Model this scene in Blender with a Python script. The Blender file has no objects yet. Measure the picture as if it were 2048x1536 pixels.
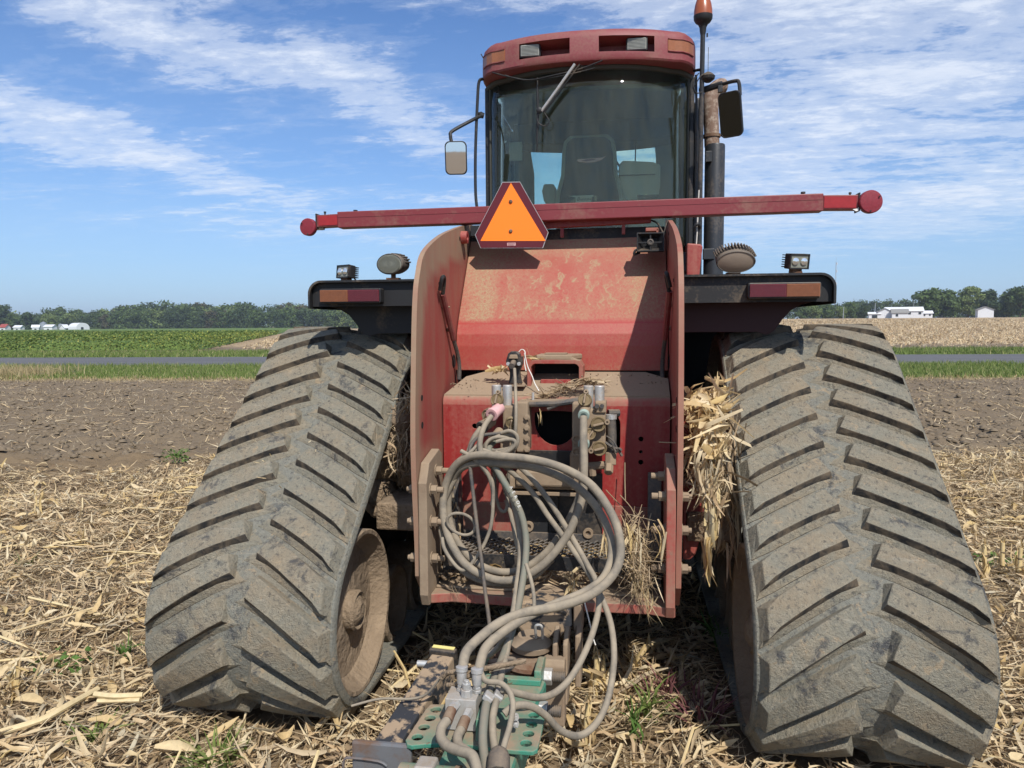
import bpy, bmesh, math, random
import numpy as np
from mathutils import Vector, Matrix, Quaternion
R_ = math.radians
random.seed(7)
S = bpy.context.scene
C = S.collection

# ------------------------------------------------------------------ camera
cam_d = bpy.data.cameras.new('camera')
cam = bpy.data.objects.new('camera', cam_d); C.objects.link(cam)
cam.matrix_world = Matrix(((0.98805687, -0.00611633, 0.15396823, 0.31978),
                           (0.15396865, 0.07878043, -0.9849301, 0.0),
                           (-0.00610553, 0.99687323, 0.07878127, 1.6),
                           (0, 0, 0, 1)))
cam_d.sensor_width = 36; cam_d.lens = 26.372
cam_d.clip_start = 0.05; cam_d.clip_end = 6000
S.camera = cam
S.render.resolution_x, S.render.resolution_y = 1024, 768

# ------------------------------------------------------------------ light
SUN_AZ, SUN_EL = 27.0, 48.0      # azimuth to the right of straight behind the tractor
sdir = Vector((math.sin(R_(SUN_AZ)) * math.cos(R_(SUN_EL)), -math.cos(R_(SUN_AZ)) * math.cos(R_(SUN_EL)), math.sin(R_(SUN_EL))))
sun_d = bpy.data.lights.new('sun', 'SUN'); sun_d.energy = 4.9; sun_d.angle = R_(0.6); sun_d.color = (1.0, 0.95, 0.88)
sun = bpy.data.objects.new('sun', sun_d); C.objects.link(sun)
sun.rotation_euler = sdir.to_track_quat('Z', 'Y').to_euler(); sun.location = (10, -12, 20)

W = bpy.data.worlds.new('World'); S.world = W; W.use_nodes = True
nt = W.node_tree; nt.nodes.clear()
def N(t, **kw):
    n = nt.nodes.new(t)
    for k, v in kw.items(): setattr(n, k, v)
    return n
def L(a, b): nt.links.new(a, b)
def setin(n, i, v):
    if isinstance(v, bpy.types.NodeSocket): L(v, n.inputs[i])
    else: n.inputs[i].default_value = v
def mth(op, a, b=None, c=None, clamp=False):
    n = N('ShaderNodeMath', operation=op); n.use_clamp = clamp
    setin(n, 0, a)
    if b is not None: setin(n, 1, b)
    if c is not None: setin(n, 2, c)
    return n.outputs[0]
def mixc(f, a, b, mode='MIX'):
    n = N('ShaderNodeMix', data_type='RGBA', blend_type=mode)
    setin(n, 0, f); setin(n, 6, a); setin(n, 7, b)
    return n.outputs[2]
def ramp(v, stops, interp='EASE'):
    n = N('ShaderNodeValToRGB'); n.color_ramp.interpolation = interp
    e = n.color_ramp.elements
    while len(e) < len(stops): e.new(0.5)
    for i, (p, c) in enumerate(stops):
        e[i].position = p
        e[i].color = (c, c, c, 1) if not hasattr(c, '__len__') else (*c, 1)[:4]
    setin(n, 0, v)
    return n.outputs[0]
def noise(vec, scale, det=5, rough=0.55, dist=0.0, out=0):
    n = N('ShaderNodeTexNoise'); setin(n, 'Vector', vec)
    setin(n, 'Scale', scale); setin(n, 'Detail', det); setin(n, 'Roughness', rough); setin(n, 'Distortion', dist)
    return n.outputs[out]
def mapping(vec, loc=(0, 0, 0), rot=(0, 0, 0), sc=(1, 1, 1)):
    n = N('ShaderNodeMapping'); setin(n, 0, vec); setin(n, 1, loc); setin(n, 2, rot); setin(n, 3, sc)
    return n.outputs[0]

sky = N('ShaderNodeTexSky', sky_type='NISHITA'); sky.sun_disc = False
sky.sun_elevation = R_(SUN_EL); sky.sun_rotation = math.atan2(sdir.x, sdir.y)
sky.altitude = 200; sky.air_density = 1.0; sky.dust_density = 0.6; sky.ozone_density = 1.5
geo = N('ShaderNodeNewGeometry')
tc = N('ShaderNodeTexCoord'); dirv = tc.outputs['Generated']
sep = N('ShaderNodeSeparateXYZ'); L(dirv, sep.inputs[0])
zc = mth('MAXIMUM', mth('ADD', sep.outputs[2], 0.07), 0.03)
px = mth('DIVIDE', sep.outputs[0], zc); py = mth('DIVIDE', sep.outputs[1], zc)
cmb = N('ShaderNodeCombineXYZ'); L(px, cmb.inputs[0]); L(py, cmb.inputs[1])
P = cmb.outputs[0]
az = mth('ARCTAN2', sep.outputs[0], sep.outputs[1])           # 0 = forward (+Y), + = right
el = mth('ARCSINE', sep.outputs[2])
wob = noise(P, 0.55, 3, 0.6)
def bank(a0, e0, la, le, tilt, amp):
    # one cloud bank: a soft ellipse in azimuth / elevation, tilted
    da = mth('SUBTRACT', az, R_(a0)); de = mth('SUBTRACT', el, R_(e0))
    c, s = math.cos(R_(tilt)), math.sin(R_(tilt))
    u = mth('DIVIDE', mth('ADD', mth('MULTIPLY', da, c), mth('MULTIPLY', de, s)), R_(la))
    v = mth('DIVIDE', mth('SUBTRACT', mth('MULTIPLY', de, c), mth('MULTIPLY', da, s)), R_(le))
    r = mth('ADD', mth('MULTIPLY', u, u), mth('MULTIPLY', v, v))
    g = mth('POWER', 2.718, mth('MULTIPLY', r, -1.0))
    return mth('MULTIPLY', g, amp)
banks = [bank(-38, 20.5, 9, 2.4, -16, .62), bank(-39, 12.6, 8, 2.2, -8, .56), bank(-29, 10, 7, 1.2, -14, .38), bank(-22, 17.5, 8, 3.0, -14, .46),
         bank(-15, 13.5, 5, 1.8, -25, .28), bank(-9, 23.5, 8, 1.8, 0, .42), bank(-24, 7, 10, 1.0, -3, .34), bank(-13, 9, 5, 1.2, 0, .22),
         bank(18, 16, 15, 8, 4, .52), bank(22, 7.5, 16, 2.0, 5, .40), bank(5, 22, 10, 3, 0, .3), bank(30, 22, 12, 5, 0, .3), bank(6, 10, 8, 5, 0, .26)]
cov = banks[0]
for b in banks[1:]: cov = mth('ADD', cov, b)
# beyond the frame the same broken cloud carries on all round
back = mth('MULTIPLY', mth('SUBTRACT', 1.0, mth('MAXIMUM', 0.0, mth('MINIMUM', 1.0, mth('MULTIPLY', mth('ADD', sep.outputs[1], -0.2), 3.0)))), 0.36)
cov = mth('MAXIMUM', cov, back)
Pm = mapping(P, rot=(0, 0, R_(-38)), sc=(1.0, 2.1, 1))
nA = noise(Pm, 1.7, 9, 0.62, 0.35)
nB = noise(mapping(P, rot=(0, 0, R_(20)), sc=(1, 1.5, 1)), 8.5, 8, 0.68, 0.25)
nC = mth('ADD', mth('MULTIPLY', nA, 0.62), mth('MULTIPLY', nB, 0.38))
dens = mth('ADD', mth('MULTIPLY', mth('SUBTRACT', nC, 0.5), 2.3), mth('SUBTRACT', mth('MULTIPLY', cov, 0.98), 0.03))
cm = ramp(dens, [(0.0, 0.0), (0.16, 0.10), (0.40, 0.58), (0.72, 1.0)], 'EASE')
low = mth('MULTIPLY', cm, mth('MINIMUM', 1.0, mth('MAXIMUM', 0.0, mth('MULTIPLY', mth('SUBTRACT', sep.outputs[2], 0.03), 9.0))))
skyc = mixc(1.0, sky.outputs[0], (0.50, 0.76, 1.10, 1), 'MULTIPLY')
hor = ramp(sep.outputs[2], [(0.0, 1.0), (0.10, 0.62), (0.22, 0.25), (0.45, 0.0)], 'EASE')
skyc2 = mixc(mth('MULTIPLY', hor, 0.62), skyc, (4.3, 5.8, 7.7, 1))
cloudc = mixc(nB, (4.8, 5.7, 7.2, 1), (8.4, 8.6, 9.0, 1))
fin = mixc(mth('MULTIPLY', low, 0.80), skyc2, cloudc)
bg = N('ShaderNodeBackground'); L(fin, bg.inputs[0]); bg.inputs[1].default_value = 0.118
wo = N('ShaderNodeOutputWorld'); L(bg.outputs[0], wo.inputs[0])

S.view_settings.view_transform = 'Standard'; S.view_settings.look = 'None'
S.view_settings.gamma = 1.0; S.view_settings.use_curve_mapping = False
S.view_settings.exposure = 0.12
S.render.engine = 'CYCLES'
S.cycles.max_bounces = 7; S.cycles.diffuse_bounces = 3; S.cycles.glossy_bounces = 3
S.cycles.transparent_max_bounces = 12; S.cycles.transmission_bounces = 4
S.cycles.caustics_reflective = False; S.cycles.caustics_refractive = False


# ------------------------------------------------------------------ helpers
def mesh_obj(name, verts, faces, mat=None, parent=None, smooth=False, bevel=0.0, auto=35):
    me = bpy.data.meshes.new(name)
    me.from_pydata([tuple(v) for v in verts], [], [tuple(f) for f in faces])
    me.update()
    if mat is not None: me.materials.append(mat)
    o = bpy.data.objects.new(name, me); C.objects.link(o)
    if parent is not None: o.parent = parent
    if smooth:
        me.polygons.foreach_set('use_smooth', [True] * len(me.polygons))
        bm = bmesh.new(); bm.from_mesh(me)
        bmesh.ops.recalc_face_normals(bm, faces=bm.faces)
        a = math.radians(auto)
        for e in bm.edges:
            if len(e.link_faces) == 2 and e.calc_face_angle(0) > a: e.smooth = False
        bm.to_mesh(me); bm.free()
    if bevel > 0:
        m = o.modifiers.new('bevel', 'BEVEL'); m.width = bevel; m.segments = 2; m.limit_method = 'ANGLE'; m.angle_limit = R_(40)
    return o
def np_mesh(name, V, F, mat=None, parent=None, smooth=False, attr=None):
    """V (n,3) float, F (m,4) or (m,3) int; fast path for big meshes"""
    me = bpy.data.meshes.new(name)
    V = np.asarray(V, np.float32); F = np.asarray(F, np.int32); k = F.shape[1]
    me.vertices.add(len(V)); me.vertices.foreach_set('co', V.ravel())
    me.loops.add(F.size); me.loops.foreach_set('vertex_index', F.ravel())
    me.polygons.add(len(F)); me.polygons.foreach_set('loop_start', np.arange(0, F.size, k, dtype=np.int32))
    if smooth: me.polygons.foreach_set('use_smooth', np.ones(len(F), bool))
    me.update(); me.validate()
    if mat is not None: me.materials.append(mat)
    if attr:
        for an, val in attr.items():
            a = me.color_attributes.new(an, 'FLOAT_COLOR', 'POINT')
            val = np.asarray(val, np.float32)
            if val.ndim == 1: val = np.stack([val, val, val, np.ones_like(val)], 1)
            a.data.foreach_set('color', val.ravel())
    o = bpy.data.objects.new(name, me); C.objects.link(o)
    if parent is not None: o.parent = parent
    return o
def empty(name, loc=(0, 0, 0), rz=0, parent=None):
    o = bpy.data.objects.new(name, None); C.objects.link(o); o.location = loc; o.rotation_euler = (0, 0, rz)
    o.empty_display_size = 0.1
    if parent is not None: o.parent = parent
    return o
def tag(o, label=None, cat=None, group=None, kind=None):
    if label: o['label'] = label
    if cat: o['category'] = cat
    if group: o['group'] = group
    if kind: o['kind'] = kind
    return o

class MB:
    """collects shapes, then becomes ONE mesh object"""
    def __init__(s): s.v = []; s.f = []
    def add(s, vs, fs):
        b = len(s.v); s.v += [tuple(v) for v in vs]; s.f += [tuple(i + b for i in f) for f in fs]; return s
    def box(s, c, d, m=None):
        x, y, z = d[0] / 2, d[1] / 2, d[2] / 2
        vs = [Vector(p) for p in ((-x, -y, -z), (x, -y, -z), (x, y, -z), (-x, y, -z), (-x, -y, z), (x, -y, z), (x, y, z), (-x, y, z))]
        if m is not None: vs = [m @ v for v in vs]
        c = Vector(c)
        return s.add([v + c for v in vs], [(0, 3, 2, 1), (4, 5, 6, 7), (0, 1, 5, 4), (1, 2, 6, 5), (2, 3, 7, 6), (3, 0, 4, 7)])
    def bb(s, x0, x1, y0, y1, z0, z1): return s.box(((x0 + x1) / 2, (y0 + y1) / 2, (z0 + z1) / 2), (abs(x1 - x0), abs(y1 - y0), abs(z1 - z0)))
    def prism(s, poly, axis, a0, a1):
        """poly: 2D outline; axis 'x' -> (y,z), 'y' -> (x,z), 'z' -> (x,y)"""
        def mk(p, a): return {'x': (a, p[0], p[1]), 'y': (p[0], a, p[1]), 'z': (p[0], p[1], a)}[axis]
        n = len(poly)
        fs = [tuple(range(n)), tuple(range(2 * n - 1, n - 1, -1))]
        fs += [(i, n + i, n + (i + 1) % n, (i + 1) % n) for i in range(n)]
        return s.add([mk(p, a0) for p in poly] + [mk(p, a1) for p in poly], fs)
    def ring(s, pts, normals_r, n): pass
    def tube(s, path, r, n=10, cap=True, smooth_path=0):
        pts = [Vector(p) for p in path]
        if smooth_path: pts = catmull(pts, smooth_path)
        rs = r if hasattr(r, '__len__') else None
        t0 = (pts[1] - pts[0]).normalized()
        up = Vector((0, 0, 1)) if abs(t0.z) < 0.9 else Vector((1, 0, 0))
        nrm = t0.cross(up).normalized()
        vs = []; m = len(pts)
        for i, p in enumerate(pts):
            t = (pts[min(i + 1, m - 1)] - pts[max(i - 1, 0)])
            if t.length < 1e-9: t = t0
            t.normalize()
            nrm = (nrm - t * nrm.dot(t))
            if nrm.length < 1e-6: nrm = t.orthogonal()
            nrm.normalize(); bn = t.cross(nrm)
            if rs is not None:
                q = i / (m - 1) * (len(rs) - 1); k = min(int(q), len(rs) - 2); rr = rs[k] + (rs[k + 1] - rs[k]) * (q - k)
            else: rr = r
            for j in range(n):
                a = 2 * math.pi * j / n
                vs.append(p + (nrm * math.cos(a) + bn * math.sin(a)) * rr)
        fs = []
        for i in range(m - 1):
            for j in range(n):
                a = i * n + j; b = i * n + (j + 1) % n
                fs.append((a, b, b + n, a + n))
        if cap: fs += [tuple(range(n - 1, -1, -1)), tuple((m - 1) * n + j for j in range(n))]
        return s.add(vs, fs)
    def cyl(s, a, b, r, n=16, r2=None):
        return s.tube([a, b], [r, r if r2 is None else r2], n)
    def lathe(s, prof, origin, axis, n=24, close=False):
        """prof: list of (dist along axis, radius)"""
        ax = Vector(axis).normalized(); u = ax.orthogonal().normalized(); w = ax.cross(u); o = Vector(origin)
        vs = []
        for d, r in prof:
            for j in range(n):
                a = 2 * math.pi * j / n
                vs.append(o + ax * d + (u * math.cos(a) + w * math.sin(a)) * r)
        fs = []; m = len(prof)
        for i in range(m - 1 + (1 if close else 0)):
            for j in range(n):
                i2 = (i + 1) % m
                fs.append((i * n + j, i * n + (j + 1) % n, i2 * n + (j + 1) % n, i2 * n + j))
        if not close:
            if prof[0][1] > 1e-6: fs.append(tuple(range(n - 1, -1, -1)))
            if prof[-1][1] > 1e-6: fs.append(tuple((m - 1) * n + j for j in range(n)))
        return s.add(vs, fs)
    def hexbolt(s, p, d, r=0.018, h=0.018, shank=0.0, sr=None):
        d = Vector(d).normalized(); p = Vector(p)
        s.tube([p, p + d * 0.004], r * 1.35, 14)
        s.tube([p + d * 0.004, p + d * (0.004 + h)], r, 6)
        if shank: s.tube([p + d * (0.004 + h), p + d * (0.004 + h + shank)], sr or r * 0.55, 10)
        return s
    def build(s, name, mat, parent=None, smooth=False, bevel=0.0, auto=35):
        return mesh_obj(name, s.v, s.f, mat, parent, smooth, bevel, auto)
def catmull(pts, k):
    out = []; n = len(pts)
    for i in range(n - 1):
        p0 = pts[max(i - 1, 0)]; p1 = pts[i]; p2 = pts[i + 1]; p3 = pts[min(i + 2, n - 1)]
        for j in range(k):
            t = j / k
            out.append(0.5 * ((2 * p1) + (p2 - p0) * t + (2 * p0 - 5 * p1 + 4 * p2 - p3) * t * t + (3 * p1 - p0 - 3 * p2 + p3) * t ** 3))
    out.append(pts[-1]); return out
def rrect(x0, x1, z0, z1, r, n=5):
    out = []
    for cx, cz, a in ((x1 - r, z1 - r, 0), (x0 + r, z1 - r, 90), (x0 + r, z0 + r, 180), (x1 - r, z0 + r, 270)):
        for i in range(n + 1):
            t = R_(a + 90 * i / n); out.append((cx + r * math.cos(t), cz + r * math.sin(t)))
    return out
def noise2(x, y, seed=0):
    x = np.asarray(x, float); y = np.asarray(y, float)
    xi = np.floor(x).astype(np.int64); yi = np.floor(y).astype(np.int64); fx = x - xi; fy = y - yi
    fx = fx * fx * (3 - 2 * fx); fy = fy * fy * (3 - 2 * fy)
    def h(a, b):
        v = (a * 374761393 + b * 668265263 + seed * 974634777) & 0x7fffffff
        v = (v ^ (v >> 13)) * 1274126177 & 0x7fffffff
        return ((v ^ (v >> 16)) & 0xffff) / 65535.0
    return (h(xi, yi) * (1 - fx) + h(xi + 1, yi) * fx) * (1 - fy) + (h(xi, yi + 1) * (1 - fx) + h(xi + 1, yi + 1) * fx) * fy
def fbm(x, y, oct=4, seed=0, gain=0.5):
    s = 0; a = 1; t = 0
    for i in range(oct):
        s = s + a * noise2(x * 2 ** i + 17 * i, y * 2 ** i - 9 * i, seed + i); t += a; a *= gain
    return s / t

def textobj(txt, size, ext, mat, loc, rot, parent, shear=0.0):
    cu = bpy.data.curves.new('lettering', 'FONT'); cu.body = txt; cu.size = size; cu.extrude = ext; cu.shear = shear
    tmp = bpy.data.objects.new('tmp', cu); me = bpy.data.meshes.new_from_object(tmp); bpy.data.objects.remove(tmp); bpy.data.curves.remove(cu)
    me.materials.clear(); me.materials.append(mat)
    o = bpy.data.objects.new('lettering', me); C.objects.link(o); o.location = loc; o.rotation_euler = rot; o.parent = parent; return o


# ------------------------------------------------------------------ materials
def newmat(name):
    global nt
    m = bpy.data.materials.new(name); m.use_nodes = True; nt = m.node_tree; nt.nodes.clear()
    return m
def finish(m, col, rough=0.7, metal=0.0, height=None, bump=0.3, bdist=0.01, spec=0.4, extra=None):
    b = N('ShaderNodeBsdfPrincipled'); setin(b, 'Base Color', col); setin(b, 'Roughness', rough); setin(b, 'Metallic', metal)
    setin(b, 'Specular IOR Level', spec)
    if height is not None:
        bp = N('ShaderNodeBump'); bp.inputs['Strength'].default_value = bump; bp.inputs['Distance'].default_value = bdist
        L(height, bp.inputs['Height']); L(bp.outputs[0], b.inputs['Normal'])
    if extra: extra(b)
    o = N('ShaderNodeOutputMaterial'); L(b.outputs[0], o.inputs[0])
    return m
DUST = (0.31, 0.232, 0.155)
def obj_co(): return N('ShaderNodeTexCoord').outputs['Object']
def upfac(lo=0.35, hi=0.95):
    g = N('ShaderNodeNewGeometry'); s = N('ShaderNodeSeparateXYZ'); L(g.outputs['Normal'], s.inputs[0])
    n = N('ShaderNodeMapRange'); L(s.outputs[2], n.inputs[0]); n.inputs[1].default_value = lo; n.inputs[2].default_value = hi
    return n.outputs[0]
def dusty(name, base, rough=0.5, metal=0.0, dust=DUST, amt=0.4, up=0.5, scale=3.0, fine=60.0, bump=0.15, base2=None, streak=0.0, spec=0.4, contrast=1.0, bd=0.004, chip=None, cth=0.66):
    m = newmat(name); co = obj_co()
    n1 = noise(co, scale, 6, 0.62, 0.3); n2 = noise(co, fine, 4, 0.6)
    col = mixc(n1, (*base, 1), (*(base2 or [c * 0.72 for c in base]), 1))
    if chip: col = mixc(ramp(noise(mapping(co, loc=(4, 2, 9)), 26, 6, 0.75, 0.4), [(cth, 0.0), (cth + 0.02, 1.0)], 'LINEAR'), col, (*chip, 1))
    if streak:
        st = noise(mapping(co, sc=(26, 26, 1.6)), 1.0, 4, 0.6)
        nn = mth('ADD', mth('MULTIPLY', n1, 1 - streak), mth('MULTIPLY', st, streak))
    else: nn = n1
    d = mth('ADD', mth('MULTIPLY', mth('SUBTRACT', nn, 0.5), 2.2 * contrast), mth('ADD', mth('MULTIPLY', mth('SUBTRACT', n2, 0.5), 0.7), amt))
    d = mth('ADD', d, mth('MULTIPLY', upfac(), up), clamp=True)
    dc = mixc(n2, (*dust, 1), (*[c * 0.78 for c in dust], 1))
    col = mixc(d, col, dc)
    rg = mth('ADD', mth('MULTIPLY', d, 0.95 - rough), rough)
    mt = mth('MULTIPLY', mth('SUBTRACT', 1.0, d), metal) if metal else 0.0
    return finish(m, col, rg, mt, n2, bump, bd, spec)
def plain(name, base, rough=0.6, metal=0.0, var=0.25, scale=20, bump=0.1, spec=0.4, bdist=0.004):
    m = newmat(name); co = obj_co(); n1 = noise(co, scale, 5, 0.6)
    col = mixc(n1, (*[c * (1 - var) for c in base], 1), (*[min(1, c * (1 + var)) for c in base], 1))
    return finish(m, col, rough, metal, n1, bump, bdist, spec)

RED = (0.31, 0.030, 0.027)
M = {}
M['red'] = dusty('red paint with light dust', RED, 0.42, amt=0.14, up=0.35, scale=2.2, streak=0.55, base2=(0.20, 0.019, 0.018), contrast=0.8, dust=(0.42, 0.20, 0.14), chip=(0.36, 0.16, 0.11), cth=0.67)
M['red_dusty'] = dusty('red paint under dust', RED, 0.5, amt=0.42, up=0.5, scale=2.6, streak=0.35, base2=(0.28, 0.018, 0.02), chip=(0.10, 0.06, 0.05), cth=0.64)
M['red_bar'] = dusty('dark red bar paint', (0.205, 0.034, 0.038), 0.45, amt=0.03, up=0.22, scale=5, base2=(0.165, 0.026, 0.03), contrast=0.6)
M['roof_red'] = dusty('faded red plastic roof', (0.225, 0.048, 0.052), 0.55, amt=0.08, up=0.05, scale=4, base2=(0.185, 0.038, 0.042), contrast=0.4)
M['tan'] = dusty('dust caked steel', (0.14, 0.09, 0.06), 0.8, amt=0.75, up=0.5, scale=7, base2=(0.2, 0.14, 0.09), bump=0.3)
M['shelf_dust'] = dusty('thick dust layer', DUST, 0.95, amt=0.8, up=0.4, scale=9, base2=(0.24, 0.17, 0.11), bump=0.4)
M['strand'] = dusty('worn grey mesh', (0.12, 0.12, 0.115), 0.5, 0.3, amt=0.25, up=0.4, scale=20)
M['black'] = dusty('black plastic with dust', (0.016, 0.016, 0.017), 0.55, amt=-0.10, up=0.40, scale=6, fine=90, contrast=0.8, bump=0.1)
M['blackmetal'] = dusty('black painted steel', (0.022, 0.023, 0.025), 0.4, amt=0.0, up=0.25, scale=4, contrast=0.6)
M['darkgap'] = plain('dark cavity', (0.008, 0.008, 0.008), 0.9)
M['muffler'] = dusty('black muffler', (0.028, 0.031, 0.036), 0.42, amt=0.02, up=0.1, scale=3, streak=0.4, contrast=0.6)
M['pipe'] = dusty('rusty exhaust pipe', (0.20, 0.13, 0.09), 0.7, amt=0.25, up=0, scale=30, fine=110, base2=(0.13, 0.07, 0.045), dust=(0.42, 0.34, 0.27), bump=0.3, contrast=2.2)
M['hose'] = dusty('hydraulic hose rubber with dust', (0.075, 0.07, 0.062), 0.7, amt=0.60, up=0.30, scale=14, fine=90, dust=(0.33, 0.275, 0.20), base2=(0.12, 0.11, 0.095), contrast=0.9)
M['hose_green'] = dusty('greyed green hose', (0.13, 0.16, 0.13), 0.6, amt=0.38, up=0.3, scale=12, fine=120, dust=(0.27, 0.22, 0.16), base2=(0.10, 0.12, 0.10), contrast=0.6)
M['hose_dark'] = dusty('dark cable', (0.05, 0.052, 0.055), 0.6, amt=0.2, up=0.3, scale=12, fine=120, contrast=0.6)
M['steel'] = dusty('zinc fitting', (0.62, 0.62, 0.60), 0.38, 0.6, amt=0.10, up=0.25, scale=30, fine=120)
M['aluminium'] = dusty('aluminium block', (0.50, 0.49, 0.46), 0.5, 0.35, amt=0.18, up=0.2, scale=10, fine=100)
M['rust'] = dusty('rusty steel', (0.15, 0.065, 0.03), 0.9, amt=0.2, up=0.4, scale=14, base2=(0.07, 0.045, 0.035), bump=0.5)
M['greensteel'] = dusty('green paint under dust', (0.055, 0.23, 0.16), 0.5, amt=0.20, up=0.55, scale=7, fine=60, base2=(0.04, 0.19, 0.13), contrast=1.5, chip=(0.10, 0.05, 0.03), cth=0.60)
M['greenedge'] = dusty('green paint chipped', (0.06, 0.25, 0.17), 0.45, amt=0.12, up=0.35, scale=9, fine=60, base2=(0.05, 0.22, 0.15), contrast=1.2, chip=(0.11, 0.055, 0.03), cth=0.60)
M['beam'] = dusty('peeling black paint over mud', (0.035, 0.037, 0.042), 0.6, amt=0.36, up=0.22, scale=19, fine=50, dust=(0.35, 0.255, 0.165), contrast=6.0, bump=0.35)
M['greyrust'] = dusty('grey steel foot with rust', (0.17, 0.175, 0.185), 0.55, 0.2, amt=0.22, up=0.1, scale=9, fine=50, dust=(0.15, 0.085, 0.05), contrast=2.2)
M['pink'] = plain('faded pink coupler', (0.62, 0.36, 0.35), 0.6, var=0.15)
M['teal'] = plain('teal coupler ring', (0.30, 0.38, 0.33), 0.6, var=0.2)
M['bronze'] = dusty('dusty bronze cap', (0.16, 0.11, 0.05), 0.7, amt=0.42, up=0.4, scale=20, dust=(0.25, 0.19, 0.11))
M['lens_red'] = plain('red lens', (0.15, 0.022, 0.03), 0.28, var=0.25, scale=60, spec=0.5)
M['lens_amber'] = plain('amber lens', (0.27, 0.10, 0.04), 0.3, var=0.3, scale=60, spec=0.5)
M['reflector_red'] = plain('red reflective tape', (0.30, 0.02, 0.022), 0.35, var=0.3, scale=45)
M['reflector_disc'] = plain('red round reflector', (0.21, 0.022, 0.032), 0.4, var=0.35, scale=90, bump=0.4)
M['white_lens'] = plain('clear lamp lens', (0.46, 0.46, 0.42), 0.2, 0.2, var=0.2, scale=90, spec=0.7)
M['grimy_lens'] = plain('grimy work lamp lens', (0.30, 0.30, 0.26), 0.35, 0.1, var=0.3, scale=30)
M['dirty_lens'] = plain('dirty lamp lens', (0.23, 0.235, 0.195), 0.4, 0.1, var=0.15, scale=30)
M['dirty_lens2'] = plain('mud filmed lamp lens', (0.25, 0.20, 0.155), 0.5, 0.0, var=0.15, scale=30)
M['chrome'] = plain('lamp reflector', (0.85, 0.85, 0.82), 0.15, 0.9, var=0.05)
M['smv_orange'] = plain('fluorescent orange film', (1.0, 0.215, 0.012), 0.6, var=0.03, scale=4, bump=0.0)
M['smv_red'] = plain('dark red reflective border', (0.105, 0.012, 0.016), 0.35, var=0.2, scale=160, bump=0.0)
M['pale'] = plain('pale sticker', (0.6, 0.56, 0.5), 0.6, var=0.1)
M['white'] = plain('white mark', (0.75, 0.74, 0.7), 0.6, var=0.1)
M['yellow'] = plain('yellow label', (0.70, 0.60, 0.22), 0.5, var=0.15)
M['seat'] = plain('dark grey seat fabric', (0.035, 0.037, 0.034), 0.9, var=0.2, scale=50)
M['seat_edge'] = plain('grey seat shell', (0.22, 0.23, 0.19), 0.7, var=0.15)
M['interior'] = plain('grey cab trim', (0.17, 0.17, 0.135), 0.8, var=0.15)
M['interior_dark'] = plain('dark cab trim', (0.06, 0.062, 0.052), 0.8, var=0.15)
M['beige'] = plain('beige plastic console', (0.42, 0.41, 0.34), 0.7, var=0.1)
M['mud'] = dusty('dry mud', (0.20, 0.145, 0.09), 0.95, amt=0.4, up=0.3, scale=12, fine=40, base2=(0.13, 0.09, 0.055), bump=1.0, bd=0.02)
M['mudwheel'] = dusty('mud caked wheel', (0.25, 0.185, 0.12), 0.95, amt=0.45, up=0.1, scale=5, fine=22, base2=(0.13, 0.095, 0.065), bump=1.0, bd=0.02, contrast=1.6)
M['rubber_roller'] = dusty('roller rubber', (0.12, 0.11, 0.09), 0.8, amt=0.6, up=0.3, scale=6, dust=(0.24, 0.19, 0.13))
M['soft_white'] = plain('white cord', (0.7, 0.68, 0.62), 0.8, var=0.1)

# track rubber: dark rubber, brown mud film, grey dust and blue-black scuffs
def rubbermat(name, g0, g1, b0, b1, bias, dk):
    m = newmat(name); co = obj_co()
    nA = noise(co, 3.2, 7, 0.68, 0.4); nB = noise(co, 11.0, 7, 0.7, 0.6); nC = noise(co, 75.0, 4, 0.7); nD = noise(mapping(co, loc=(7, 3, 1)), 6.5, 8, 0.72, 0.8)
    grey = mixc(nC, (*g0, 1), (*g1, 1)); brown = mixc(nB, (*b0, 1), (*b1, 1))
    f1 = mth('ADD', mth('MULTIPLY', mth('SUBTRACT', nA, bias), 3.6), mth('MULTIPLY', mth('SUBTRACT', nB, 0.5), 2.2), clamp=True)
    c = mixc(f1, grey, brown)
    c = mixc(ramp(nD, [(dk, 0.0), (dk + .11, 0.85)], 'EASE'), c, (0.052, 0.055, 0.062, 1))
    c = mixc(ramp(noise(mapping(co, loc=(3, 9, 2)), 17.0, 5, 0.7, 0.4), [(0.59, 0.0), (0.67, 0.75)], 'EASE'), c, (0.36, 0.275, 0.175, 1))
    c = mixc(ramp(noise(co, 42.0, 5, 0.75, 0.5), [(0.52, 0.0), (0.64, 0.6)]), c, (0.33, 0.285, 0.205, 1))
    c = mixc(ramp(noise(mapping(co, loc=(1, 5, 8)), 55.0, 5, 0.8), [(0.54, 0.0), (0.64, 0.65)]), c, (0.055, 0.055, 0.055, 1))
    sc_ = noise(mapping(co, rot=(0.5, 0.3, 0.9), sc=(1, 9, 9)), 9.0, 4, 0.7)
    c = mixc(ramp(sc_, [(0.60, 0.0), (0.68, 0.45)], 'EASE'), c, (0.36, 0.33, 0.26, 1))
    hgt = mth('ADD', mth('MULTIPLY', nC, 0.9), mth('ADD', nB, mth('MULTIPLY', noise(co, 180, 4, .75), .7)))
    return finish(m, c, 0.82, 0.0, hgt, 0.9, 0.013, 0.3)
M['rubber'] = rubbermat('lug rubber with dry mud film', (0.155, 0.150, 0.122), (0.31, 0.285, 0.215), (0.36, 0.285, 0.185), (0.205, 0.172, 0.124), 0.42, 0.55)
M['rubber_belt'] = rubbermat('belt rubber with grey dust', (0.135, 0.136, 0.118), (0.29, 0.282, 0.232), (0.31, 0.26, 0.175), (0.20, 0.178, 0.138), 0.50, 0.54)
m = newmat('rubber wall with painted shade'); co = obj_co()  # shade of the lug walls put into the colour, mixed with brown mud
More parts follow.
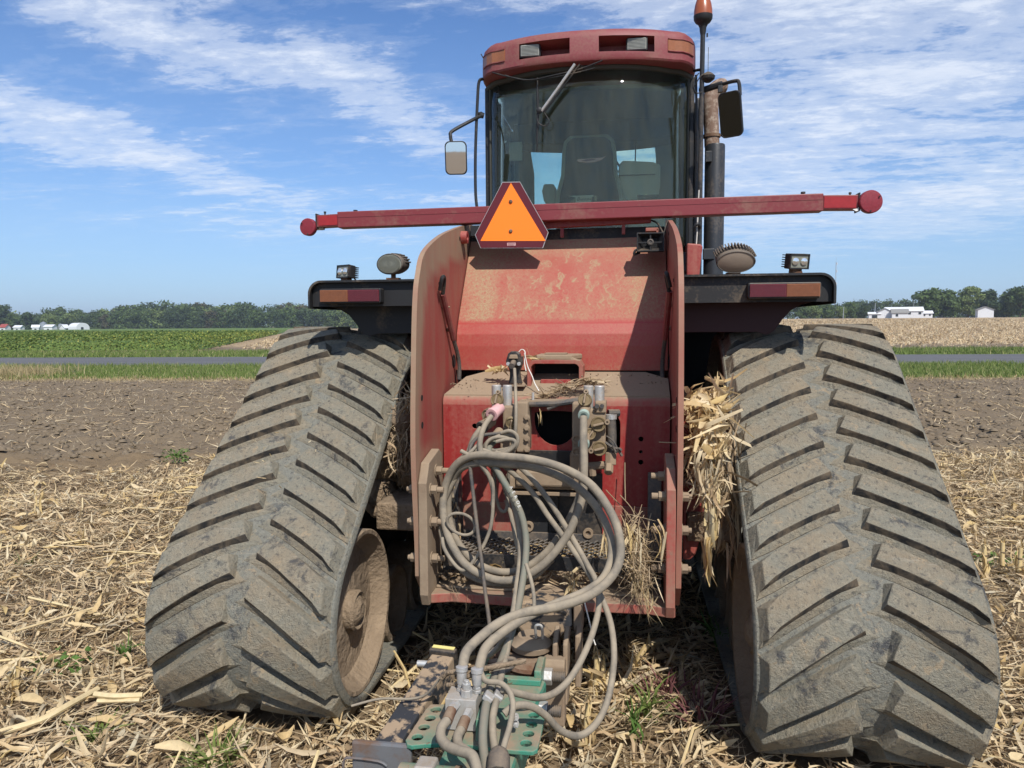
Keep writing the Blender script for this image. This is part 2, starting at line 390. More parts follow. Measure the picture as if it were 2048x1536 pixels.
nB = noise(co, 14.0, 6, 0.7, 0.6)
M['rubber_side_shade'] = finish(m, mixc(ramp(nB, [(0.35, 0), (0.65, 1)]), (0.022, 0.022, 0.022, 1), mixc(noise(co, 50, 3), (0.16, 0.11, 0.065, 1), (0.10, 0.09, 0.072, 1))), 0.85, 0, nB, 0.4, 0.01, 0.3)

# sloped hood sheet: red with the dust stains painted as an attribute (they are stains with their own shape)
m = newmat('hood sheet with run marks'); co = obj_co()
at = N('ShaderNodeAttribute'); at.attribute_name = 'stain'
sp = N('ShaderNodeSeparateColor'); L(at.outputs['Color'], sp.inputs[0])
n2 = noise(co, 90, 3, 0.7); n1 = noise(co, 4, 6, 0.65)
gr = mth('MULTIPLY', mth('SUBTRACT', noise(mapping(co, sc=(1.2, 1, 1.0)), 75, 5, 0.8, 0.6), 0.5), 8.0)
d = mth('ADD', mth('MULTIPLY', sp.outputs[0], 1.0), mth('MULTIPLY', gr, mth('MULTIPLY', sp.outputs[0], 0.6)), clamp=True)
d = mth('MAXIMUM', d, sp.outputs[1])
base = mixc(n1, (0.36, 0.036, 0.031, 1), (0.28, 0.027, 0.024, 1))
base = mixc(sp.outputs[2], base, (0.34, 0.13, 0.09, 1))
M['hood'] = finish(m, mixc(d, base, mixc(n2, (0.36, 0.255, 0.145, 1), (0.27, 0.19, 0.11, 1))), mth('ADD', mth('MULTIPLY', d, 0.5), 0.38), 0, n2, 0.12, 0.003)

# side plate: dust rim along its edge (attribute), red inside
m = newmat('side plate paint with dust rim'); co = obj_co()
at = N('ShaderNodeAttribute'); at.attribute_name = 'stain'
sp = N('ShaderNodeSeparateColor'); L(at.outputs['Color'], sp.inputs[0])
n1 = noise(mapping(co, sc=(3, 9, 1.5)), 1.6, 6, 0.6); n2 = noise(co, 60, 4, 0.6)
d = mth('ADD', sp.outputs[0], mth('ADD', mth('MULTIPLY', mth('SUBTRACT', n1, 0.5), 0.9), mth('MULTIPLY', mth('SUBTRACT', n2, 0.5), 0.35)), clamp=True)
M['plate'] = finish(m, mixc(d, mixc(n1, (0.29, 0.042, 0.036, 1), (0.23, 0.033, 0.03, 1)), mixc(n2, (0.31, 0.225, 0.145, 1), (0.25, 0.18, 0.115, 1))), 0.62, 0, n2, 0.12, 0.003)

# cab glass: a tinted, dusty, reflecting sheet
def glassmat(name, tint, dustf, ior=1.5):
    m = newmat(name); co = obj_co()
    tr = N('ShaderNodeBsdfTransparent'); tr.inputs[0].default_value = (*tint, 1)
    gl = N('ShaderNodeBsdfGlossy'); gl.inputs['Roughness'].default_value = 0.03
    df = N('ShaderNodeBsdfDiffuse'); df.inputs[0].default_value = (0.36, 0.39, 0.29, 1)
    fr = N('ShaderNodeFresnel'); fr.inputs[0].default_value = ior
    a = N('ShaderNodeMixShader'); L(fr.outputs[0], a.inputs[0]); L(tr.outputs[0], a.inputs[1]); L(gl.outputs[0], a.inputs[2])
    n1 = noise(mapping(co, sc=(9, 9, 1.3)), 1.0, 5, 0.65, 0.5)
    f = mth('MULTIPLY', ramp(n1, [(0.3, 0.35), (0.7, 1.0)], 'EASE'), dustf)
    b = N('ShaderNodeMixShader'); L(f, b.inputs[0]); L(a.outputs[0], b.inputs[1]); L(df.outputs[0], b.inputs[2])
    o = N('ShaderNodeOutputMaterial'); L(b.outputs[0], o.inputs[0]); return m
M['glass'] = glassmat('tinted dusty rear glass', (0.87, 0.96, 0.89), 0.07, 1.42)
M['glass2'] = glassmat('tinted cab glass', (0.93, 0.99, 0.95), 0.04)
m = newmat('mirror glass'); M['mirror_painted_dark'] = finish(m, (0.06, 0.065, 0.065, 1), 0.05, 1.0)  # right mirror: dark cab reflection put into the glass colour
m = newmat('mirror glass'); M['mirror'] = finish(m, (0.9, 0.92, 0.95, 1), 0.02, 1.0)
m = newmat('smoked amber beacon'); co = obj_co()
M['beacon'] = finish(m, mixc(noise(co, 25, 3), (0.36, 0.095, 0.03, 1), (0.24, 0.06, 0.022, 1)), 0.3, 0, None, spec=0.5)
# vegetation / residue: colour varies per strip
def leafmat(name, stops, rough=0.75, trans=0.25, nscale=25, bump=0.3):
    m = newmat(name); g = N('ShaderNodeNewGeometry'); co = obj_co()
    c = ramp(g.outputs['Random Per Island'], stops, 'LINEAR')
    n = noise(co, nscale, 3, 0.6)
    c = mixc(mth('MULTIPLY', n, 0.55), c, (0, 0, 0, 1)) if False else mixc(1.0, c, mixc(n, (0.80, 0.78, 0.74, 1), (1.35, 1.35, 1.35, 1)), 'MULTIPLY')
    b = N('ShaderNodeBsdfPrincipled'); L(c, b.inputs['Base Color']); b.inputs['Roughness'].default_value = rough; b.inputs['Specular IOR Level'].default_value = 0.3
    t = N('ShaderNodeBsdfTranslucent'); L(c, t.inputs[0])
    mx = N('ShaderNodeMixShader'); mx.inputs[0].default_value = trans; L(b.outputs[0], mx.inputs[1]); L(t.outputs[0], mx.inputs[2])
    o = N('ShaderNodeOutputMaterial'); L(mx.outputs[0], o.inputs[0]); return m
M['straw'] = leafmat('dry corn residue', [(0, (0.50, 0.37, 0.20)), (0.16, (0.60, 0.49, 0.31)), (0.34, (0.42, 0.29, 0.16)), (0.5, (0.66, 0.56, 0.38)), (0.64, (0.34, 0.24, 0.14)), (0.78, (0.54, 0.43, 0.27)), (0.9, (0.46, 0.41, 0.30)), (1.0, (0.22, 0.15, 0.09))])
M['straw_dark'] = leafmat('weathered corn residue', [(0, (0.22, 0.15, 0.085)), (0.3, (0.34, 0.25, 0.14)), (0.6, (0.16, 0.11, 0.065)), (0.85, (0.40, 0.30, 0.17)), (1.0, (0.12, 0.085, 0.055))])
M['husk'] = leafmat('pale corn husk', [(0, (0.66, 0.54, 0.33)), (0.35, (0.56, 0.42, 0.22)), (0.6, (0.70, 0.60, 0.41)), (0.8, (0.46, 0.33, 0.17)), (1.0, (0.62, 0.47, 0.22))], trans=0.3, nscale=60)
M['stalk'] = leafmat('corn stalk', [(0, (0.50, 0.38, 0.18)), (0.5, (0.58, 0.48, 0.29)), (1.0, (0.40, 0.29, 0.15))], trans=0.0, nscale=30)
M['roots'] = leafmat('fine dry roots', [(0, (0.38, 0.28, 0.17)), (0.5, (0.25, 0.18, 0.11)), (1.0, (0.52, 0.42, 0.28))], trans=0.1)
M['grass'] = leafmat('green grass', [(0, (0.13, 0.18, 0.045)), (0.35, (0.19, 0.25, 0.065)), (0.65, (0.10, 0.145, 0.035)), (0.85, (0.26, 0.29, 0.10)), (1.0, (0.40, 0.35, 0.18))], trans=0.35)
M['drygrass'] = leafmat('dry grass', [(0, (0.42, 0.33, 0.18)), (0.6, (0.33, 0.26, 0.13)), (1.0, (0.52, 0.43, 0.26))], trans=0.3)
M['soy'] = leafmat('soybean leaves', [(0, (0.085, 0.130, 0.032)), (0.3, (0.125, 0.175, 0.045)), (0.6, (0.06, 0.105, 0.022)), (0.85, (0.18, 0.235, 0.05)), (1.0, (0.33, 0.33, 0.085))], trans=0.3, nscale=0.6)
M['soy_yellow'] = leafmat('yellowing soybean leaves', [(0, (0.18, 0.23, 0.045)), (0.4, (0.30, 0.31, 0.06)), (0.7, (0.12, 0.17, 0.035)), (1.0, (0.42, 0.38, 0.09))], trans=0.3, nscale=0.6)
M['weed'] = leafmat('weed leaves', [(0, (0.06, 0.12, 0.025)), (0.5, (0.10, 0.19, 0.04)), (1.0, (0.15, 0.23, 0.06))], trans=0.3)
M['weed_red'] = leafmat('purple weed stems', [(0, (0.10, 0.035, 0.04)), (0.5, (0.16, 0.06, 0.06)), (1.0, (0.10, 0.10, 0.05))], trans=0.1)
def treemat(name, a, b, c):
    return leafmat(name, [(0, a), (0.4, b), (0.75, c), (1.0, a)], trans=0.2, nscale=0.25)
M['tree_mid'] = treemat('tree leaves', (0.062, 0.098, 0.028), (0.10, 0.148, 0.042), (0.036, 0.062, 0.02))
M['tree_light'] = treemat('light tree leaves', (0.12, 0.165, 0.05), (0.165, 0.21, 0.065), (0.07, 0.105, 0.032))
M['tree_dark'] = treemat('dark tree leaves', (0.036, 0.062, 0.022), (0.062, 0.098, 0.034), (0.024, 0.04, 0.015))
M['tree_brown'] = treemat('bronze tinted tree leaves', (0.065, 0.06, 0.03), (0.095, 0.085, 0.04), (0.04, 0.04, 0.02))
M['bark'] = plain('bark', (0.09, 0.07, 0.05), 0.9, var=0.4, scale=8)
M['barn_white'] = plain('white metal siding', (0.62, 0.63, 0.65), 0.6, var=0.04, scale=2)
M['barn_roof'] = plain('white metal roof', (0.68, 0.69, 0.71), 0.5, var=0.03, scale=2)
M['grey_roof'] = plain('grey shingle roof', (0.22, 0.215, 0.20), 0.9, var=0.25, scale=3)
M['red_roof'] = plain('red roof', (0.28, 0.06, 0.05), 0.8, var=0.2, scale=2)
M['bin'] = plain('galvanised grain bin', (0.42, 0.44, 0.46), 0.4, 0.6, var=0.1, scale=3)
M['window'] = plain('dark window', (0.03, 0.035, 0.04), 0.2, var=0.1)
M['mast'] = plain('grey lattice mast', (0.34, 0.36, 0.38), 0.6, var=0.1)


# ------------------------------------------------------------------ setting: ground
UX, UY = 0.9955, 0.0945          # direction of the road; w = distance across it
def wof(x, y): return -UY * x + UX * y
def xy(u, w): return UX * u - UY * w, UY * u + UX * w
rng = np.random.default_rng(11)
def edge_near(x, y): return 8.9 + 1.6 * (fbm(x * 0.35, y * 0.35, 3, 5) - 0.5) - 1.5 * np.clip((-x - 2.0) / 3.5, 0, 1) + np.where(x > 2, 0.3, 0.0)
def far_z(x, y):     # the land beyond the road rises gently to the right
    x = np.asarray(x, float); y = np.asarray(y, float)
    q = np.clip((wof(x, y) - 62) / 200, 0, 1); q = q * q * (3 - 2 * q)
    return 3.0 * q * np.clip((x / np.maximum(np.abs(y), 1) + .33) / .3, 0, 1)
def ground_z(x, y):
    w = wof(x, y)
    res = 0.11 * (fbm(x * 1.1, y * 1.1, 4, 3) - 0.5) + 0.05 * (fbm(x * 5, y * 5, 3, 9) - 0.5)
    tl = 0.14 * (fbm(x * 1.6, y * 1.6, 3, 21) - 0.5) + 0.17 * (fbm(x * 6.5, y * 6.5, 3, 33, 0.6) - 0.5)
    k = np.clip((w - edge_near(x, y)) / 0.8 + 0.5, 0, 1)
    z = res * (1 - k) + tl * k
    g = np.clip((w - 21.6) / 1.2, 0, 1)
    z = z * (1 - g) + g * 0.03
    tr = np.exp(-(((np.abs(x) - 1.12) / 0.55) ** 4)) * np.clip((6.2 - y) / 0.5, 0, 1) * np.clip((y - 2.2) / 0.4, 0, 1)   # pressed flat under the tracks
    z = z * (1 - tr) - 0.01 * tr
    return z + far_z(x, y)
def axis(fine0, fine1, step, far, g):
    a = list(np.arange(fine0, fine1, step)); s = step
    while a[-1] < far: s *= g; a.append(a[-1] + s)
    b = []; s = step; c = fine0
    while c > -far: s *= g; c -= s; b.append(c)
    return np.array(b[::-1] + a)
gx = axis(-7, 6, 0.07, 3500, 1.05); gy = axis(1.0, 12, 0.055, 3500, 1.035)
gy = gy[gy > -60]
GX, GY = np.meshgrid(gx, gy); GZ = ground_z(GX, GY)
far = np.maximum(np.abs(GX) / 60, np.abs(GY) / 60); GZ = np.where(far > 1, far_z(GX, GY), GZ)
nx, ny = len(gx), len(gy)
idx = np.arange(nx * ny).reshape(ny, nx)
F = np.stack([idx[:-1, :-1], idx[:-1, 1:], idx[1:, 1:], idx[1:, :-1]], -1).reshape(-1, 4)
m = newmat('field ground'); 
g = N('ShaderNodeNewGeometry'); co = g.outputs['Position']
s3 = N('ShaderNodeSeparateXYZ'); L(co, s3.inputs[0])
w_ = mth('ADD', mth('MULTIPLY', s3.outputs[0], -UY), mth('MULTIPLY', s3.outputs[1], UX))
nb = noise(co, 0.9, 5, 0.7); nf = noise(co, 14, 6, 0.75); ng = noise(co, 60, 4, 0.7); nh = noise(mapping(co, sc=(0.25, 1, 1)), 0.8, 6, 0.7)
def stepw(edge, soft, nz=None, amp=0.0):
    v = mth('SUBTRACT', w_, edge)
    if nz is not None: v = mth('ADD', v, mth('MULTIPLY', mth('SUBTRACT', nz, 0.5), amp))
    return mth('ADD', mth('DIVIDE', v, soft), 0.5, clamp=True)
litter = mixc(nf, (0.10, 0.07, 0.045, 1), (0.26, 0.19, 0.11, 1))
soil = mixc(nf, (0.225, 0.172, 0.112, 1), (0.112, 0.086, 0.058, 1))
soil = mixc(ramp(ng, [(0.55, 0), (0.7, 0.5)]), soil, (0.28, 0.22, 0.15, 1))
turf = mixc(nf, (0.07, 0.11, 0.025, 1), (0.14, 0.19, 0.05, 1))
dry = mixc(nf, (0.30, 0.23, 0.13, 1), (0.20, 0.15, 0.085, 1))
stub = mixc(ramp(noise(mapping(co, sc=(0.6, 1.6, 1)), 1.6, 8, 0.8), [(0.42, 0), (0.6, 1)]), (0.24, 0.17, 0.105, 1), (0.48, 0.36, 0.21, 1))
c = mixc(stepw(9.0, 0.8, nb, 3.0), litter, soil)
c = mixc(stepw(21.4, 0.5, nb, 1.2), c, dry)
c = mixc(stepw(22.2, 0.5, nb, 1.6), c, turf)
c = mixc(stepw(44.0, 0.8, nb, 1.0), c, soil)
c = mixc(stepw(56.0, 7.0, nh, 10.0), c, stub)
field = finish(m, c, 0.95, 0, mth('ADD', nf, mth('MULTIPLY', ng, 0.5)), 0.6, 0.03, 0.2)
gr = np_mesh('ground', np.stack([GX.ravel(), GY.ravel(), GZ.ravel()], 1), F, field, smooth=True)
tag(gr, kind='structure')

# road: a slightly crowned sheet of worn asphalt
m = newmat('worn asphalt'); g = N('ShaderNodeNewGeometry'); co = g.outputs['Position']
s3 = N('ShaderNodeSeparateXYZ'); L(co, s3.inputs[0])
w_ = mth('ADD', mth('MULTIPLY', s3.outputs[0], -UY), mth('MULTIPLY', s3.outputs[1], UX))
lane = noise(mapping(co, rot=(0, 0, -0.0947), sc=(0.05, 1.5, 1)), 1.2, 5, 0.65)
c = mixc(ramp(lane, [(0.35, 0), (0.65, 1)]), (0.092, 0.092, 0.096, 1), (0.150, 0.148, 0.146, 1))
c = mixc(noise(co, 40, 3, 0.6), c, (0.105, 0.105, 0.108, 1))
asph = finish(m, c, 0.9, 0, noise(co, 60, 3), 0.3, 0.01, 0.25)
us = np.linspace(-160, 160, 65); ws = np.linspace(28.9, 37.7, 9)
V = []; 
for w in ws:
    for u in us:
        x, y = xy(u, w); e = min(w - 28.9, 37.7 - w)
        V.append((x, y, 0.035 + 0.05 * min(1, e / 1.5)))
n = len(us)
F = [(j * n + i, j * n + i + 1, (j + 1) * n + i + 1, (j + 1) * n + i) for j in range(8) for i in range(n - 1)]
road = mesh_obj('road', V, F, asph, smooth=True); tag(road, kind='structure')

# ------------------------------------------------------------------ scattered strips (leaves, straw, blades)
def strips(name, P, Ld, Wd, yaw, pitch, curl, mat, roll=None, nseg=3, taper=(0.6, 1.0, 0.85, 0.12), fold=0.0, side=0.0, kind='stuff', parent=None, seed=1):
    """n curved strips: P (n,3) centre, Ld length, Wd half width, yaw, pitch, curl (rise of the ends)"""
    n = len(P); rg = np.random.default_rng(seed)
    t = np.linspace(0, 1, nseg + 1)
    tp = np.interp(t, np.linspace(0, 1, len(taper)), taper)
    if roll is None: roll = rg.normal(0, 0.5, n)
    cy, sy = np.cos(yaw), np.sin(yaw); cp, sp = np.cos(pitch), np.sin(pitch)
    d = np.stack([cy * cp, sy * cp, sp], 1); s0 = np.stack([-sy, cy, 0 * sy], 1); u0 = np.cross(d, s0)
    cr, sr = np.cos(roll)[:, None], np.sin(roll)[:, None]
    s = s0 * cr + u0 * sr; u = -s0 * sr + u0 * cr
    lat = rg.normal(0, 1, n) * side
    cols = 3 if fold else 2
    V = np.zeros((n, nseg + 1, cols, 3))
    for k in range(nseg + 1):
        q = t[k] - 0.5
        c = P + d * (Ld * q)[:, None] + u * (curl * (q * q * 4 - 0.33) * Ld)[:, None] + s * (lat * (q * q * 4) * Ld)[:, None]
        w = (Wd * tp[k])[:, None]
        tw = rg.normal(0, 0.25, n)[:, None]
        sd = s * np.cos(tw) + u * np.sin(tw)
        if cols == 2:
            V[:, k, 0] = c - sd * w; V[:, k, 1] = c + sd * w
        else:
            V[:, k, 0] = c - sd * w + u * w * fold; V[:, k, 1] = c; V[:, k, 2] = c + sd * w + u * w * fold
    vp = (nseg + 1) * cols
    base = (np.arange(n) * vp)[:, None]
    F = []
    for k in range(nseg):
        for c_ in range(cols - 1):
            a = k * cols + c_
            F.append(np.stack([base[:, 0] + a, base[:, 0] + a + 1, base[:, 0] + a + 1 + cols, base[:, 0] + a + cols], 1))
    F = np.stack(F, 1).reshape(-1, 4)
    o = np_mesh(name, V.reshape(-1, 3), F, mat, parent, smooth=True)
    if kind: o['kind'] = kind
    return o

# corn residue: three sizes, thick near the camera, thinning at the tilled edge
def scatter(n, x0, x1, y0, y1, dens, seed):
    rg = np.random.default_rng(seed)
    x = rg.uniform(x0, x1, n * 2); y = rg.uniform(y0, y1, n * 2)
    # keep to what the lens and a step to the side can see
    k = (np.abs(x - 0.32 + 0.156 * y) < 0.80 * y + 1.6) & (rg.random(n * 2) < dens(x, y))
    return x[k][:n], y[k][:n], rg
def dens_res(x, y):
    w = wof(x, y); e = edge_near(x, y)
    return np.clip((e + 0.5 - w) / 1.1, 0.0, 1) * np.maximum(0.55 + 0.45 * np.clip((fbm(x * 0.9, y * 0.9, 3, 50) - 0.3) * 3, 0, 1), np.clip((4.2 - w) / .8, 0, 1))
def mound(x, y): return 0.045 * np.clip(fbm(x * 1.9, y * 1.9, 3, 70) * 2 - 0.6, 0, 1.4)
keepout = lambda x, y: (np.abs(np.abs(x) - 1.126) < 0.40) & (y > 2.72) & (y < 8.5)
def res_layer(name, n, Lr, Wr, mat, seed, zr=(0.0, 0.04), pit=0.22, curl=0.18, fold=0.0, y1=10.5, cover=None, nseg=3, taper=(0.6, 1.0, 0.85, 0.12)):
    x, y, rg = scatter(n, -8.5, 8.5, 1.2, y1, cover or dens_res, seed)
    k = ~keepout(x, y); x, y = x[k], y[k]; n = len(x)
    z = ground_z(x, y) + mound(x, y) + rg.uniform(*zr, n)
    Ld = rg.uniform(0, 1, n) ** 1.7 * (Lr[1] - Lr[0]) + Lr[0]; Wd = rg.uniform(*Wr, n)
    bias = (fbm(x * 0.7, y * 0.7, 2, 90) - 0.5) * 5
    yaw = bias + rg.normal(0, 0.9, n)
    return strips(name, np.stack([x, y, z], 1), Ld, Wd, yaw, rg.normal(0, pit, n), rg.normal(0.03, curl, n), mat, rg.normal(0, 0.45, n), fold=fold, side=0.12, seed=seed, nseg=nseg, taper=taper)
tag(res_layer('corn_chaff', 60000, (0.015, 0.09), (0.001, 0.0045), M['straw'], 1, (0, 0.035), nseg=2), 'fine chopped corn chaff covering the near field ground')
tag(res_layer('corn_straw', 46000, (0.06, 0.34), (0.001, 0.0035), M['straw'], 2, (0.005, 0.055), 0.16, 0.08), 'narrow dry corn straw lying over the near field')
tag(res_layer('corn_leaf_litter', 30000, (0.06, 0.30), (0.003, 0.0105), M['straw'], 3, (0.005, 0.05), 0.25, 0.22, fold=0.45, nseg=4, taper=(.3, .9, 1, .7, .05)), 'curled tan corn leaves lying around the tractor')
tag(res_layer('dark_leaf_litter', 15000, (0.05, 0.22), (0.003, 0.012), M['straw_dark'], 4, (0.0, 0.035), 0.2, 0.2, fold=0.3), 'brown weathered corn leaves in the near litter')
tag(res_layer('husk_litter', 4200, (0.07, 0.20), (0.008, 0.020), M['husk'], 5, (0.02, 0.065), 0.35, 0.35, fold=0.5, taper=(0.35, 0.9, 1.0, 0.7, 0.08), nseg=4), 'pale broad corn husks scattered on top of the litter')
def stalks(n, seed, dens, x0=-8.5, x1=8.5, y1=10, name='fallen_stalks'):
    x, y, rg = scatter(n, x0, x1, 1.5, y1, dens, seed); k = ~keepout(x, y); x, y = x[k], y[k]
    mb = MB()
    for i in range(len(x)):
        L0 = rg.uniform(0.12, 0.6); a = rg.normal(0.4, 1.0); z = float(ground_z(x[i], y[i]) + mound(x[i], y[i])) + rg.uniform(0.03, 0.06)
        dz = rg.normal(0, 0.04); dx, dy = math.cos(a) * L0 / 2, math.sin(a) * L0 / 2; r = rg.uniform(0.003, 0.0075)
        mb.tube([(x[i] - dx, y[i] - dy, z - dz), (x[i] + rg.normal(0, .01), y[i] + rg.normal(0, .01), z + 0.004), (x[i] + dx, y[i] + dy, z + dz)], r, 6)
    return tag(mb.build(name, M['stalk'], smooth=True, auto=50), 'yellow broken corn stalks lying in the litter', kind='stuff')
stalks(420, 8, dens_res)
def dens_soil(x, y):
    w = wof(x, y); return np.clip((w - 8.4) / 1, 0, 1) * np.clip((22.0 - w) / 1, 0, 1) * (0.35 + 0.65 * np.clip((fbm(x * .8, y * .8, 3, 60) - 0.35) * 4, 0, 1)) * np.clip(1.5 - w / 26, 0.4, 1)
def scatter_w(n, x0, x1, y0, y1, dens, seed):
    rg = np.random.default_rng(seed); x = rg.uniform(x0, x1, n * 3); y = rg.uniform(y0, y1, n * 3)
    k = (rg.random(n * 3) < dens(x, y)); return x[k][:n], y[k][:n], rg
x, y, rg = scatter_w(15000, -20, 15, 7.5, 24, dens_soil, 12); n = len(x)
o = strips('soil_straw', np.stack([x, y, ground_z(x, y) + 0.015 + rg.uniform(0, .02, n)], 1), rg.uniform(0, 1, n) ** 2 * 0.32 + 0.05, rg.uniform(.003, .009, n), rg.uniform(0, 6.3, n), rg.normal(0, .25, n), rg.normal(0, .2, n), M['straw'], seed=13, nseg=2)
tag(o, 'sparse straw bits lying on the bare tilled soil')
# clods
def clods(n, x0, x1, y0, y1, dens, seed, r0, r1, name, mat):
    x, y, rg = scatter_w(n, x0, x1, y0, y1, dens, seed); n = len(x)
    oc = np.array([(1, 0, 0), (0, 1, 0), (-1, 0, 0), (0, -1, 0), (0, 0, 1), (0, 0, -.6), (.65, .65, .5), (-.65, .65, .5), (-.65, -.65, .5), (.65, -.65, .5)])
    fc = np.array([(0, 6, 9), (1, 7, 6), (2, 8, 7), (3, 9, 8), (4, 6, 7), (4, 7, 8), (4, 8, 9), (4, 9, 6), (0, 1, 6), (1, 2, 7), (2, 3, 8), (3, 0, 9)])
    r = (rg.random(n) ** 2.2 * (r1 - r0) + r0)[:, None, None]
    V = oc[None] * r * rg.uniform(0.65, 1.3, (n, 10, 3)) * np.array([1, 1, .7]); a = rg.uniform(0, 6.3, n); ca, sa = np.cos(a)[:, None], np.sin(a)[:, None]
    X = V[:, :, 0] * ca - V[:, :, 1] * sa + x[:, None]; Y = V[:, :, 0] * sa + V[:, :, 1] * ca + y[:, None]; Z = V[:, :, 2] + ground_z(x, y)[:, None]
    o = np_mesh(name, np.stack([X, Y, Z], -1).reshape(-1, 3), (fc[None] + (np.arange(n) * 10)[:, None, None]).reshape(-1, 3), mat, smooth=False)
    o['kind'] = 'stuff'; return o
soilm = dusty('soil clod', (0.17, 0.130, 0.084), 0.95, amt=0.2, up=0.2, scale=9, dust=(0.25, 0.195, 0.13), base2=(0.11, 0.084, 0.056), bump=0.5)
tag(clods(26000, -18, 13, 8, 22.5, lambda x, y: np.clip((wof(x, y) - edge_near(x, y)) / .8, 0, 1) * np.clip((22 - wof(x, y)), 0, 1) * (0.25 + 0.75 * np.clip((fbm(x * .9, y * .9, 3, 61) - 0.3) * 3, 0, 1)), 15, .008, .065, 'soil_clods', soilm), 'brown crumbled clods on the tilled soil strip')

# grass verges beside the road
def verge(name, n, w0, w1, x0, x1, h0, h1, mat, seed, dens=None, wd=(.006, .014)):
    rg = np.random.default_rng(seed); u = rg.uniform(x0, x1, n); w = rg.uniform(w0, w1, n)
    w = w + (w < w0 + 0.8) * rg.normal(0, .25, n)
    if dens is not None:
        k = rg.random(n) < dens(u, w); u, w = u[k], w[k]; n = len(u)
    x, y = UX * u - UY * w, UY * u + UX * w
    h = rg.uniform(h0, h1, n) * (0.6 + 0.8 * fbm(x * 1.1, y * 1.1, 3, 40))
    P = np.stack([x, y, np.full(n, 0.03) + h * 0.45], 1)
    return strips(name, P, h, rg.uniform(*wd, n), rg.uniform(0, 6.3, n), rg.normal(1.25, .28, n), rg.normal(0, .2, n), mat, rg.uniform(-1.5, 1.5, n), nseg=2, taper=(1, .8, .1), seed=seed)
tag(verge('grass_verge', 60000, 22.0, 29.0, -33, 17, .08, .22, M['grass'], 21), 'green grass strip on the near side of the road', 'grass')
tag(verge('far_grass_verge', 42000, 37.6, 45.0, -46, 30, .10, .26, M['grass'], 22, wd=(.012, .026)), 'green grass strip on the far side of the road', 'grass')
tag(verge('dry_grass', 12000, 21.0, 22.4, -28, 15, .05, .13, M['drygrass'], 23, lambda u, w: 0.35 + 0.4 * (u < -17)), 'dry tan grass fringe between tilled soil and green verge', 'grass')
x0_, y0_ = -18.6, 21.6
rgd = np.random.default_rng(5); n = 1500
xx = rgd.normal(x0_ - .9, .9, n); yy = rgd.normal(y0_ - .2, .8, n); h = rgd.uniform(.2, .5, n)
o = strips('dry_grass_tuft', np.stack([xx, yy, 0.02 + h * .45], 1), h, rgd.uniform(.006, .012, n), rgd.uniform(0, 6.3, n), rgd.normal(1.2, .25, n), rgd.normal(0, .15, n), M['drygrass'], rgd.uniform(-1.5, 1.5, n), nseg=2, taper=(1, .8, .1), seed=3)
tag(o, 'tall dry grass tuft at the left end of the near verge', 'grass')

# soybean field, left
E0 = np.array([-27.3, 47.6]); ED = np.array([-0.407, 0.946]); ED = ED / np.linalg.norm(ED)
def soy_side(x, y):      # metres inside the field from its right-hand edge
    return -( (x - E0[0]) * ED[1] - (y - E0[1]) * ED[0] )
def soy_plants(name, n, wa, wb, x0, x1, mat, seed, dens, sz=(.07, .13), hcap=0.88):
    rg = np.random.default_rng(seed); u = rg.uniform(x0, x1, n); w = rg.uniform(0, 1, n) ** 1.5 * (wb - wa) + wa
    x, y = UX * u - UY * w, UY * u + UX * w
    s = soy_side(x, y) + (fbm(x * .5, y * .5, 2, 8) - .5) * 1.5
    k = (s > 0) & (rg.random(n) < dens(x, y, s)); x, y, w = x[k], y[k], w[k]; n = len(x)
    top = hcap * (0.80 + 0.35 * fbm(x * 1.3, y * 1.3, 3, 77)) * np.clip(0.45 + (w - wa) / 1.6, 0, 1)
    z = top * (1 - rg.random(n) ** 2 * 0.75)
    sc = rg.uniform(*sz, n) * (1 + (w - wa) / 60)
    return strips(name, np.stack([x, y, z], 1), sc, sc * .42, rg.uniform(0, 6.3, n), rg.normal(0, .5, n), rg.normal(-.1, .2, n), mat, rg.normal(0, .6, n), nseg=2, taper=(.3, 1, .2), seed=seed)
tag(soy_plants('soybean_field', 190000, 46.6, 130, -110, 2, M['soy'], 31, lambda x, y, s: np.where(s < 12, .45, 1.0), (.09, .17)), 'green soybean field beyond the road on the left', 'crop')
tag(soy_plants('yellowing_soybeans', 26000, 47.0, 100, -60, 2, M['soy_yellow'], 32, lambda x, y, s: np.clip((14 - s) / 12, 0, 1)), 'yellowing soybeans along the right edge of the soybean field', 'crop')
# closed canopy behind the first rows: a bumpy sheet with depth
us = np.linspace(-420, 40, 231); ws = np.concatenate([np.linspace(48.5, 110, 90), np.linspace(112, 420, 60)])
UU, WW = np.meshgrid(us, ws); XX = UX * UU - UY * WW; YY = UY * UU + UX * WW
ins = soy_side(XX, YY); lim = 1.2
sh = np.where(ins < lim, lim - ins, 0); XX = XX - sh * ED[1]; YY = YY + sh * ED[0]
ZZ = 0.46 + 0.22 * fbm(XX * 1.3, YY * 1.3, 3, 77) + 0.10 * fbm(XX * 6, YY * 6, 2, 5)
ZZ = np.where(ins < lim + 0.2, 0.05, ZZ); ZZ[0] = 0.05
idx = np.arange(XX.size).reshape(XX.shape)
F = np.stack([idx[:-1, :-1], idx[:-1, 1:], idx[1:, 1:], idx[1:, :-1]], -1).reshape(-1, 4)
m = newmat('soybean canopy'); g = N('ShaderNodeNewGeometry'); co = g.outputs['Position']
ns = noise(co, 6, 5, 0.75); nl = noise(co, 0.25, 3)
canopy = finish(m, mixc(ramp(ns, [(0.35, 0), (0.62, 1)]), (0.045, 0.085, 0.02, 1), mixc(nl, (0.17, 0.225, 0.05, 1), (0.12, 0.185, 0.04, 1))), 0.8, 0, ns, 0.9, 0.12, 0.25)
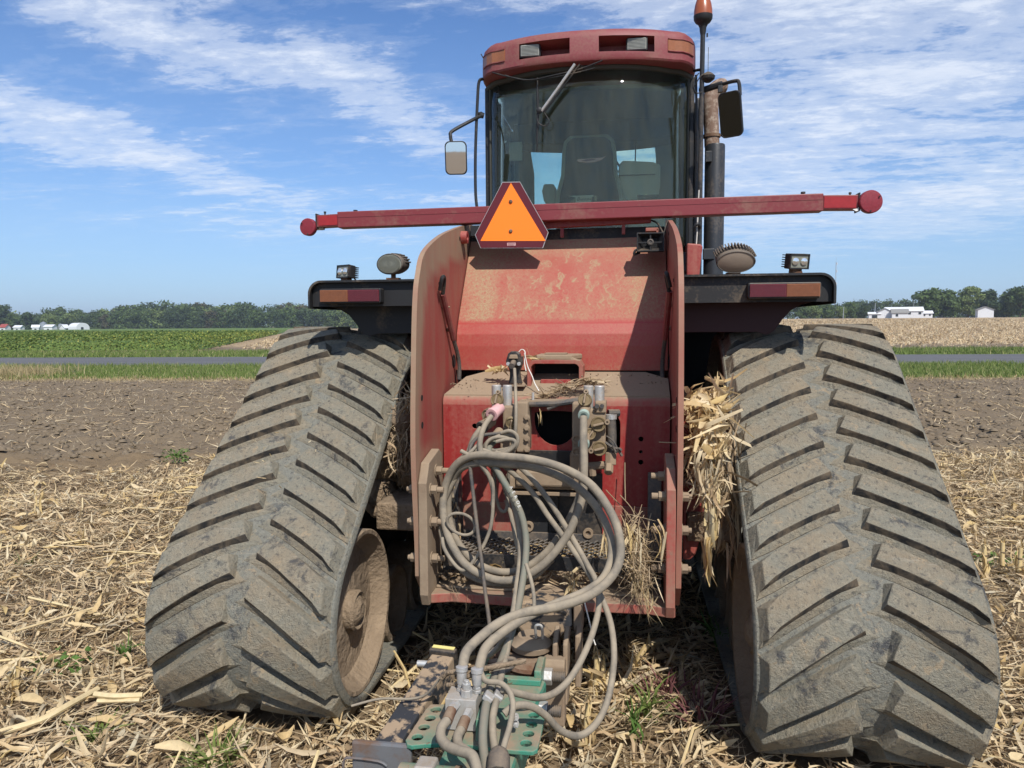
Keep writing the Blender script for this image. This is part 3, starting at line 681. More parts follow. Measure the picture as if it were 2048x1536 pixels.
sc = np_mesh('soybean_canopy', np.stack([XX.ravel(), YY.ravel(), ZZ.ravel()], 1), F, canopy, smooth=True)
tag(sc, 'closed green canopy of the soybean field running back to the woods', kind='stuff')

# harvested corn field right of it: rows of pale stubble bits
rg = np.random.default_rng(44); n = 90000
u = rg.uniform(-50, 110, n); w = rg.random(n) ** 1.6 * 150 + 48
x, y = UX * u - UY * w, UY * u + UX * w
k = (soy_side(x, y) < -1) & (rg.random(n) < np.clip((w - 49) / 10, .06, 1)); x, y, w = x[k], y[k], w[k]; n = len(x)
h = rg.uniform(.10, .28, n)
o = strips('far_corn_stubble', np.stack([x, y, h * .4 + far_z(x, y)], 1), h * (1 + w / 90), rg.uniform(.010, .032, n) * (1 + w / 90), rg.uniform(0, 6.3, n), rg.uniform(0, 1.3, n), rg.normal(0, .2, n), M['straw'], rg.uniform(-1, 1, n), nseg=2, taper=(1, .9, .3), seed=45)
tag(o, 'pale corn stubble in the harvested field beyond the road', 'stubble')

# ------------------------------------------------------------------ trees
def leaf_cloud(blobs, per, size, rg):
    """leaf cards spread through the shells of several lobes -> V, F"""
    Vs = []; n_all = 0; Cn = []; Sz = []; Nr = []
    for (c, r, k) in blobs:
        n = int(per * k)
        d = rg.normal(0, 1, (n, 3)); d /= np.linalg.norm(d, axis=1)[:, None]
        d[:, 2] = np.where(d[:, 2] < -0.5, -d[:, 2] * .4, d[:, 2])
        rad = rg.random(n) ** 0.35
        Cn.append(np.array(c) + d * rad[:, None] * np.array(r)); Nr.append(d + rg.normal(0, .45, (n, 3))); Sz.append(rg.uniform(.55, 1.25, n) * size)
    Cn = np.concatenate(Cn); Nr = np.concatenate(Nr); Sz = np.concatenate(Sz); n = len(Cn)
    Nr /= np.linalg.norm(Nr, axis=1)[:, None]
    a = np.cross(Nr, rg.normal(0, 1, (n, 3))); a /= np.linalg.norm(a, axis=1)[:, None]; b = np.cross(Nr, a)
    V = np.stack([Cn - a * Sz[:, None], Cn - b * Sz[:, None] * .6, Cn + a * Sz[:, None], Cn + b * Sz[:, None] * .6], 1).reshape(-1, 3)
    F = np.arange(n * 4).reshape(-1, 4)
    return V, F
def tree_blobs(h, w, rg, n=16, base=0.22):
    bl = []
    for i in range(n):
        t = (i + .5) / n; z = h * (base + (1 - base) * t); env = math.sin(math.pi * min(1, (t * .86 + .12))) ** 0.6
        a = rg.uniform(0, 6.3); rr = w * .5 * env * rg.uniform(.25, .75)
        r = w * rg.uniform(.16, .28)
        bl.append(((math.cos(a) * rr, math.sin(a) * rr, min(z, h - r * .8)), (r, r, r * rg.uniform(.7, 1)), r * r / (w * w) * 14))
    bl.append(((0, 0, h * .55), (w * .3, w * .3, h * .3), 1.2))
    return bl
def tree(x, y, h, w, mat, label, cat='tree', group=None, seed=0, per=260, base=.22):
    z0 = float(far_z(x, y))
    rg = np.random.default_rng(seed)
    t = empty('tree', (x, y, z0)); tag(t, label, cat, group)
    V, F = leaf_cloud(tree_blobs(h, w, rg, base=base), per, w * .045, rg)
    np_mesh('crown', V, F, mat, t)
    mb = MB(); mb.tube([(0, 0, -.1), (0.02 * w, 0, h * .3), (0, .02 * w, h * .7)], [h * .03, h * .022, h * .008], 7)
    for i in range(5):
        a = rg.uniform(0, 6.3); z = h * rg.uniform(.22, .45)
        mb.tube([(0, 0, z), (math.cos(a) * w * .15, math.sin(a) * w * .15, z + h * .15), (math.cos(a) * w * .32, math.sin(a) * w * .32, z + h * .25)], [h * .013, h * .008, h * .003], 5)
    mb.build('trunk', M['bark'], t, smooth=True)
    return t
def wood(name, spec, label, seed, per=120):
    """one mass of many trees"""
    rg = np.random.default_rng(seed); groups = {}
    for (x, y, h, w, mk) in spec:
        V, F = leaf_cloud([((c[0] + x, c[1] + y, c[2]), r, k) for c, r, k in tree_blobs(h, w, rg, 13, .0)], per, w * .05, rg)
        V[:, 2] += float(far_z(x, y)); groups.setdefault(mk, []).append(V)
    # one mesh, several material slots
    Vs = []; mi = []; mats = list(groups)
    for i, mk in enumerate(mats):
        for V in groups[mk]: Vs.append(V); mi += [i] * (len(V) // 4)
    V = np.concatenate(Vs); F = np.arange(len(V)).reshape(-1, 4)
    o = np_mesh(name, V, F, M[mats[0]])
    for mk in mats[1:]: o.data.materials.append(M[mk])
    o.data.polygons.foreach_set('material_index', np.array(mi, np.int32))
    tag(o, label, 'woods', kind='stuff'); return o
def skyl(pxx):   # top of the left woods above the horizon, in px of the full picture
    return np.interp(pxx, [0, 60, 130, 150, 175, 215, 330, 380, 470, 490, 520, 560, 620, 700, 760], [28, 28, 38, 34, 28, 38, 46, 44, 40, 48, 38, 40, 44, 42, 38])

def far(t, y): return 0.32 + t * y, y
_T = [(-300, -1.2002), (-100, -1.0216), (0, -.9355), (100, -.8513), (200, -.769), (300, -.6885), (400, -.6099), (500, -.5329), (600, -.4577), (700, -.384), (800, -.3119), (1500, .1529), (1600, .2141), (1700, .2742), (1800, .3331), (1900, .3908), (2000, .4475), (2100, .5031), (2200, .5577), (2400, .66)]
def tan_of(a): return float(np.interp(a, [q[0] for q in _T], [q[1] for q in _T]))
rg = random.Random(3)
spec = []
a = -260
while a < 800:
    for row, (yy, hs) in enumerate(((415, .82), (435, 1.02), (462, 1.12))):
        t = tan_of(a + rg.uniform(-6, 6)); y = yy / (1 - .135 * t) * (1 if t > -1 else 1); x, y = far(t, y)
        px_m = 1500 / (0.985 * y - 0.154 * x)
        h = float(skyl(a)) / px_m * hs * rg.uniform(.80, 1.06) + 1.6
        w = h * rg.uniform(.9, 1.25)
        mk = rg.choices(['tree_mid', 'tree_dark', 'tree_light', 'tree_brown'], [5, 4, 1.6, 1.0])[0]
        spec.append((x, y, h, w, mk))
    a += rg.uniform(14, 20)
wood('left_woods', spec, 'long dark green wood along the horizon behind the soybean field', 71, 75)
spec = []; a = 1560
while a < 2250:
    t = tan_of(a); x, y = far(t, rg.uniform(430, 470) * (1.0 - .1 * t)); px_m = 1500 / (0.985 * y - 0.154 * x)
    hh = 27 if a < 1680 else 33
    spec.append((x, y, hh / px_m * rg.uniform(.85, 1.15) + 1.2, hh / px_m * rg.uniform(1.1, 1.6), rg.choices(['tree_mid', 'tree_dark', 'tree_light'], [5, 4, 1.5])[0]))
    a += rg.uniform(10, 16)
wood('right_woods', spec, 'low distant wood on the horizon behind the white farm buildings', 72, 75)
# nearer trees round the two farmsteads
TR = [(1600, 300, 7.0, 6.5, 'tree_mid', 'rounded tree just right of the black fender, first of the right-hand row'),
      (1625, 300, 6.2, 6.0, 'tree_light', 'lighter tree beside the rounded one right of the black fender'),
      (1652, 305, 6.8, 7.5, 'tree_mid', 'broad green tree under the far lattice mast'),
      (1683, 290, 5.0, 4.6, 'tree_light', 'small round yellow green tree standing in the stubble edge'),
      (1700, 300, 6.6, 6.0, 'tree_mid', 'green tree between the small round tree and the white barn'),
      (1727, 310, 5.8, 5.6, 'tree_dark', 'dark low tree left of the white barn'),
      (1858, 285, 11.6, 10.8, 'tree_mid', 'tall broad tree rising at the right end of the white barn'),
      (1900, 285, 10.8, 9.0, 'tree_mid', 'middle tree of the tall group behind the barn'),
      (1936, 285, 12.2, 8.6, 'tree_light', 'tallest feathery tree left of the small white house'),
      (1972, 300, 11.4, 8.4, 'tree_dark', 'dense dark tree directly behind the small white house'),
      (1993, 290, 6.2, 5.6, 'tree_dark', 'low dark tree at the right wall of the small white house'),
      (2012, 290, 9.6, 8.0, 'tree_light', 'pale green tree right of the small white house'),
      (2040, 285, 11.8, 9.0, 'tree_mid', 'tree at the right edge of the photograph'),
      (5, 330, 13.2, 11.0, 'tree_dark', 'tall dark tree at the left edge of the photograph'),
      (22, 330, 9.0, 8.5, 'tree_mid', 'open crowned tree second from the left edge by the farm'),
      (58, 335, 9.2, 9.5, 'tree_dark', 'dark tree behind the low white sheds on the left'),
      (97, 345, 8.6, 9.0, 'tree_light', 'olive green tree behind the grain bin on the left')]
for i, (a, y, h, w, mk, lb) in enumerate(TR):
    x, y = far(tan_of(a), y)
    tree(x, y, h * (.9 if a > 1000 else 1.0), w * (1.15 if a > 1000 else 1), M[mk], lb, 'tree', 'trees round the farmsteads', 100 + i, per=330, base=.12)

# ------------------------------------------------------------------ farm buildings
def gable(name, x, y, L_, Wd, h, rise, rz, wallm, roofm, label, cat='building', doors=(), windows=(), over=.3, group=None):
    t = empty(name, (x, y, float(far_z(x, y))), rz); tag(t, label, cat, group)
    mb = MB(); mb.prism([(-Wd / 2, -.2), (Wd / 2, -.2), (Wd / 2, h), (0, h + rise), (-Wd / 2, h)], 'x', -L_ / 2, L_ / 2); mb.build('wall', wallm, t)
    for s in (-1, 1):
        r = MB(); th = .1
        a = (0, h + rise + .03); b = (s * (Wd / 2 + over), h - rise * over / (Wd / 2) + .03)
        r.prism([a, b, (b[0], b[1] + th), (a[0], a[1] + th)], 'x', -L_ / 2 - over, L_ / 2 + over); r.build('roof', roofm, t)
    for (u, wd, ht) in doors:
        MB().bb(u - wd / 2, u + wd / 2, -Wd / 2 - .06, -Wd / 2 - .003, 0, ht).build('door', M['window'] if ht < 3.1 else M['barn_white'], t)
    for (u, z, wd, ht) in windows:
        MB().bb(u - wd / 2, u + wd / 2, -Wd / 2 - .06, -Wd / 2 - .003, z, z + ht).build('window', M['window'], t)
    return t
def atp(a, y): return far(tan_of(a), y)
x, y = atp(1806, 270); gable('barn', x, y, 11, 8, 2.3, 1.3, R_(-14), M['barn_white'], M['barn_roof'], 'long low white metal barn at the far side of the harvested field', 'barn', doors=((-3, 2.6, 2.4),), windows=((1.5, 1.2, .8, .7), (4.5, 1.2, .8, .7)))
x, y = atp(1768, 262); gable('shed', x, y, 4, 4.4, 2.0, 1.1, R_(80), M['barn_white'], M['grey_roof'], 'white gabled shed at the left end of the long barn', 'shed', windows=((0, 1.0, .7, .8),))
x, y = atp(1798, 258); gable('shed', x, y, 4.6, 4, 1.7, 1.1, R_(-12), M['barn_white'], M['grey_roof'], 'small shed with grey shingle roof in front of the long barn', 'shed', windows=((-.9, .5, .7, .8),))
x, y = atp(1748, 262); gable('shed', x, y, 3.4, 3, 1.4, .5, R_(-12), M['barn_white'], M['barn_roof'], 'tiny white lean-to left of the gabled shed', 'shed', doors=((0, 1.6, 1.0),))
x, y = atp(1852, 276); gable('house', x, y, 3.2, 4, 1.6, .8, R_(-12), M['barn_white'], M['barn_roof'], 'low white house half hidden under the tall broad tree', 'house', windows=((-.8, .7, .5, .6), (.8, .7, .5, .6)))
x, y = atp(1884, 292); gable('house', x, y, 4, 4, 1.5, .6, R_(-12), M['barn_white'], M['grey_roof'], 'low white building glimpsed between the tall trees', 'house', windows=((-1, .7, .8, .6),))
x, y = atp(1968, 262); gable('house', x, y, 3.8, 4.4, 2.5, .9, R_(78), M['barn_white'], M['grey_roof'], 'small two storey white house before the dense dark tree', 'house', windows=((0, 2.5, .55, .5), (0, 1.3, .5, .5), (-1.6, .9, .3, .7)))
for (a, yy, L_, Wd, h, rs, rz, rm, lb) in ((10, 300, 5, 5, 1.6, 1.6, 5, 'red_roof', 'low house with a red roof at the left edge'), (38, 305, 6, 4, 1.5, 1.0, 5, 'barn_roof', 'white shed under the dark tree on the left'),
        (72, 305, 5, 4, 1.5, 1.2, 30, 'barn_roof', 'white shed left of the grain bin'), (101, 300, 7, 5, 1.7, 1.0, 5, 'barn_roof', 'white farmhouse right of the grain bin'), (129, 305, 5, 4, 1.2, 1.7, 85, 'barn_roof', 'small white shed with a steep roof beside the arched barn')):
    x, y = atp(a, yy); gable('shed', x, y, L_ * .55, Wd * .7, h + .3, rs * .8, R_(rz), M['barn_white'], M[rm], lb, 'shed', windows=((0, .5, .8, .6),))
x, y = atp(158, 300); t = empty('barn', (x, y, 0), R_(-15)); tag(t, 'white arched roof barn at the right end of the left farm', 'barn')
arc = [(-3.2, -.2)] + [(-3.2 * math.cos(R_(q)), 1.0 + 2.6 * math.sin(R_(q)) ** .8) for q in range(0, 181, 15)] + [(3.2, -.2)]
MB().prism(arc, 'x', -2.6, 2.6).build('wall', M['barn_white'], t); MB().bb(2.6, 2.66, -1.0, .2, 0, 1.7).build('door', M['window'], t)
for a, r, h, lb in ((87, 1.4, 3.6, 'silver grain bin standing left of the white farmhouse'), (121, .9, 2.9, 'small silver grain bin right of the white farmhouse')):
    x, y = atp(a, 310); t = empty('grain_bin', (x, y, 0)); tag(t, lb, 'grain bin')
    MB().lathe([(-.1, r), (h, r)], (0, 0, 0), (0, 0, 1), 20).build('wall', M['bin'], t); MB().lathe([(h, r * 1.05), (h + r * .5, .15), (h + r * .55, .1)], (0, 0, 0), (0, 0, 1), 20).build('roof', M['bin'], t)
# mast and poles
x, y = atp(1669, 640); t = empty('radio_mast', (x, y, 2)); tag(t, 'thin grey lattice radio mast above the trees right of the fender', 'mast')
mb = MB(); Hm = 48
for k in range(3):
    a = k * 2.094; mb.tube([(math.cos(a) * .45, math.sin(a) * .45, 0), (math.cos(a) * .3, math.sin(a) * .3, Hm)], .10, 5)
for i in range(32):
    z = i * 1.5; a = (i % 3) * 2.094; b = ((i + 1) % 3) * 2.094; mb.tube([(math.cos(a) * .42, math.sin(a) * .42, z), (math.cos(b) * .42, math.sin(b) * .42, z + 1.5)], .06, 4)
mb.build('lattice', M['mast'], t); MB().tube([(0, 0, Hm), (0, 0, Hm + 4)], .07, 5).build('antenna', M['mast'], t)
for z in (Hm - 2, Hm - 8, Hm - 18):
    MB().tube([(.6, -.5, z), (.6, -.5, z + 1.6)], .35, 8).build('dish', M['barn_white'], t)
x, y = atp(1826, 300); t = empty('antenna_mast', (x, y, 3)); tag(t, 'short white antenna mast above the long barn roof', 'mast')
MB().tube([(0, 0, 0), (0, 0, 7.4)], .07, 5).build('pole', M['mast'], t); MB().tube([(-.8, 0, 7), (.8, 0, 7)], .06, 5).build('crossbar', M['mast'], t)
for a, yy, h, lb in ((1686, 265, 3.9, 'bare utility pole in front of the small round tree'), (1749, 262, 5.0, 'utility pole beside the tiny white lean-to'), (262, 420, 8, 'pale dead trunk standing in the left wood')):
    x, y = atp(a, yy); t = empty('utility_pole' if h != 8 else 'dead_trunk', (x, y, float(far_z(x, y)))); tag(t, lb, 'pole' if h != 8 else 'dead tree')
    MB().tube([(0, 0, -.1), (.1, 0, h)], [.14, .09], 6).build('pole' if h != 8 else 'trunk', M['bin'], t)

# bare headland patch right of the soybeans
# (kept as part of the ground material and relief)


# ================================================================== tractor
TR_ = empty('tractor', (0, 3.876, 0)); tag(TR_, 'dusty red articulated tractor on four rubber tracks seen from behind', 'tractor')
class Off:     # parts are given in world coordinates and parented at the tractor's base
    pass
def part(mb, name, mat, parent=None, **kw):
    o = mb.build(name, mat, None, **kw) if isinstance(mb, MB) else mb
    attach(o, parent or TR_); return o
def attach(o, parent):
    o.parent = parent
    o.matrix_parent_inverse = Matrix.Translation(-wloc(parent))
def wloc(p):
    v = Vector(p.location)
    # meshes built in world coordinates have location 0 but sit under the tractor with the inverse applied
    q = p
    if p is TR_: return v
    return Vector((0, 0, 0))

# ---- track profile: drive wheel on top, idler behind and ahead
IY, IZ, IR = 2.90, 0.42, 0.37
DY, DZ, DR = 3.876, 1.08, 0.47
th0 = math.atan2(.778, -.628)                     # direction of the normal of the sloping run
S1 = DY - IY; S2 = S1 + IR * (1.5 * math.pi - th0); S3 = S2 + math.hypot(DY - IY, DZ - IZ) * 1.0; S4 = S3 + DR * (th0 - math.pi / 2)
S3 = S2 + 1.174; S4 = S3 + DR * (th0 - math.pi / 2); SL = 2 * S4
def prof(s, h, dy=0.0):
    s = s % SL; mir = 1
    if s > S4: s = SL - s; mir = -1
    if s < S1: y, z, ny_, nz_ = DY - s, IZ - IR, 0, -1
    elif s < S2:
        a = 1.5 * math.pi - (s - S1) / IR; y, z = IY + IR * math.cos(a), IZ + IR * math.sin(a); ny_, nz_ = math.cos(a), math.sin(a)
    elif s < S3:
        q = (s - S2) / (S3 - S2); ny_, nz_ = math.cos(th0), math.sin(th0)
        y = (IY + IR * ny_) * (1 - q) + (DY + DR * ny_) * q; z = (IZ + IR * nz_) * (1 - q) + (DZ + DR * nz_) * q
    else:
        a = th0 - (s - S3) / DR; y, z = DY + DR * math.cos(a), DZ + DR * math.sin(a); ny_, nz_ = math.cos(a), math.sin(a)
    y += ny_ * h; z += nz_ * h
    if mir < 0: y = 2 * DY - y
    return y + dy, z
PITCH = SL / 43
def belt(side, dy=0.0):
    n = 172; xs = [.745, .752, .775, .95, 1.126, 1.30, 1.477, 1.500, 1.507]; hs = [-.012, -.003, .0, .0, .004, .0, .0, -.003, -.012]
    V = []
    for i in range(n):
        s = SL * i / n
        for x, h in zip(xs, hs): y, z = prof(s, h, dy); V.append((side * x, y, z))
        for x in (1.507, .745): y, z = prof(s, -.034, dy); V.append((side * x, y, z))
    k = len(xs) + 2; F = []
    for i in range(n):
        j = (i + 1) % n
        for q in range(k): F.append((i * k + q, i * k + (q + 1) % k, j * k + (q + 1) % k, j * k + q))
    o = mesh_obj('rubber_track', V, F, M['rubber_belt'], smooth=True, auto=40); attach(o, TR_); return o
LUG_H = .047
def lug(side, half, s0, parent, rg):
    """half 'in' = towards the tractor, 'out' = away"""
    if half == 'in': xa, xb, run = 1.088, .768, .198
    else: xa, xb, run = 1.166, 1.488, .186
    n = 6; V = []; hh = LUG_H * rg.uniform(.94, 1.03); dx = 1 if xb > xa else -1
    wl, wh = .034, .013; top = .090
    for i in range(n + 1):
        u = i / n; x = xa + (xb - xa) * u; bend = .006 * math.sin(math.pi * u)
        c = s0 - run * u + bend
        e = 1.0
        if i == 0:
            # pointed, sloping inner tip
            k_ = run / abs(xb - xa); rows = [(c - wl - .003 + .030 * k_, -.005, -dx * .062), (c - wl + .034 * k_, .004, -dx * .060), (c - .010, hh * .30, -dx * .012), (c, hh * .97, 0), (c + top - .036 * k_, hh * .95, dx * .036), (c + top + wh - .016 * k_, 0, dx * .016)]
        elif i == n:
            rows = [(c - wl - .003, -.005, dx * .012), (c - wl, .003, dx * .012), (c - .010, hh * .30, 0), (c, hh, -dx * .016), (c + top, hh, -dx * .016), (c + top + wh, 0, dx * .012)]
        else: rows = [(c - wl - .003, -.005, 0), (c - wl, .003, 0), (c - .009, hh * .42, 0), (c + rg.uniform(-.002, .002), hh, 0), (c + top, hh, 0), (c + top + wh, 0, 0)]
        for s, h, ox in rows:
            y, z = prof(s, h if h else -.004); V.append((side * (x + ox), y, z))
    F = []
    for i in range(n):
        for q in range(5): F.append((i * 6 + q, i * 6 + q + 1, i * 6 + 7 + q, i * 6 + 6 + q))
    F += [(0, 1, 2, 3, 4, 5), (n * 6 + 5, n * 6 + 4, n * 6 + 3, n * 6 + 2, n * 6 + 1, n * 6)]
    me = bpy.data.meshes.new('lug'); me.from_pydata(V, [], F); me.update(); me.materials.append(M['rubber']); me.materials.append(M['rubber_side_shade'])
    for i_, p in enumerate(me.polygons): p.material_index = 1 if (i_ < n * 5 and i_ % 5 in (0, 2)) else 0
    bm = bmesh.new(); bm.from_mesh(me); bmesh.ops.recalc_face_normals(bm, faces=bm.faces); bm.to_mesh(me); bm.free()
    o = bpy.data.objects.new('lug', me); C.objects.link(o); o.parent = parent
    b = o.modifiers.new('bevel', 'BEVEL'); b.width = .0035; b.segments = 2; b.limit_method = 'ANGLE'; b.angle_limit = R_(42)
    return o
rgl = random.Random(5)
for side in (-1, 1):
    bt = belt(side)
    off_in = .153 - .633
    for k in range(43):
        s_in = (off_in + k * PITCH); s_out = s_in + PITCH / 2
        lug(side, 'in', s_in, bt, rgl); lug(side, 'out', s_out, bt, rgl)
    fb = belt(side, 3.9)                              # the front pair, seen only in the dark under the tractor

# ---- wheels of the undercarriage
def wheel(name, side, y, z, r, x_face, depth, mat, hub=True, dish=.07):
    o = part(MB().lathe([(0, r * .96), (0, r), (-depth, r), (-depth, r * .93), (-.02, r * .91), (-.008, r * .93), (0, r * .96)], (side * x_face, y, z), (-side, 0, 0), 48) if False else
             MB().lathe([(depth, r), (0.004, r), (0, r * .985), (0.002, r * .94), (dish * .55, r * .90), (dish, r * .80), (dish * 1.08, r * .5), (dish * .9, r * .32), (dish * .9, 0.0)], (side * x_face, y, z), (side, 0, 0), 56), name, mat, smooth=True, auto=30)
    if hub:
        h = MB().lathe([(dish + .02, r * .25), (.030, r * .25), (.020, r * .225), (.032, r * .195), (.022, r * .15), (.008, r * .09), (.006, 0)], (side * x_face, y, z), (side, 0, 0), 28)
        part(h, 'hub', M['mud'], o, smooth=True, auto=30)
    return o
for side in (-1, 1):
    wheel('idler_wheel', side, IY, IZ, IR - .035, .760, .16, M['mudwheel'])
    MBw = MB().lathe([(0, .30), (.4, .30)], (side * 1.3, IY, IZ), (side * -1, 0, 0), 24); part(MBw, 'idler_wheel', M['mudwheel'], smooth=True)
    wheel('idler_wheel', side, 2 * DY - IY, IZ, IR - .035, .760, .16, M['mudwheel'])
    for yy in (3.47, 3.876, 4.28):
        o = part(MB().lathe([(.16, .185), (.006, .185), (0, .178), (0, .155), (.10, .140), (.11, 0)], (side * .80, yy, .05 + .185), (side, 0, 0), 40), 'track_roller', M['mudwheel'], smooth=True, auto=30)
        part(MB().lathe([(.10, .11), (.06, .05), (.05, 0)], (side * .80, yy, .235), (side, 0, 0), 20), 'hub', M['mud'], o, smooth=True)
    o = wheel('drive_wheel', side, DY, DZ, DR - .04, .80, .2, M['mudwheel'], hub=False)
    part(MB().cyl((side * .95, DY, DZ), (side * .30, DY, DZ), .17, 24), 'axle_housing', M['mud'], smooth=True)
    part(MB().bb(side * .78, side * .56, 3.12, 4.7, .70, .82), 'track_frame', M['mud'], bevel=.01)
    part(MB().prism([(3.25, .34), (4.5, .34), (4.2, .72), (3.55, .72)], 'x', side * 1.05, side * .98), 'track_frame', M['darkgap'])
# chassis between the tracks, in the dark
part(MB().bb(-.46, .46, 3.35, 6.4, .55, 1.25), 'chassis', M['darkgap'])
part(MB().bb(-.30, .30, 3.2, 9.0, .42, .60), 'chassis_rail', M['rust'])
part(MB().bb(-.60, .60, 4.5, 8.9, .9, 1.75), 'front_frame', M['blackmetal'])
part(MB().cyl((-.85, 3.876 + 3.9, 1.08), (.85, 3.876 + 3.9, 1.08), .18), 'axle_housing', M['mud'], smooth=True)
# left: lift cylinder and mud shelf beside the side plate
part(MB().lathe([(0, .0), (0, .15), (.05, .19), (.22, .19), (.26, .12), (.3, 0)], (-.52, 3.50, .98), (-1, 0, 0), 24), 'final_drive_cover', M['mud'], smooth=True)
part(MB().cyl((-.62, 3.3, .86), (-.60, 3.75, 1.30), .10), 'hydraulic_cylinder', M['mud'], smooth=True)

# ---- side plates (one each side of the hitch), outline traced as Y, Z
PL = [(2.925, .500), (2.835, .60), (2.83, .75), (2.80, 1.12), (2.83, 1.50), (2.86, 1.70), (2.90, 1.80), (2.985, 1.895), (3.23, 1.985), (3.50, 2.05), (3.75, 2.10), (3.93, 2.125), (3.98, 2.08), (3.98, 1.2), (3.6, .62), (3.30, .50)]
def side_plate(side):
    # dense inner face so the dust rim can follow the edge
    o2 = [Vector(p) for p in PL]
    pts = catmull([Vector((p[0], p[1], 0)) for p in PL[1:12]], 5)
    out = [(PL[0][0], PL[0][1])] + [(p.x, p.y) for p in pts] + PL[12:]
    x0, x1 = side * .500, side * .520
    ny_, nz_ = 70, 120
    bm = bmesh.new()
    def mk(x): return [bm.verts.new((x, a, b)) for a, b in out]
    va, vb = mk(x0), mk(x1)
    fa = bm.faces.new(va); fb_ = bm.faces.new(vb)
    for i in range(len(out)): bm.faces.new((va[i], vb[i], vb[(i + 1) % len(out)], va[(i + 1) % len(out)]))
    # cut the faces on a grid
    for k in range(1, 40):
        geom = bm.verts[:] + bm.edges[:] + bm.faces[:]
        bmesh.ops.bisect_plane(bm, geom=geom, plane_co=(0, 0, .5 + k * .042), plane_no=(0, 0, 1))
    for k in range(1, 26):
        geom = bm.verts[:] + bm.edges[:] + bm.faces[:]
        bmesh.ops.bisect_plane(bm, geom=geom, plane_co=(0, 2.8 + k * .045, 0), plane_no=(0, 1, 0))
    bmesh.ops.recalc_face_normals(bm, faces=bm.faces)
    me = bpy.data.meshes.new('side_plate'); bm.to_mesh(me); bm.free(); me.materials.append(M['plate'])
    a = me.color_attributes.new('stain', 'FLOAT_COLOR', 'POINT')
    seg = [(Vector(out[i]), Vector(out[i + 1])) for i in range(len(out) - 4)]
    for v in me.vertices:
        p = Vector((v.co.y, v.co.z)); dmin = 9
        for s, e in seg[:58]:
            d = e - s; t = max(0, min(1, (p - s).dot(d) / max(d.length_squared, 1e-9))); dmin = min(dmin, (p - s - d * t).length)
        wdt = .05 + .07 * max(0, min(1, (p.y - 1.2) / .7)) + (.05 * max(0, p.y - 1.85) / .2) + .03 * float(noise2(v.co.y * 9, v.co.z * 7, 3))
        f = (0.82 if side < 0 else .5) * max(0, min(1, (wdt - dmin) / .05 + .5)); f = max(f, .20 + (0.25 if p.y < 1.1 and side < 0 else 0))
        a.data[v.index].color = (f, 0, 0, 1)
    o = bpy.data.objects.new('side_plate', me); C.objects.link(o); attach(o, TR_)
    return o
for side in (-1, 1):
    sp_ = side_plate(side)
    # holes in the plate: dark drilled discs with a rim
    for (y, z, r) in ((2.90, 1.31, .010), (2.90, 1.20, .011), (3.20, 1.78, .006), (3.46, 1.43, .026), (3.62, 2.02, .008)):
        part(MB().lathe([(0.0, r * 1.25), (.0015, r * 1.2), (.0015, r), (-.004, r * .95), (-.004, 0)], (side * .4995, y, z), (-side, 0, 0), 16), 'plate_hole', M['darkgap'], sp_)
    # bolted bracket along the lower rear edge
    br = MB(); br.prism([(2.815, .53), (2.815, .98), (2.86, 1.055), (3.02, 1.085), (3.07, 1.06), (3.07, .62), (2.95, .50), (2.84, .48)], 'x', side * .497, side * .462)
    bo = part(br, 'hitch_bracket', M['tan'] if side < 0 else M['red_dusty'], bevel=.004)
    for (y, z) in ((2.96, 1.005), (2.872, .945), (2.872, .815), (2.872, .665)):
        b = MB().hexbolt((side * .462, y, z), (-side, 0, 0), .0195, .024, .026, .012); part(b, 'bolt', M['tan'], bo, bevel=.0015)
        if z < 1.0: part(MB().hexbolt((side * .521, y, z), (side, 0, 0), .019, .022, .012), 'bolt', M['tan'], bo, bevel=.0015)
    # gusset in worn dark blue-grey
    g = MB().prism([(3.02, .52), (3.12, .98), (3.16, .98), (3.22, .52)], 'x', side * .455, side * .40); part(g, 'gusset', M['hose_dark'], bevel=.003)
    # hose guard tube: sleeve with cable
    g = MB().tube([(side * .488, 3.18, 1.62), (side * .484, 3.42, 1.50)] if False else [(side * .484, 3.20, 1.735), (side * .476, 3.36, 1.535)], .013, 8); part(g, 'cable_sleeve', M['red_bar'], sp_, smooth=True)
    g = MB().tube([(side * .484, 3.155, 1.75), (side * .47, 3.14, 1.80), (side * .468, 3.17, 1.80), (side * .482, 3.20, 1.735)], .009, 8, smooth_path=5); part(g, 'cable', M['black'], sp_, smooth=True)
    g = MB().tube([(side * .476, 3.36, 1.535), (side * .470, 3.42, 1.46), (side * .468, 3.44, 1.40), (side * .470, 3.44, 1.345)], .010, 8, smooth_path=5); part(g, 'cable', M['hose_dark'], sp_, smooth=True)
    for (y, z) in ((3.27, 1.68), (3.34, 1.58)): part(MB().hexbolt((side * .497, y, z), (-side, 0, 0), .008, .012, .012), 'bolt', M['tan'], sp_)
# lug on the left plate top
part(MB().lathe([(0, .032), (.03, .030), (.03, .015), (.012, .013), (.012, 0)], (-.499, 3.66, 2.03), (1, 0, 0), 16), 'eyelet', M['red'], smooth=True)

for (yy_, pts_) in ((3.15, [(0.5448,3.1500,0.9267),(0.6881,3.1500,0.9307),(0.6789,3.1500,0.8717),(0.6560,3.1500,0.7866),(0.6167,3.1500,0.7004),(0.5972,3.1500,0.6357),(0.5771,3.1500,0.6156),(0.5484,3.1500,0.6144)]), (3.05, [(0.5341,3.0500,1.2520),(0.5577,3.0500,1.2443),(0.5757,3.0500,1.2063),(0.5791,3.0500,1.0853),(0.5639,3.0500,1.0505),(0.5366,3.0500,1.0438)])):
    part(MB().prism([(p[0], p[2]) for p in pts_], 'y', yy_, yy_ + .02), 'frame_wing', M['red'], bevel=.003)
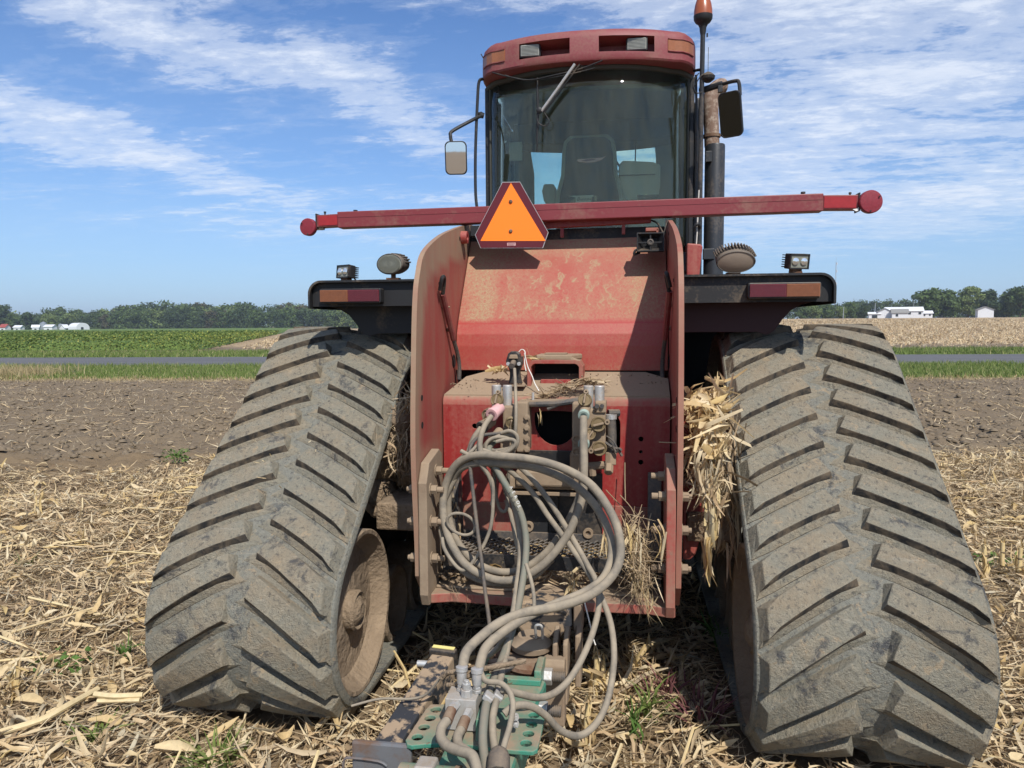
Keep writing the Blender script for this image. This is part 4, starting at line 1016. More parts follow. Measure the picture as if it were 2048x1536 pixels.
# ---- hood behind the cab: slope, fold, lower sheet
HX = .495
def hood():
    nu, nv = 380, 250; V = []; st = []
    # path in Y,Z from the foot up
    path = [(3.50, 1.385), (3.505, 1.50), (3.515, 1.555), (3.54, 1.60), (3.575, 1.65), (3.90, 2.075), (3.955, 2.085), (4.0, 2.085)]
    cum = [0]
    for a, b in zip(path, path[1:]): cum.append(cum[-1] + math.hypot(b[0] - a[0], b[1] - a[1]))
    for j in range(nv + 1):
        s = cum[-1] * j / nv; y = float(np.interp(s, cum, [p[0] for p in path])); z = float(np.interp(s, cum, [p[1] for p in path]))
        for i in range(nu + 1):
            x = -HX + 2 * HX * i / nu; V.append((x, y, z))
    V = np.array(V); X, Z = V[:, 0], V[:, 2]
    V[:, 1] += 0.006 * (fbm(X * 2.2, Z * 2.2, 2, 4) - .5)
    rg = np.random.default_rng(9)
    slope = np.clip((Z - 1.60) / .03, 0, 1)
    film = .32 + .85 * (fbm(X * 3.2 + 5, Z * 3.2, 4, 2) - .5)
    film += .32 * np.exp(-((X + .40) / .10) ** 2) * np.clip((2.02 - Z) / .1, 0, 1)                 # heavy film on the left
    film += .38 * np.exp(-((X - .36) / .10) ** 2) * np.exp(-((Z - 1.80) / .16) ** 2)
    film += .28 * np.clip((Z - 1.93) / .06, 0, 1) + .15 * (fbm(X * 14, Z * 5, 3, 6) - .5)
    film -= .35 * np.exp(-((X + .30) / .035) ** 2) * np.clip((1.9 - Z) / .1, 0, 1)
    film = np.clip(film, 0, .95) * slope * np.where(Z < 2.08, 1, 1)
    film = film + np.where(Z < 1.60, .10 + .16 * fbm(X * 18, Z * 1.4, 3, 3) + .12 * np.clip((1.42 - Z) / .03, 0, 1), 0)
    splash = np.zeros(len(V))
    rows = [(1.965, -.33, .12, 8), (1.90, -.22, .16, 7), (1.84, -.30, .40, 18), (1.785, -.32, .38, 17), (1.73, -.28, .36, 18), (1.69, -.34, .42, 19), (1.655, -.2, .2, 5)]
    for (mz0, xa, xb, cnt) in rows:
        for q in range(cnt):
            mx = rg.uniform(xa, xb); mz = mz0 + rg.normal(0, .014); ln = rg.choice([.008, .02, .035, .055, .095], p=[.25, .3, .25, .14, .06]); st = rg.uniform(.65, 1.1)
            sel = np.where((np.abs(X - mx) < .06) & (Z < mz + .05) & (Z > mz - ln - .04))[0]
            if not len(sel): continue
            xs, zs = X[sel], Z[sel]; val = np.zeros(len(sel))
            warp = (fbm(xs * 55 + mx * 90, zs * 55, 3, 3) - .5) * .016; warp2 = (fbm(xs * 55 - 40, zs * 55 + mx * 70, 3, 7) - .5) * .016
            xw, zw = xs + warp, zs + warp2
            for r_ in range(rg.integers(1, 4)):
                cx_ = mx + rg.normal(0, .010); cz_ = mz + rg.normal(0, .006); R0 = rg.uniform(.005, .017)
                dr = np.hypot(xw - cx_, (zw - cz_) * rg.uniform(.8, 1.5))
                arc = np.exp(-((dr - R0) / .0042) ** 2) * (fbm(xs * 40 + r_ * 9, zs * 40, 2, 11) > .46)
                val = np.maximum(val, arc * rg.uniform(.4, .9))
                if rg.random() < .5: val = np.maximum(val, np.exp(-(dr / (R0 * .55)) ** 2))
            for r_ in range(rg.integers(1, 3)):
                x0_ = mx + rg.normal(0, .008); l2 = ln * rg.uniform(.4, 1.1); t = np.clip((mz - zs) / max(l2, .004), 0, 1)
                wx = x0_ + rg.normal(0, .010) * t + .007 * np.sin(zs * rg.uniform(60, 160) + rg.uniform(0, 6))
                wd_ = .0042 + .0055 * t ** 2 * rg.uniform(.3, 1.2)
                val = np.maximum(val, np.exp(-((xs + warp * .6 - wx) / wd_) ** 2) * (zs < mz) * (zs > mz - l2))
            splash[sel] = np.maximum(splash[sel], val * st)
    for q in range(260):
        mx, mz = rg.uniform(-.42, .44), rg.uniform(1.63, 2.0); r_ = rg.uniform(.002, .0055); sel = np.where((np.abs(X - mx) < .02) & (np.abs(Z - mz) < .02))[0]
        splash[sel] = np.maximum(splash[sel], np.exp(-((X[sel] - mx) ** 2 + (Z[sel] - mz) ** 2) / r_ ** 2) * rg.uniform(.2, .8))
    splash *= slope * (0.6 + .7 * fbm(X * 90, Z * 90, 2, 8)); splash = np.clip(splash, 0, .9)
    pinkish = np.clip((Z - 1.70) / .25, 0, 1) * .40 * slope + .06
    attr = np.stack([film, splash, np.clip(pinkish + .3 * (fbm(X * 2, Z * 2, 2, 13) - .5), 0, .8), np.ones(len(V))], 1)
    idx = np.arange(len(V)).reshape(nv + 1, nu + 1)
    F = np.stack([idx[:-1, :-1], idx[:-1, 1:], idx[1:, 1:], idx[1:, :-1]], -1).reshape(-1, 4)
    o = np_mesh('rear_hood', V, F, M['hood'], smooth=True, attr={'stain': attr}); attach(o, TR_)
    sol = o.modifiers.new('thick', 'SOLIDIFY'); sol.thickness = .006; sol.offset = 1
    return o
hood()
part(MB().bb(-.485, .485, 3.97, 5.3, 1.55, 2.075), 'rear_body', M['red'])

# ---- box below the shelf: top sheet, face with cut-outs
BX, BY, BZ = .493, 3.22, 1.285
sh = MB()
# shelf: rises gently to the foot of the hood; corners clipped
top = [(-BX, BY + .02, BZ + .008), (-BX + .06, BY + .21, BZ + .075), (-BX + .14, BY + .27, BZ + .095), (BX - .10, BY + .27, BZ + .095), (BX, BY + .20, BZ + .07), (BX, BY + .02, BZ + .008)]
n = len(top); sh.add(top + [(a, b, c - .02) for a, b, c in top], [tuple(range(n)), tuple(range(2 * n - 1, n - 1, -1))] + [(i, n + i, n + (i + 1) % n, (i + 1) % n) for i in range(n)])
part(sh, 'dusty_shelf', M['shelf_dust'])
# face with holes through it: built with a boolean-free strip layout
def face_with_holes():
    bm = bmesh.new()
    # outline of the face and the holes as polygons -> triangle fill
    def loop(pts, y): 
        vs = [bm.verts.new((a, y, b)) for a, b in pts]; es = [bm.edges.new((vs[i], vs[(i + 1) % len(vs)])) for i in range(len(vs))]; return vs, es
    outer = [(-BX, .64), (BX, .64), (BX, BZ - .035), (-BX, BZ - .035)]
    holes = []
    holes.append(rrect(-.235, .285, 1.05, 1.235, .055, 6))                                                  # wide slot behind the valves (both lobes)
    holes.append([(-.025 + .118 * math.cos(R_(a)), 1.045 + .0 + .0 * a) for a in ()])
    holes = [[p for p in h] for h in holes if h]
    # big rounded hole right of the right-hand valves and round hole in the middle
    holes = [rrect(.165, .285, 1.045, 1.215, .04, 5), [(.008 + .094 * math.cos(R_(a)), 1.19 + .115 * math.sin(R_(a))) if a >= 180 else (.008 + .094 * math.cos(R_(a)), 1.215 + .012 * math.sin(R_(a))) for a in range(0, 360, 12)]]
    for z_, r_ in ((1.11, .011), (1.055, .0075), (1.01, .011)): holes.append([(.372 + r_ * math.cos(R_(a)), z_ + r_ * math.sin(R_(a))) for a in range(0, 360, 24)])
    holes.append([(-.352 + .012 * math.cos(R_(a)), 1.155 + .012 * math.sin(R_(a))) for a in range(0, 360, 24)])
    es = []; 
    for pl in [outer] + holes: es += loop(pl, BY)[1]
    bmesh.ops.triangle_fill(bm, use_beauty=True, use_dissolve=False, edges=es)
    r = bmesh.ops.extrude_face_region(bm, geom=bm.faces[:]); bmesh.ops.translate(bm, verts=[v for v in r['geom'] if isinstance(v, bmesh.types.BMVert)], vec=(0, .012, 0))
    bmesh.ops.recalc_face_normals(bm, faces=bm.faces)
    me = bpy.data.meshes.new('rear_panel'); bm.to_mesh(me); bm.free(); me.materials.append(M['red'])
    o = bpy.data.objects.new('rear_panel', me); C.objects.link(o); attach(o, TR_); return o
face_with_holes()
# rolled top edge between face and shelf
mb = MB(); prf = [(BY, BZ - .036), (BY + .002, BZ - .018), (BY + .010, BZ - .004), (BY + .022, BZ + .004), (BY + .03, BZ + .004), (BY + .03, BZ - .012), (BY + .012, BZ - .036)]
mb.prism(prf, 'x', -BX, BX); part(mb, 'rolled_edge', M['red_dusty'], smooth=True, auto=60)
for s in (-1, 1): part(MB().bb(s * BX, s * (BX - .01), BY + .013, 3.6, .64, BZ - .02), 'box_side', M['red'])
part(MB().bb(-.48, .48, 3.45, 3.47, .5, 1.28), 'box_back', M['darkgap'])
for s in (-1, 1):      # pressed panels low in the face
    part(MB().prism([(s * .16, .66), (s * .455, .66), (s * .455, .80), (s * .45, .815), (s * .20, .82), (s * .17, .80)] if s > 0 else [(s * .16, .66), (s * .17, .80), (s * .20, .82), (s * .45, .815), (s * .455, .80), (s * .455, .66)], 'y', BY - .006, BY - .0005), 'pressed_panel', M['red_dusty'], bevel=.003)
# black centre plate
part(MB().bb(-.165, .10, BY - .012, BY - .003, .62, 1.055), 'centre_plate', M['blackmetal'], bevel=.002)
part(MB().bb(.10, .21, BY - .02, BY - .004, .66, .96), 'centre_plate', M['blackmetal'], bevel=.002)
part(MB().bb(-.02, .02, BY - .030, BY - .014, .70, .93), 'centre_rib', M['blackmetal'], bevel=.003)
for x, z in ((-.11, .72), (-.11, .90), (.06, .71), (.15, .70)): part(MB().lathe([(0, .022), (.02, .022), (.02, .012), (.008, .01), (.008, 0)], (x, BY - .014, z), (0, -1, 0), 16), 'bush', M['tan'], smooth=True)

# ---- shackle housing on the shelf (open mouth)
hs = MB()
X0, X1, Yf, Yb, Z0, Z1 = -.132, .118, 3.33, 3.48, BZ + .035, BZ + .158
o = empty('latch_housing', (0, 0, 0)); attach(o, TR_)
def sub(mb, name, mat, par, **kw):
    ob = mb.build(name, mat, None, **kw); ob.parent = par; return ob
# frame as a ring: outer outline minus mouth
outp = [(X0, Z0), (X0, Z1 - .03), (X0 + .02, Z1 - .004), (X0 + .035, Z1), (X1 - .035, Z1), (X1 - .015, Z1 - .004), (X1, Z1 - .03), (X1, Z0)]
inp = [(X0 + .018, Z0 + .0), (X0 + .018, Z1 - .032), (X0 + .026, Z1 - .022), (X0 + .036, Z1 - .018), (X1 - .036, Z1 - .018), (X1 - .026, Z1 - .022), (X1 - .018, Z1 - .032), (X1 - .018, Z0)]
n = len(outp); vs = []
for y in (Yf, Yb): vs += [(a, y, b) for a, b in outp] + [(a, y, b) for a, b in inp]
fs = []
for i in range(n - 1):
    fs += [(i, i + 1, n + i + 1, n + i), (2 * n + i, 3 * n + i, 3 * n + i + 1, 2 * n + i + 1), (i, 2 * n + i, 2 * n + i + 1, i + 1), (n + i, n + i + 1, 3 * n + i + 1, 3 * n + i)]
sub(MB().add(vs, fs), 'mouth_frame', M['red_dusty'], o, bevel=.002)
sub(MB().prism([(X0 + .04, Yf + .01), (X1 - .05, Yf + .01), (X1 - .01, Yb - .02), (X1 - .03, Yb + .03), (X0 + .09, Yb + .05), (X0 + .04, Yb + .02)], 'z', Z1 - .002, Z1 + .022), 'top_pad', M['shelf_dust'], o, bevel=.006)
sub(MB().bb(-.055, .045, Yf + .03, Yf + .07, Z1 + .022, Z1 + .03), 'pad_plate', M['tan'], o, bevel=.002)
sub(MB().bb(X0 + .02, X1 - .02, Yb - .012, Yb - .004, Z0, Z1 - .02), 'mouth_back', M['darkgap'], o)
sub(MB().prism([(X0 + .02, Z1 - .006), (X1 - .02, Z1 - .006), (X1 - .045, Z1 + .010), (X0 + .05, Z1 + .010)], 'y', Yf + .012, Yb + .05), 'housing_crown', M['shelf_dust'], o, bevel=.004)
sub(MB().bb(-.075, .06, Yf + .03, Yf + .08, Z0, Z0 + .032), 'latch_block', M['red'], o, bevel=.002)
part(MB().lathe([(0, .014), (.001, .014), (.001, 0)], (.165, 3.34, BZ + .045), (0, -.35, 1), 16), 'shelf_hole', M['darkgap'])
# black connector on its bracket
o = empty('trailer_socket', (0, 0, 0)); attach(o, TR_)
cx, cy, cz = (-0.1789, 3.28, 1.4398)
sub(MB().prism([(cx - .030, cz - .10), (cx + .032, cz - .10), (cx + .024, cz - .07), (cx + .022, cz - .045), (cx + .036, cz - .01), (cx + .034, cz + .02), (cx - .034, cz + .02), (cx - .036, cz - .01), (cx - .024, cz - .045), (cx - .024, cz - .07)], 'y', cy, cy + .02), 'bracket', M['blackmetal'], o, bevel=.002)
sub(MB().bb(cx - .04, cx + .045, cy - .02, cy + .04, cz - .112, cz - .105), 'bracket_foot', M['shelf_dust'], o, bevel=.001)
sub(MB().prism([(cx - .030, cz - .022), (cx + .030, cz - .022), (cx + .036, cz), (cx + .026, cz + .034), (cx + .012, cz + .044), (cx - .012, cz + .044), (cx - .026, cz + .034), (cx - .036, cz)], 'y', cy - .035, cy), 'socket_body', M['blackmetal'], o, bevel=.004)
sub(MB().prism([(cx - .015, cz + .03), (cx + .015, cz + .03), (cx + .020, cz + .012), (cx - .020, cz + .012)], 'y', cy - .052, cy - .03), 'socket_flap', M['tan'], o, bevel=.003)
sub(MB().cyl((cx, cy - .035, cz - .002), (cx - .002, cy - .085, cz - .018), .013, 14), 'plug', M['hose_dark'], o, smooth=True)
for s in (-1, 1): sub(MB().lathe([(0, .008), (.012, .008), (.012, 0)], (cx + s * .024, cy - .036, cz - .010), (0, -1, 0), 12), 'screw', M['steel'], o)

# ---- width marker bar above the hood
by = 3.75
def pbar(px_, py_): return None
zl = 2.110; 
bar = empty('marker_bar', (0, 0, 0)); attach(bar, TR_)
b0 = Vector((-1.1614, 3.75, 2.1414)); b1 = Vector((1.2059, 3.75, 2.1582)); hz = .0405
def barseg(a, b, h, d, name, mat, bev=.004):
    v = b - a; ln = v.length; q = v.to_track_quat('X', 'Z').to_matrix()
    m_ = MB().box((a + b) / 2, (ln, d, h * 2), q); return sub(m_, name, mat, bar, bevel=bev)
barseg(b0, b1, hz, .075, 'outer_tube', M['red_bar'])
for z_ in (.012,): 
    dirx = (b1 - b0).normalized(); a = b0 + dirx * .002 + Vector((0, -.0385, z_)); b = b1 - dirx * .002 + Vector((0, -.0385, z_))
    barseg(a, b, .0012, .0012, 'weld_seam', M['red_bar'], 0)
i0 = Vector((-1.276, 3.75, 2.1381)); i1 = Vector((1.363, 3.75, 2.1546))
barseg(i0, b0, .031, .062, 'inner_tube', M['red_bar'], .003); barseg(b1, i1, .033, .062, 'inner_tube', M['red_bar'], .003)
barseg(i0 + Vector((.012, -.0325, 0)), b0 + Vector((-.002, -.0325, 0)), .024, .002, 'reflective_tape', M['reflector_red'], 0)
barseg(b1 + Vector((.004, -.0325, 0)), i1 + Vector((-.012, -.0325, 0)), .026, .002, 'reflective_tape', M['reflector_red'], 0)
sub(MB().prism([(1.335, 2.122), (1.355, 2.124), (1.372, 2.142), (1.366, 2.122), (1.378, 2.118), (1.350, 2.112)], 'y', by - .0345, by - .0337), 'paint_chip', M['white'], bar)
sub(MB().bb(i1.x - .002, i1.x + .004, by - .036, by + .036, i1.z - .042, i1.z + .042), 'end_plate', M['blackmetal'], bar)
sub(MB().bb(i0.x - .004, i0.x + .002, by - .036, by + .036, i0.z - .038, i0.z + .038), 'end_plate', M['blackmetal'], bar)
for (cx_, cz_, r_, s_) in ((-1.3184, 2.1085, .0445, -1), (1.41, 2.153, .0525, 1)):
    d_ = MB().lathe([(0, r_), (.022, r_), (.026, r_ * .93), (.028, r_ * .5), (.0285, 0)], (cx_, 3.73, cz_), (.12 * s_, -1, 0), 32)
    rf = sub(d_, 'round_reflector', M['reflector_disc'], bar, smooth=True, auto=30)
    sub(MB().cyl((cx_ - s_ * r_ * .6, 3.75, cz_), (cx_ - s_ * (r_ + .025), 3.75, cz_), .013, 10), 'reflector_stem', M['steel'], bar, smooth=True)
    for a in (30, 150, 270): sub(MB().lathe([(0, .004), (.003, .004), (.003, 0)], (cx_ + r_ * .82 * math.cos(R_(a)), 3.703, cz_ + r_ * .82 * math.sin(R_(a))), (0, -1, 0), 8), 'rivet', M['black'], bar)
for (p, s_) in (((-1.0766, 3.75, 2.181), 1), ((1.1222, 3.75, 2.2012), 1), ((1.3312, 3.75, 2.1922), .6), ((-1.2421, 3.75, 2.1781), .6)):
    sub(MB().cyl((p[0], p[1], p[2] - .012), (p[0], p[1], p[2] + .006), .004 * s_ + .002, 8).lathe([(.004, .0), (.004, .011 * s_), (.012, .011 * s_), (.014, 0)], p, (0, 0, 1), 10), 'set_screw', M['blackmetal'], bar)
# bracket under the bar
q0 = Vector((-0.1105, 3.79, 2.0924)); q1 = Vector((0.4219, 3.79, 2.1076))
barseg(q0, q1, .014, .04, 'support_rail', M['red'], .002)
for a in (.18, .75): p = q0.lerp(q1, a); sub(MB().bb(p.x - .008, p.x + .008, 3.78, 3.81, p.z - .06, p.z - .01), 'support_post', M['red'], bar)
sub(MB().bb(-.50, .49, 3.86, 3.88, 2.02, 2.085), 'rear_beam', M['black'], bar, bevel=.002)
sub(MB().bb(-0.4683, -0.4093, 3.72, 3.78, 2.0412, 2.0958), 'clamp_block', M['black'], bar, bevel=.003)
sub(MB().bb(.395, .455, 3.72, 3.79, 2.045, 2.062).bb(.445, .463, 3.72, 3.76, 1.985, 2.06), 'clamp_block', M['red_dusty'], bar, bevel=.003)
part(MB().bb(-.475, .475, 4.0, 4.02, 2.0, 2.10), 'cab_skirt', M['black'])

# ---- slow moving vehicle emblem
sy = 3.665
E_ = [(-0.2938, 3.665, 2.2925), (-0.2078, 3.665, 2.2907), (-0.0696, 3.665, 2.0444), (-0.0966, 3.665, 1.9707), (-0.4059, 3.665, 1.9761), (-0.4329, 3.665, 2.0412)]
em = empty('slow_vehicle_emblem', (0, 0, 0)); attach(em, TR_)
pl2 = [(p[0], p[2]) for p in E_]
sub(MB().prism(pl2, 'y', sy - .001, sy + .003), 'backing_plate', M['steel'], em)
cxm = sum(p[0] for p in pl2) / 6; czm = sum(p[1] for p in pl2) / 6
sub(MB().prism([(cxm + (a - cxm) * .985, czm + (b - czm) * .985) for a, b in pl2], 'y', sy - .0022, sy - .0012), 'red_border', M['smv_red'], em)
T_ = [(-0.252, 3.665, 2.2863), (-0.0831, 3.665, 2.004), (-0.4056, 3.665, 2.0114)]
ti = [(p[0], p[2]) for p in T_]
sub(MB().prism(ti, 'y', sy - .0034, sy - .0024), 'orange_triangle', M['smv_orange'], em)
for pz in ((-0.253, 3.66, 2.1971), (-0.2539, 3.66, 2.0555)): sub(MB().lathe([(0, .009), (.004, .009), (.007, .005), (.007, 0)], (pz[0], sy - .004, pz[2]), (0, -1, 0), 12), 'bolt', M['rust'], em)
pz = (-0.2514, 3.665, 1.9921)
sub(MB().bb(pz[0] - .021, pz[0] + .021, sy - .0034, sy - .0024, pz[2] - .007, pz[2] + .007), 'small_label', M['pink'], em)
for i in range(3): sub(MB().bb(pz[0] - .018, pz[0] + .018 - .006 * (i == 2), sy - .0040, sy - .0036, pz[2] + .0035 - i * .0042, pz[2] + .0048 - i * .0042), 'print_line', M['smv_red'], em)

# ---- backup alarm under the bar
al = empty('backup_alarm', (0, 0, 0)); attach(al, TR_)
ax_, ay_, az_ = (0.4159, 3.62, 1.983)
vs = []; fs = []
w_, h_ = .058, .038
for (y, k) in ((ay_, 1.0), (ay_ + .03, .55)):
    vs += [(ax_ - w_ * k, y, az_ - h_ * k), (ax_ + w_ * k, y, az_ - h_ * k), (ax_ + w_ * k, y, az_ + h_ * k), (ax_ - w_ * k, y, az_ + h_ * k)]
fs = [(0, 1, 5, 4), (1, 2, 6, 5), (2, 3, 7, 6), (3, 0, 4, 7), (4, 5, 6, 7)]
sub(MB().add(vs, fs), 'horn_mouth', M['black'], al)
for (a, b, c, d) in ((-w_ - .006, w_ + .006, h_, h_ + .006), (-w_ - .006, w_ + .006, -h_ - .006, -h_), (-w_ - .006, -w_, -h_, h_), (w_, w_ + .006, -h_, h_)): sub(MB().bb(ax_ + a, ax_ + b, ay_ - .004, ay_ + .05, az_ + c, az_ + d), 'horn_rim', M['black'], al, bevel=.001)
sub(MB().bb(ax_ - w_, ax_ - .014, ay_ + .002, ay_ + .008, az_ - .004, az_ + .002).bb(ax_ + .014, ax_ + w_, ay_ + .002, ay_ + .008, az_ - .004, az_ + .002).bb(ax_ - .003, ax_ + .003, ay_ + .002, ay_ + .008, az_ - h_, az_ + h_), 'crossbar', M['black'], al)
sub(MB().lathe([(0, .016), (.012, .015), (.014, .009), (.010, .006), (.010, 0)], (ax_, ay_ + .01, az_), (0, -1, 0), 18), 'horn_core', M['hose_dark'], al, smooth=True)
sub(MB().bb(ax_ - .05, ax_ + .05, ay_ + .03, ay_ + .12, az_ - .03, az_ + .03), 'horn_body', M['black'], al)
sub(MB().tube([(ax_ - .05, ay_ + .03, az_ - .045), (ax_ - .075, ay_ + .01, az_ - .055), (ax_ - .068, ay_ + .01, az_ - .035), (ax_ - .05, ay_ + .02, az_ - .038)], .006, 8, smooth_path=5), 'wire', M['black'], al, smooth=True)
sub(MB().tube([(0.4169, 3.78, 2.1064), (0.4516, 3.74, 2.0834), (0.478, 3.68, 2.0303), (0.4902, 3.7, 2.0654), (0.5003, 3.72, 2.096)], .0045, 8, smooth_path=6), 'wire', M['black'], al, smooth=True)

# ---- fenders, tail lamps and work lamps
def fender(side):
    x0, x1 = side * .50 if side < 0 else side * .52, side * 1.195
    f = empty('fender', (0, 0, 0)); attach(f, TR_)
    r = .065; z0, z1 = 1.692, 1.815
    out = [(side * .52, z1)] + [(side * (1.195 - r + r * math.sin(R_(a))), z1 - r + r * math.cos(R_(a))) for a in range(0, 91, 10)] + [(side * 1.195, z0 - .012), (side * 1.17, z0 - .012)]
    t = .010
    inn = [(side * 1.17 - side * .0, z0 - .012)] + [(side * (1.195 - r + (r - t) * math.sin(R_(a))), z1 - r + (r - t) * math.cos(R_(a))) for a in range(90, -1, -10)] + [(side * .52, z1 - t)]
    ol = [(side * .52, z1)] + [(side * (1.195 - r + r * math.sin(R_(a))), z1 - r + r * math.cos(R_(a))) for a in range(0, 91, 10)] + [(side * 1.195, z0 - .010)]
    il = [(side * .52, z1 - t)] + [(side * (1.195 - r + (r - t) * math.sin(R_(a))), z1 - r + (r - t) * math.cos(R_(a))) for a in range(0, 91, 10)] + [(side * (1.195 - t), z0 - .010)]
    n = len(ol); vs = []
    for y in (3.405, 4.75): vs += [(a, y, b) for a, b in ol] + [(a, y, b) for a, b in il]
    fs = []
    for i in range(n - 1): fs += [(i, i + 1, n + i + 1, n + i), (2 * n + i, 3 * n + i, 3 * n + i + 1, 2 * n + i + 1), (i, 2 * n + i, 2 * n + i + 1, i + 1), (n + i, n + i + 1, 3 * n + i + 1, 3 * n + i)]
    fs += [(0, n, 3 * n, 2 * n), (n - 1, 3 * n - 1, 4 * n - 1, 2 * n - 1)]
    sub(MB().add(vs, fs), 'fender_shell', M['black'], f, smooth=True, auto=40)
    # recessed rear panel
    pn = [(side * .52, z1 - t - .001)] + [(side * (1.195 - r + (r - t - .001) * math.sin(R_(a))), z1 - r + (r - t - .001) * math.cos(R_(a))) for a in range(0, 91, 15)] + [(side * (1.195 - t - .001), z0), (side * .52, z0)]
    sub(MB().prism(pn, 'y', 3.436, 3.445), 'rear_panel', M['black'], f)
    # deflector skirt below: sweeps down to the track
    kx = 1.0 if side < 0 else .985
    sk = [(side * .53, 1.70), (side * 1.17 * kx, 1.70), (side * 1.10 * kx, 1.682), (side * 1.055 * kx, 1.655), (side * 1.02 * kx, 1.615), (side * .985 * kx, 1.565), (side * .965 * kx, 1.552), (side * .945 * kx, 1.548), (side * .90, 1.560), (side * .53, 1.560)]
    sub(MB().prism(sk, 'y', 3.56, 3.575), 'deflector', M['black'] if side < 0 else M['deflector'], f, bevel=.002)
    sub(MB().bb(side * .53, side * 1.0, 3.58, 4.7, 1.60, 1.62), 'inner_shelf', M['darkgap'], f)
    sub(MB().bb(side * .53, side * 1.19, 4.76, 4.78, .95, 1.80), 'dark_blocker', M['darkgap'], f)  # added dark panel hiding the lit front belt, so the gap reads dark
    # tail lamp
    xa, xb = side * .833, side * 1.122; zc_ = 1.7397
    lamp = MB().prism([(q[0], q[1]) for q in rrect(min(xa, xb) - .006, max(xa, xb) + .006, zc_ - .034, zc_ + .034, .008, 3)], 'y', 3.385, 3.437)
    tl = sub(lamp, 'tail_lamp', M['blackmetal'], f, bevel=.003)
    xm = side * .985
    for (a, b, mt) in ((xa, xm, 'lens_red'), (xm, xb, 'lens_amber')):
        lo, hi = min(a, b) + .001, max(a, b) - .001
        l_ = MB(); l_.bb(lo, hi, 3.375, 3.3845, zc_ - .027, zc_ + .027)
        for i in range(13): l_.bb(lo + .002, hi - .002, 3.3735, 3.3748, zc_ - .025 + i * .004, zc_ - .0235 + i * .004)
        sub(l_, 'lens', M[mt], f)
    return f
m = newmat('deep red deflector'); M['deflector'] = finish(m, (0.03, 0.006, 0.007, 1), 0.6)
for s in (-1, 1): fender(s)
def oval_lamp(name_, c, w, h, aim, tiltx, lensm, ribs=True, face_len=.06):
    o = empty('work_lamp', (0, 0, 0)); attach(o, TR_)
    d = Vector(aim).normalized(); u = Vector((d.y, -d.x, 0)).normalized() * -1; v = u.cross(d); v = v if v.z > 0 else -v
    c = Vector(c); n = 40
    def ell(k, off, kk=1.0): return [c + d * off + u * (w / 2 * k * math.cos(2 * math.pi * i / n)) + v * (h / 2 * k * kk * math.sin(2 * math.pi * i / n)) for i in range(n)]
    rings = [ell(.80, -face_len * 1.35), ell(.93, -face_len), ell(1.0, -.012), ell(1.0, 0), ell(.95, .004), ell(.92, .001)]
    vs = [p for r in rings for p in r]; fs = []
    for i in range(len(rings) - 1):
        for j in range(n): fs.append((i * n + j, i * n + (j + 1) % n, (i + 1) * n + (j + 1) % n, (i + 1) * n + j))
    fs.append(tuple(range(n)))
    sub(MB().add(vs, fs), 'lamp_housing', M['hose_dark'], o, smooth=True)
    rings = [ell(.92, .000), ell(.6, .006), ell(.25, .008)]; vs = [p for r in rings for p in r]; fs = [(i * n + j, i * n + (j + 1) % n, (i + 1) * n + (j + 1) % n, (i + 1) * n + j) for i in range(2) for j in range(n)] + [tuple(2 * n + j for j in range(n))]
    sub(MB().add(vs, fs), 'lens', lensm, o, smooth=True)
    if ribs:      # cooling fins round the back edge
        for k in range(-8, 9):
            a = math.pi / 2 + k * .155; p = c + u * (w / 2 * .97 * math.cos(a)) + v * (h / 2 * .97 * math.sin(a))
            rad = (u * math.cos(a) + v * math.sin(a)).normalized()
            q = Matrix((rad, -d, rad.cross(-d))).transposed()
            sub(MB().box(p - d * .042 + rad * .004, (.016, .05, .005), q), 'fin', M['hose_dark'], o)
    else:
        for k in range(-11, 12):
            zz = k * h / 2 * .9 / 12; ww = w / 2 * .9 * math.sqrt(max(0, 1 - (zz / (h / 2 * .9)) ** 2))
            sub(MB().tube([c + d * .006 + v * zz - u * ww * .95, c + d * .0085 + v * zz, c + d * .006 + v * zz + u * ww * .95], .0012, 4), 'lens_rib', M['dirty_lens'], o)
        for k in range(-5, 6):
            a = math.pi / 2 + k * .28; rad = (u * math.cos(a) + v * math.sin(a)); p = c + u * (w / 2 * .96 * math.cos(a)) + v * (h / 2 * .96 * math.sin(a)); q = Matrix((rad.normalized(), -d, rad.normalized().cross(-d))).transposed()
            sub(MB().box(p - d * .045, (.010, .05, .006), q), 'fin', M['hose_dark'], o)
    f = c - d * .03 - v * (h / 2)
    sub(MB().tube([f + v * .02, Vector((f.x, f.y, 1.815))], .012, 8).bb(f.x - .03, f.x + .03, f.y - .02, f.y + .02, 1.814, 1.824), 'lamp_bracket', M['rust'], o)
    return o
oval_lamp('l', (-0.7927, 3.42, 1.8873), .147, .098, (-.30, -1, -.02), 0, M['dirty_lens'], ribs=False)
oval_lamp('r', (0.7788, 3.42, 1.8671), .170, .106, (.10, -1, -.55), 0, M['dirty_lens2'], ribs=True)
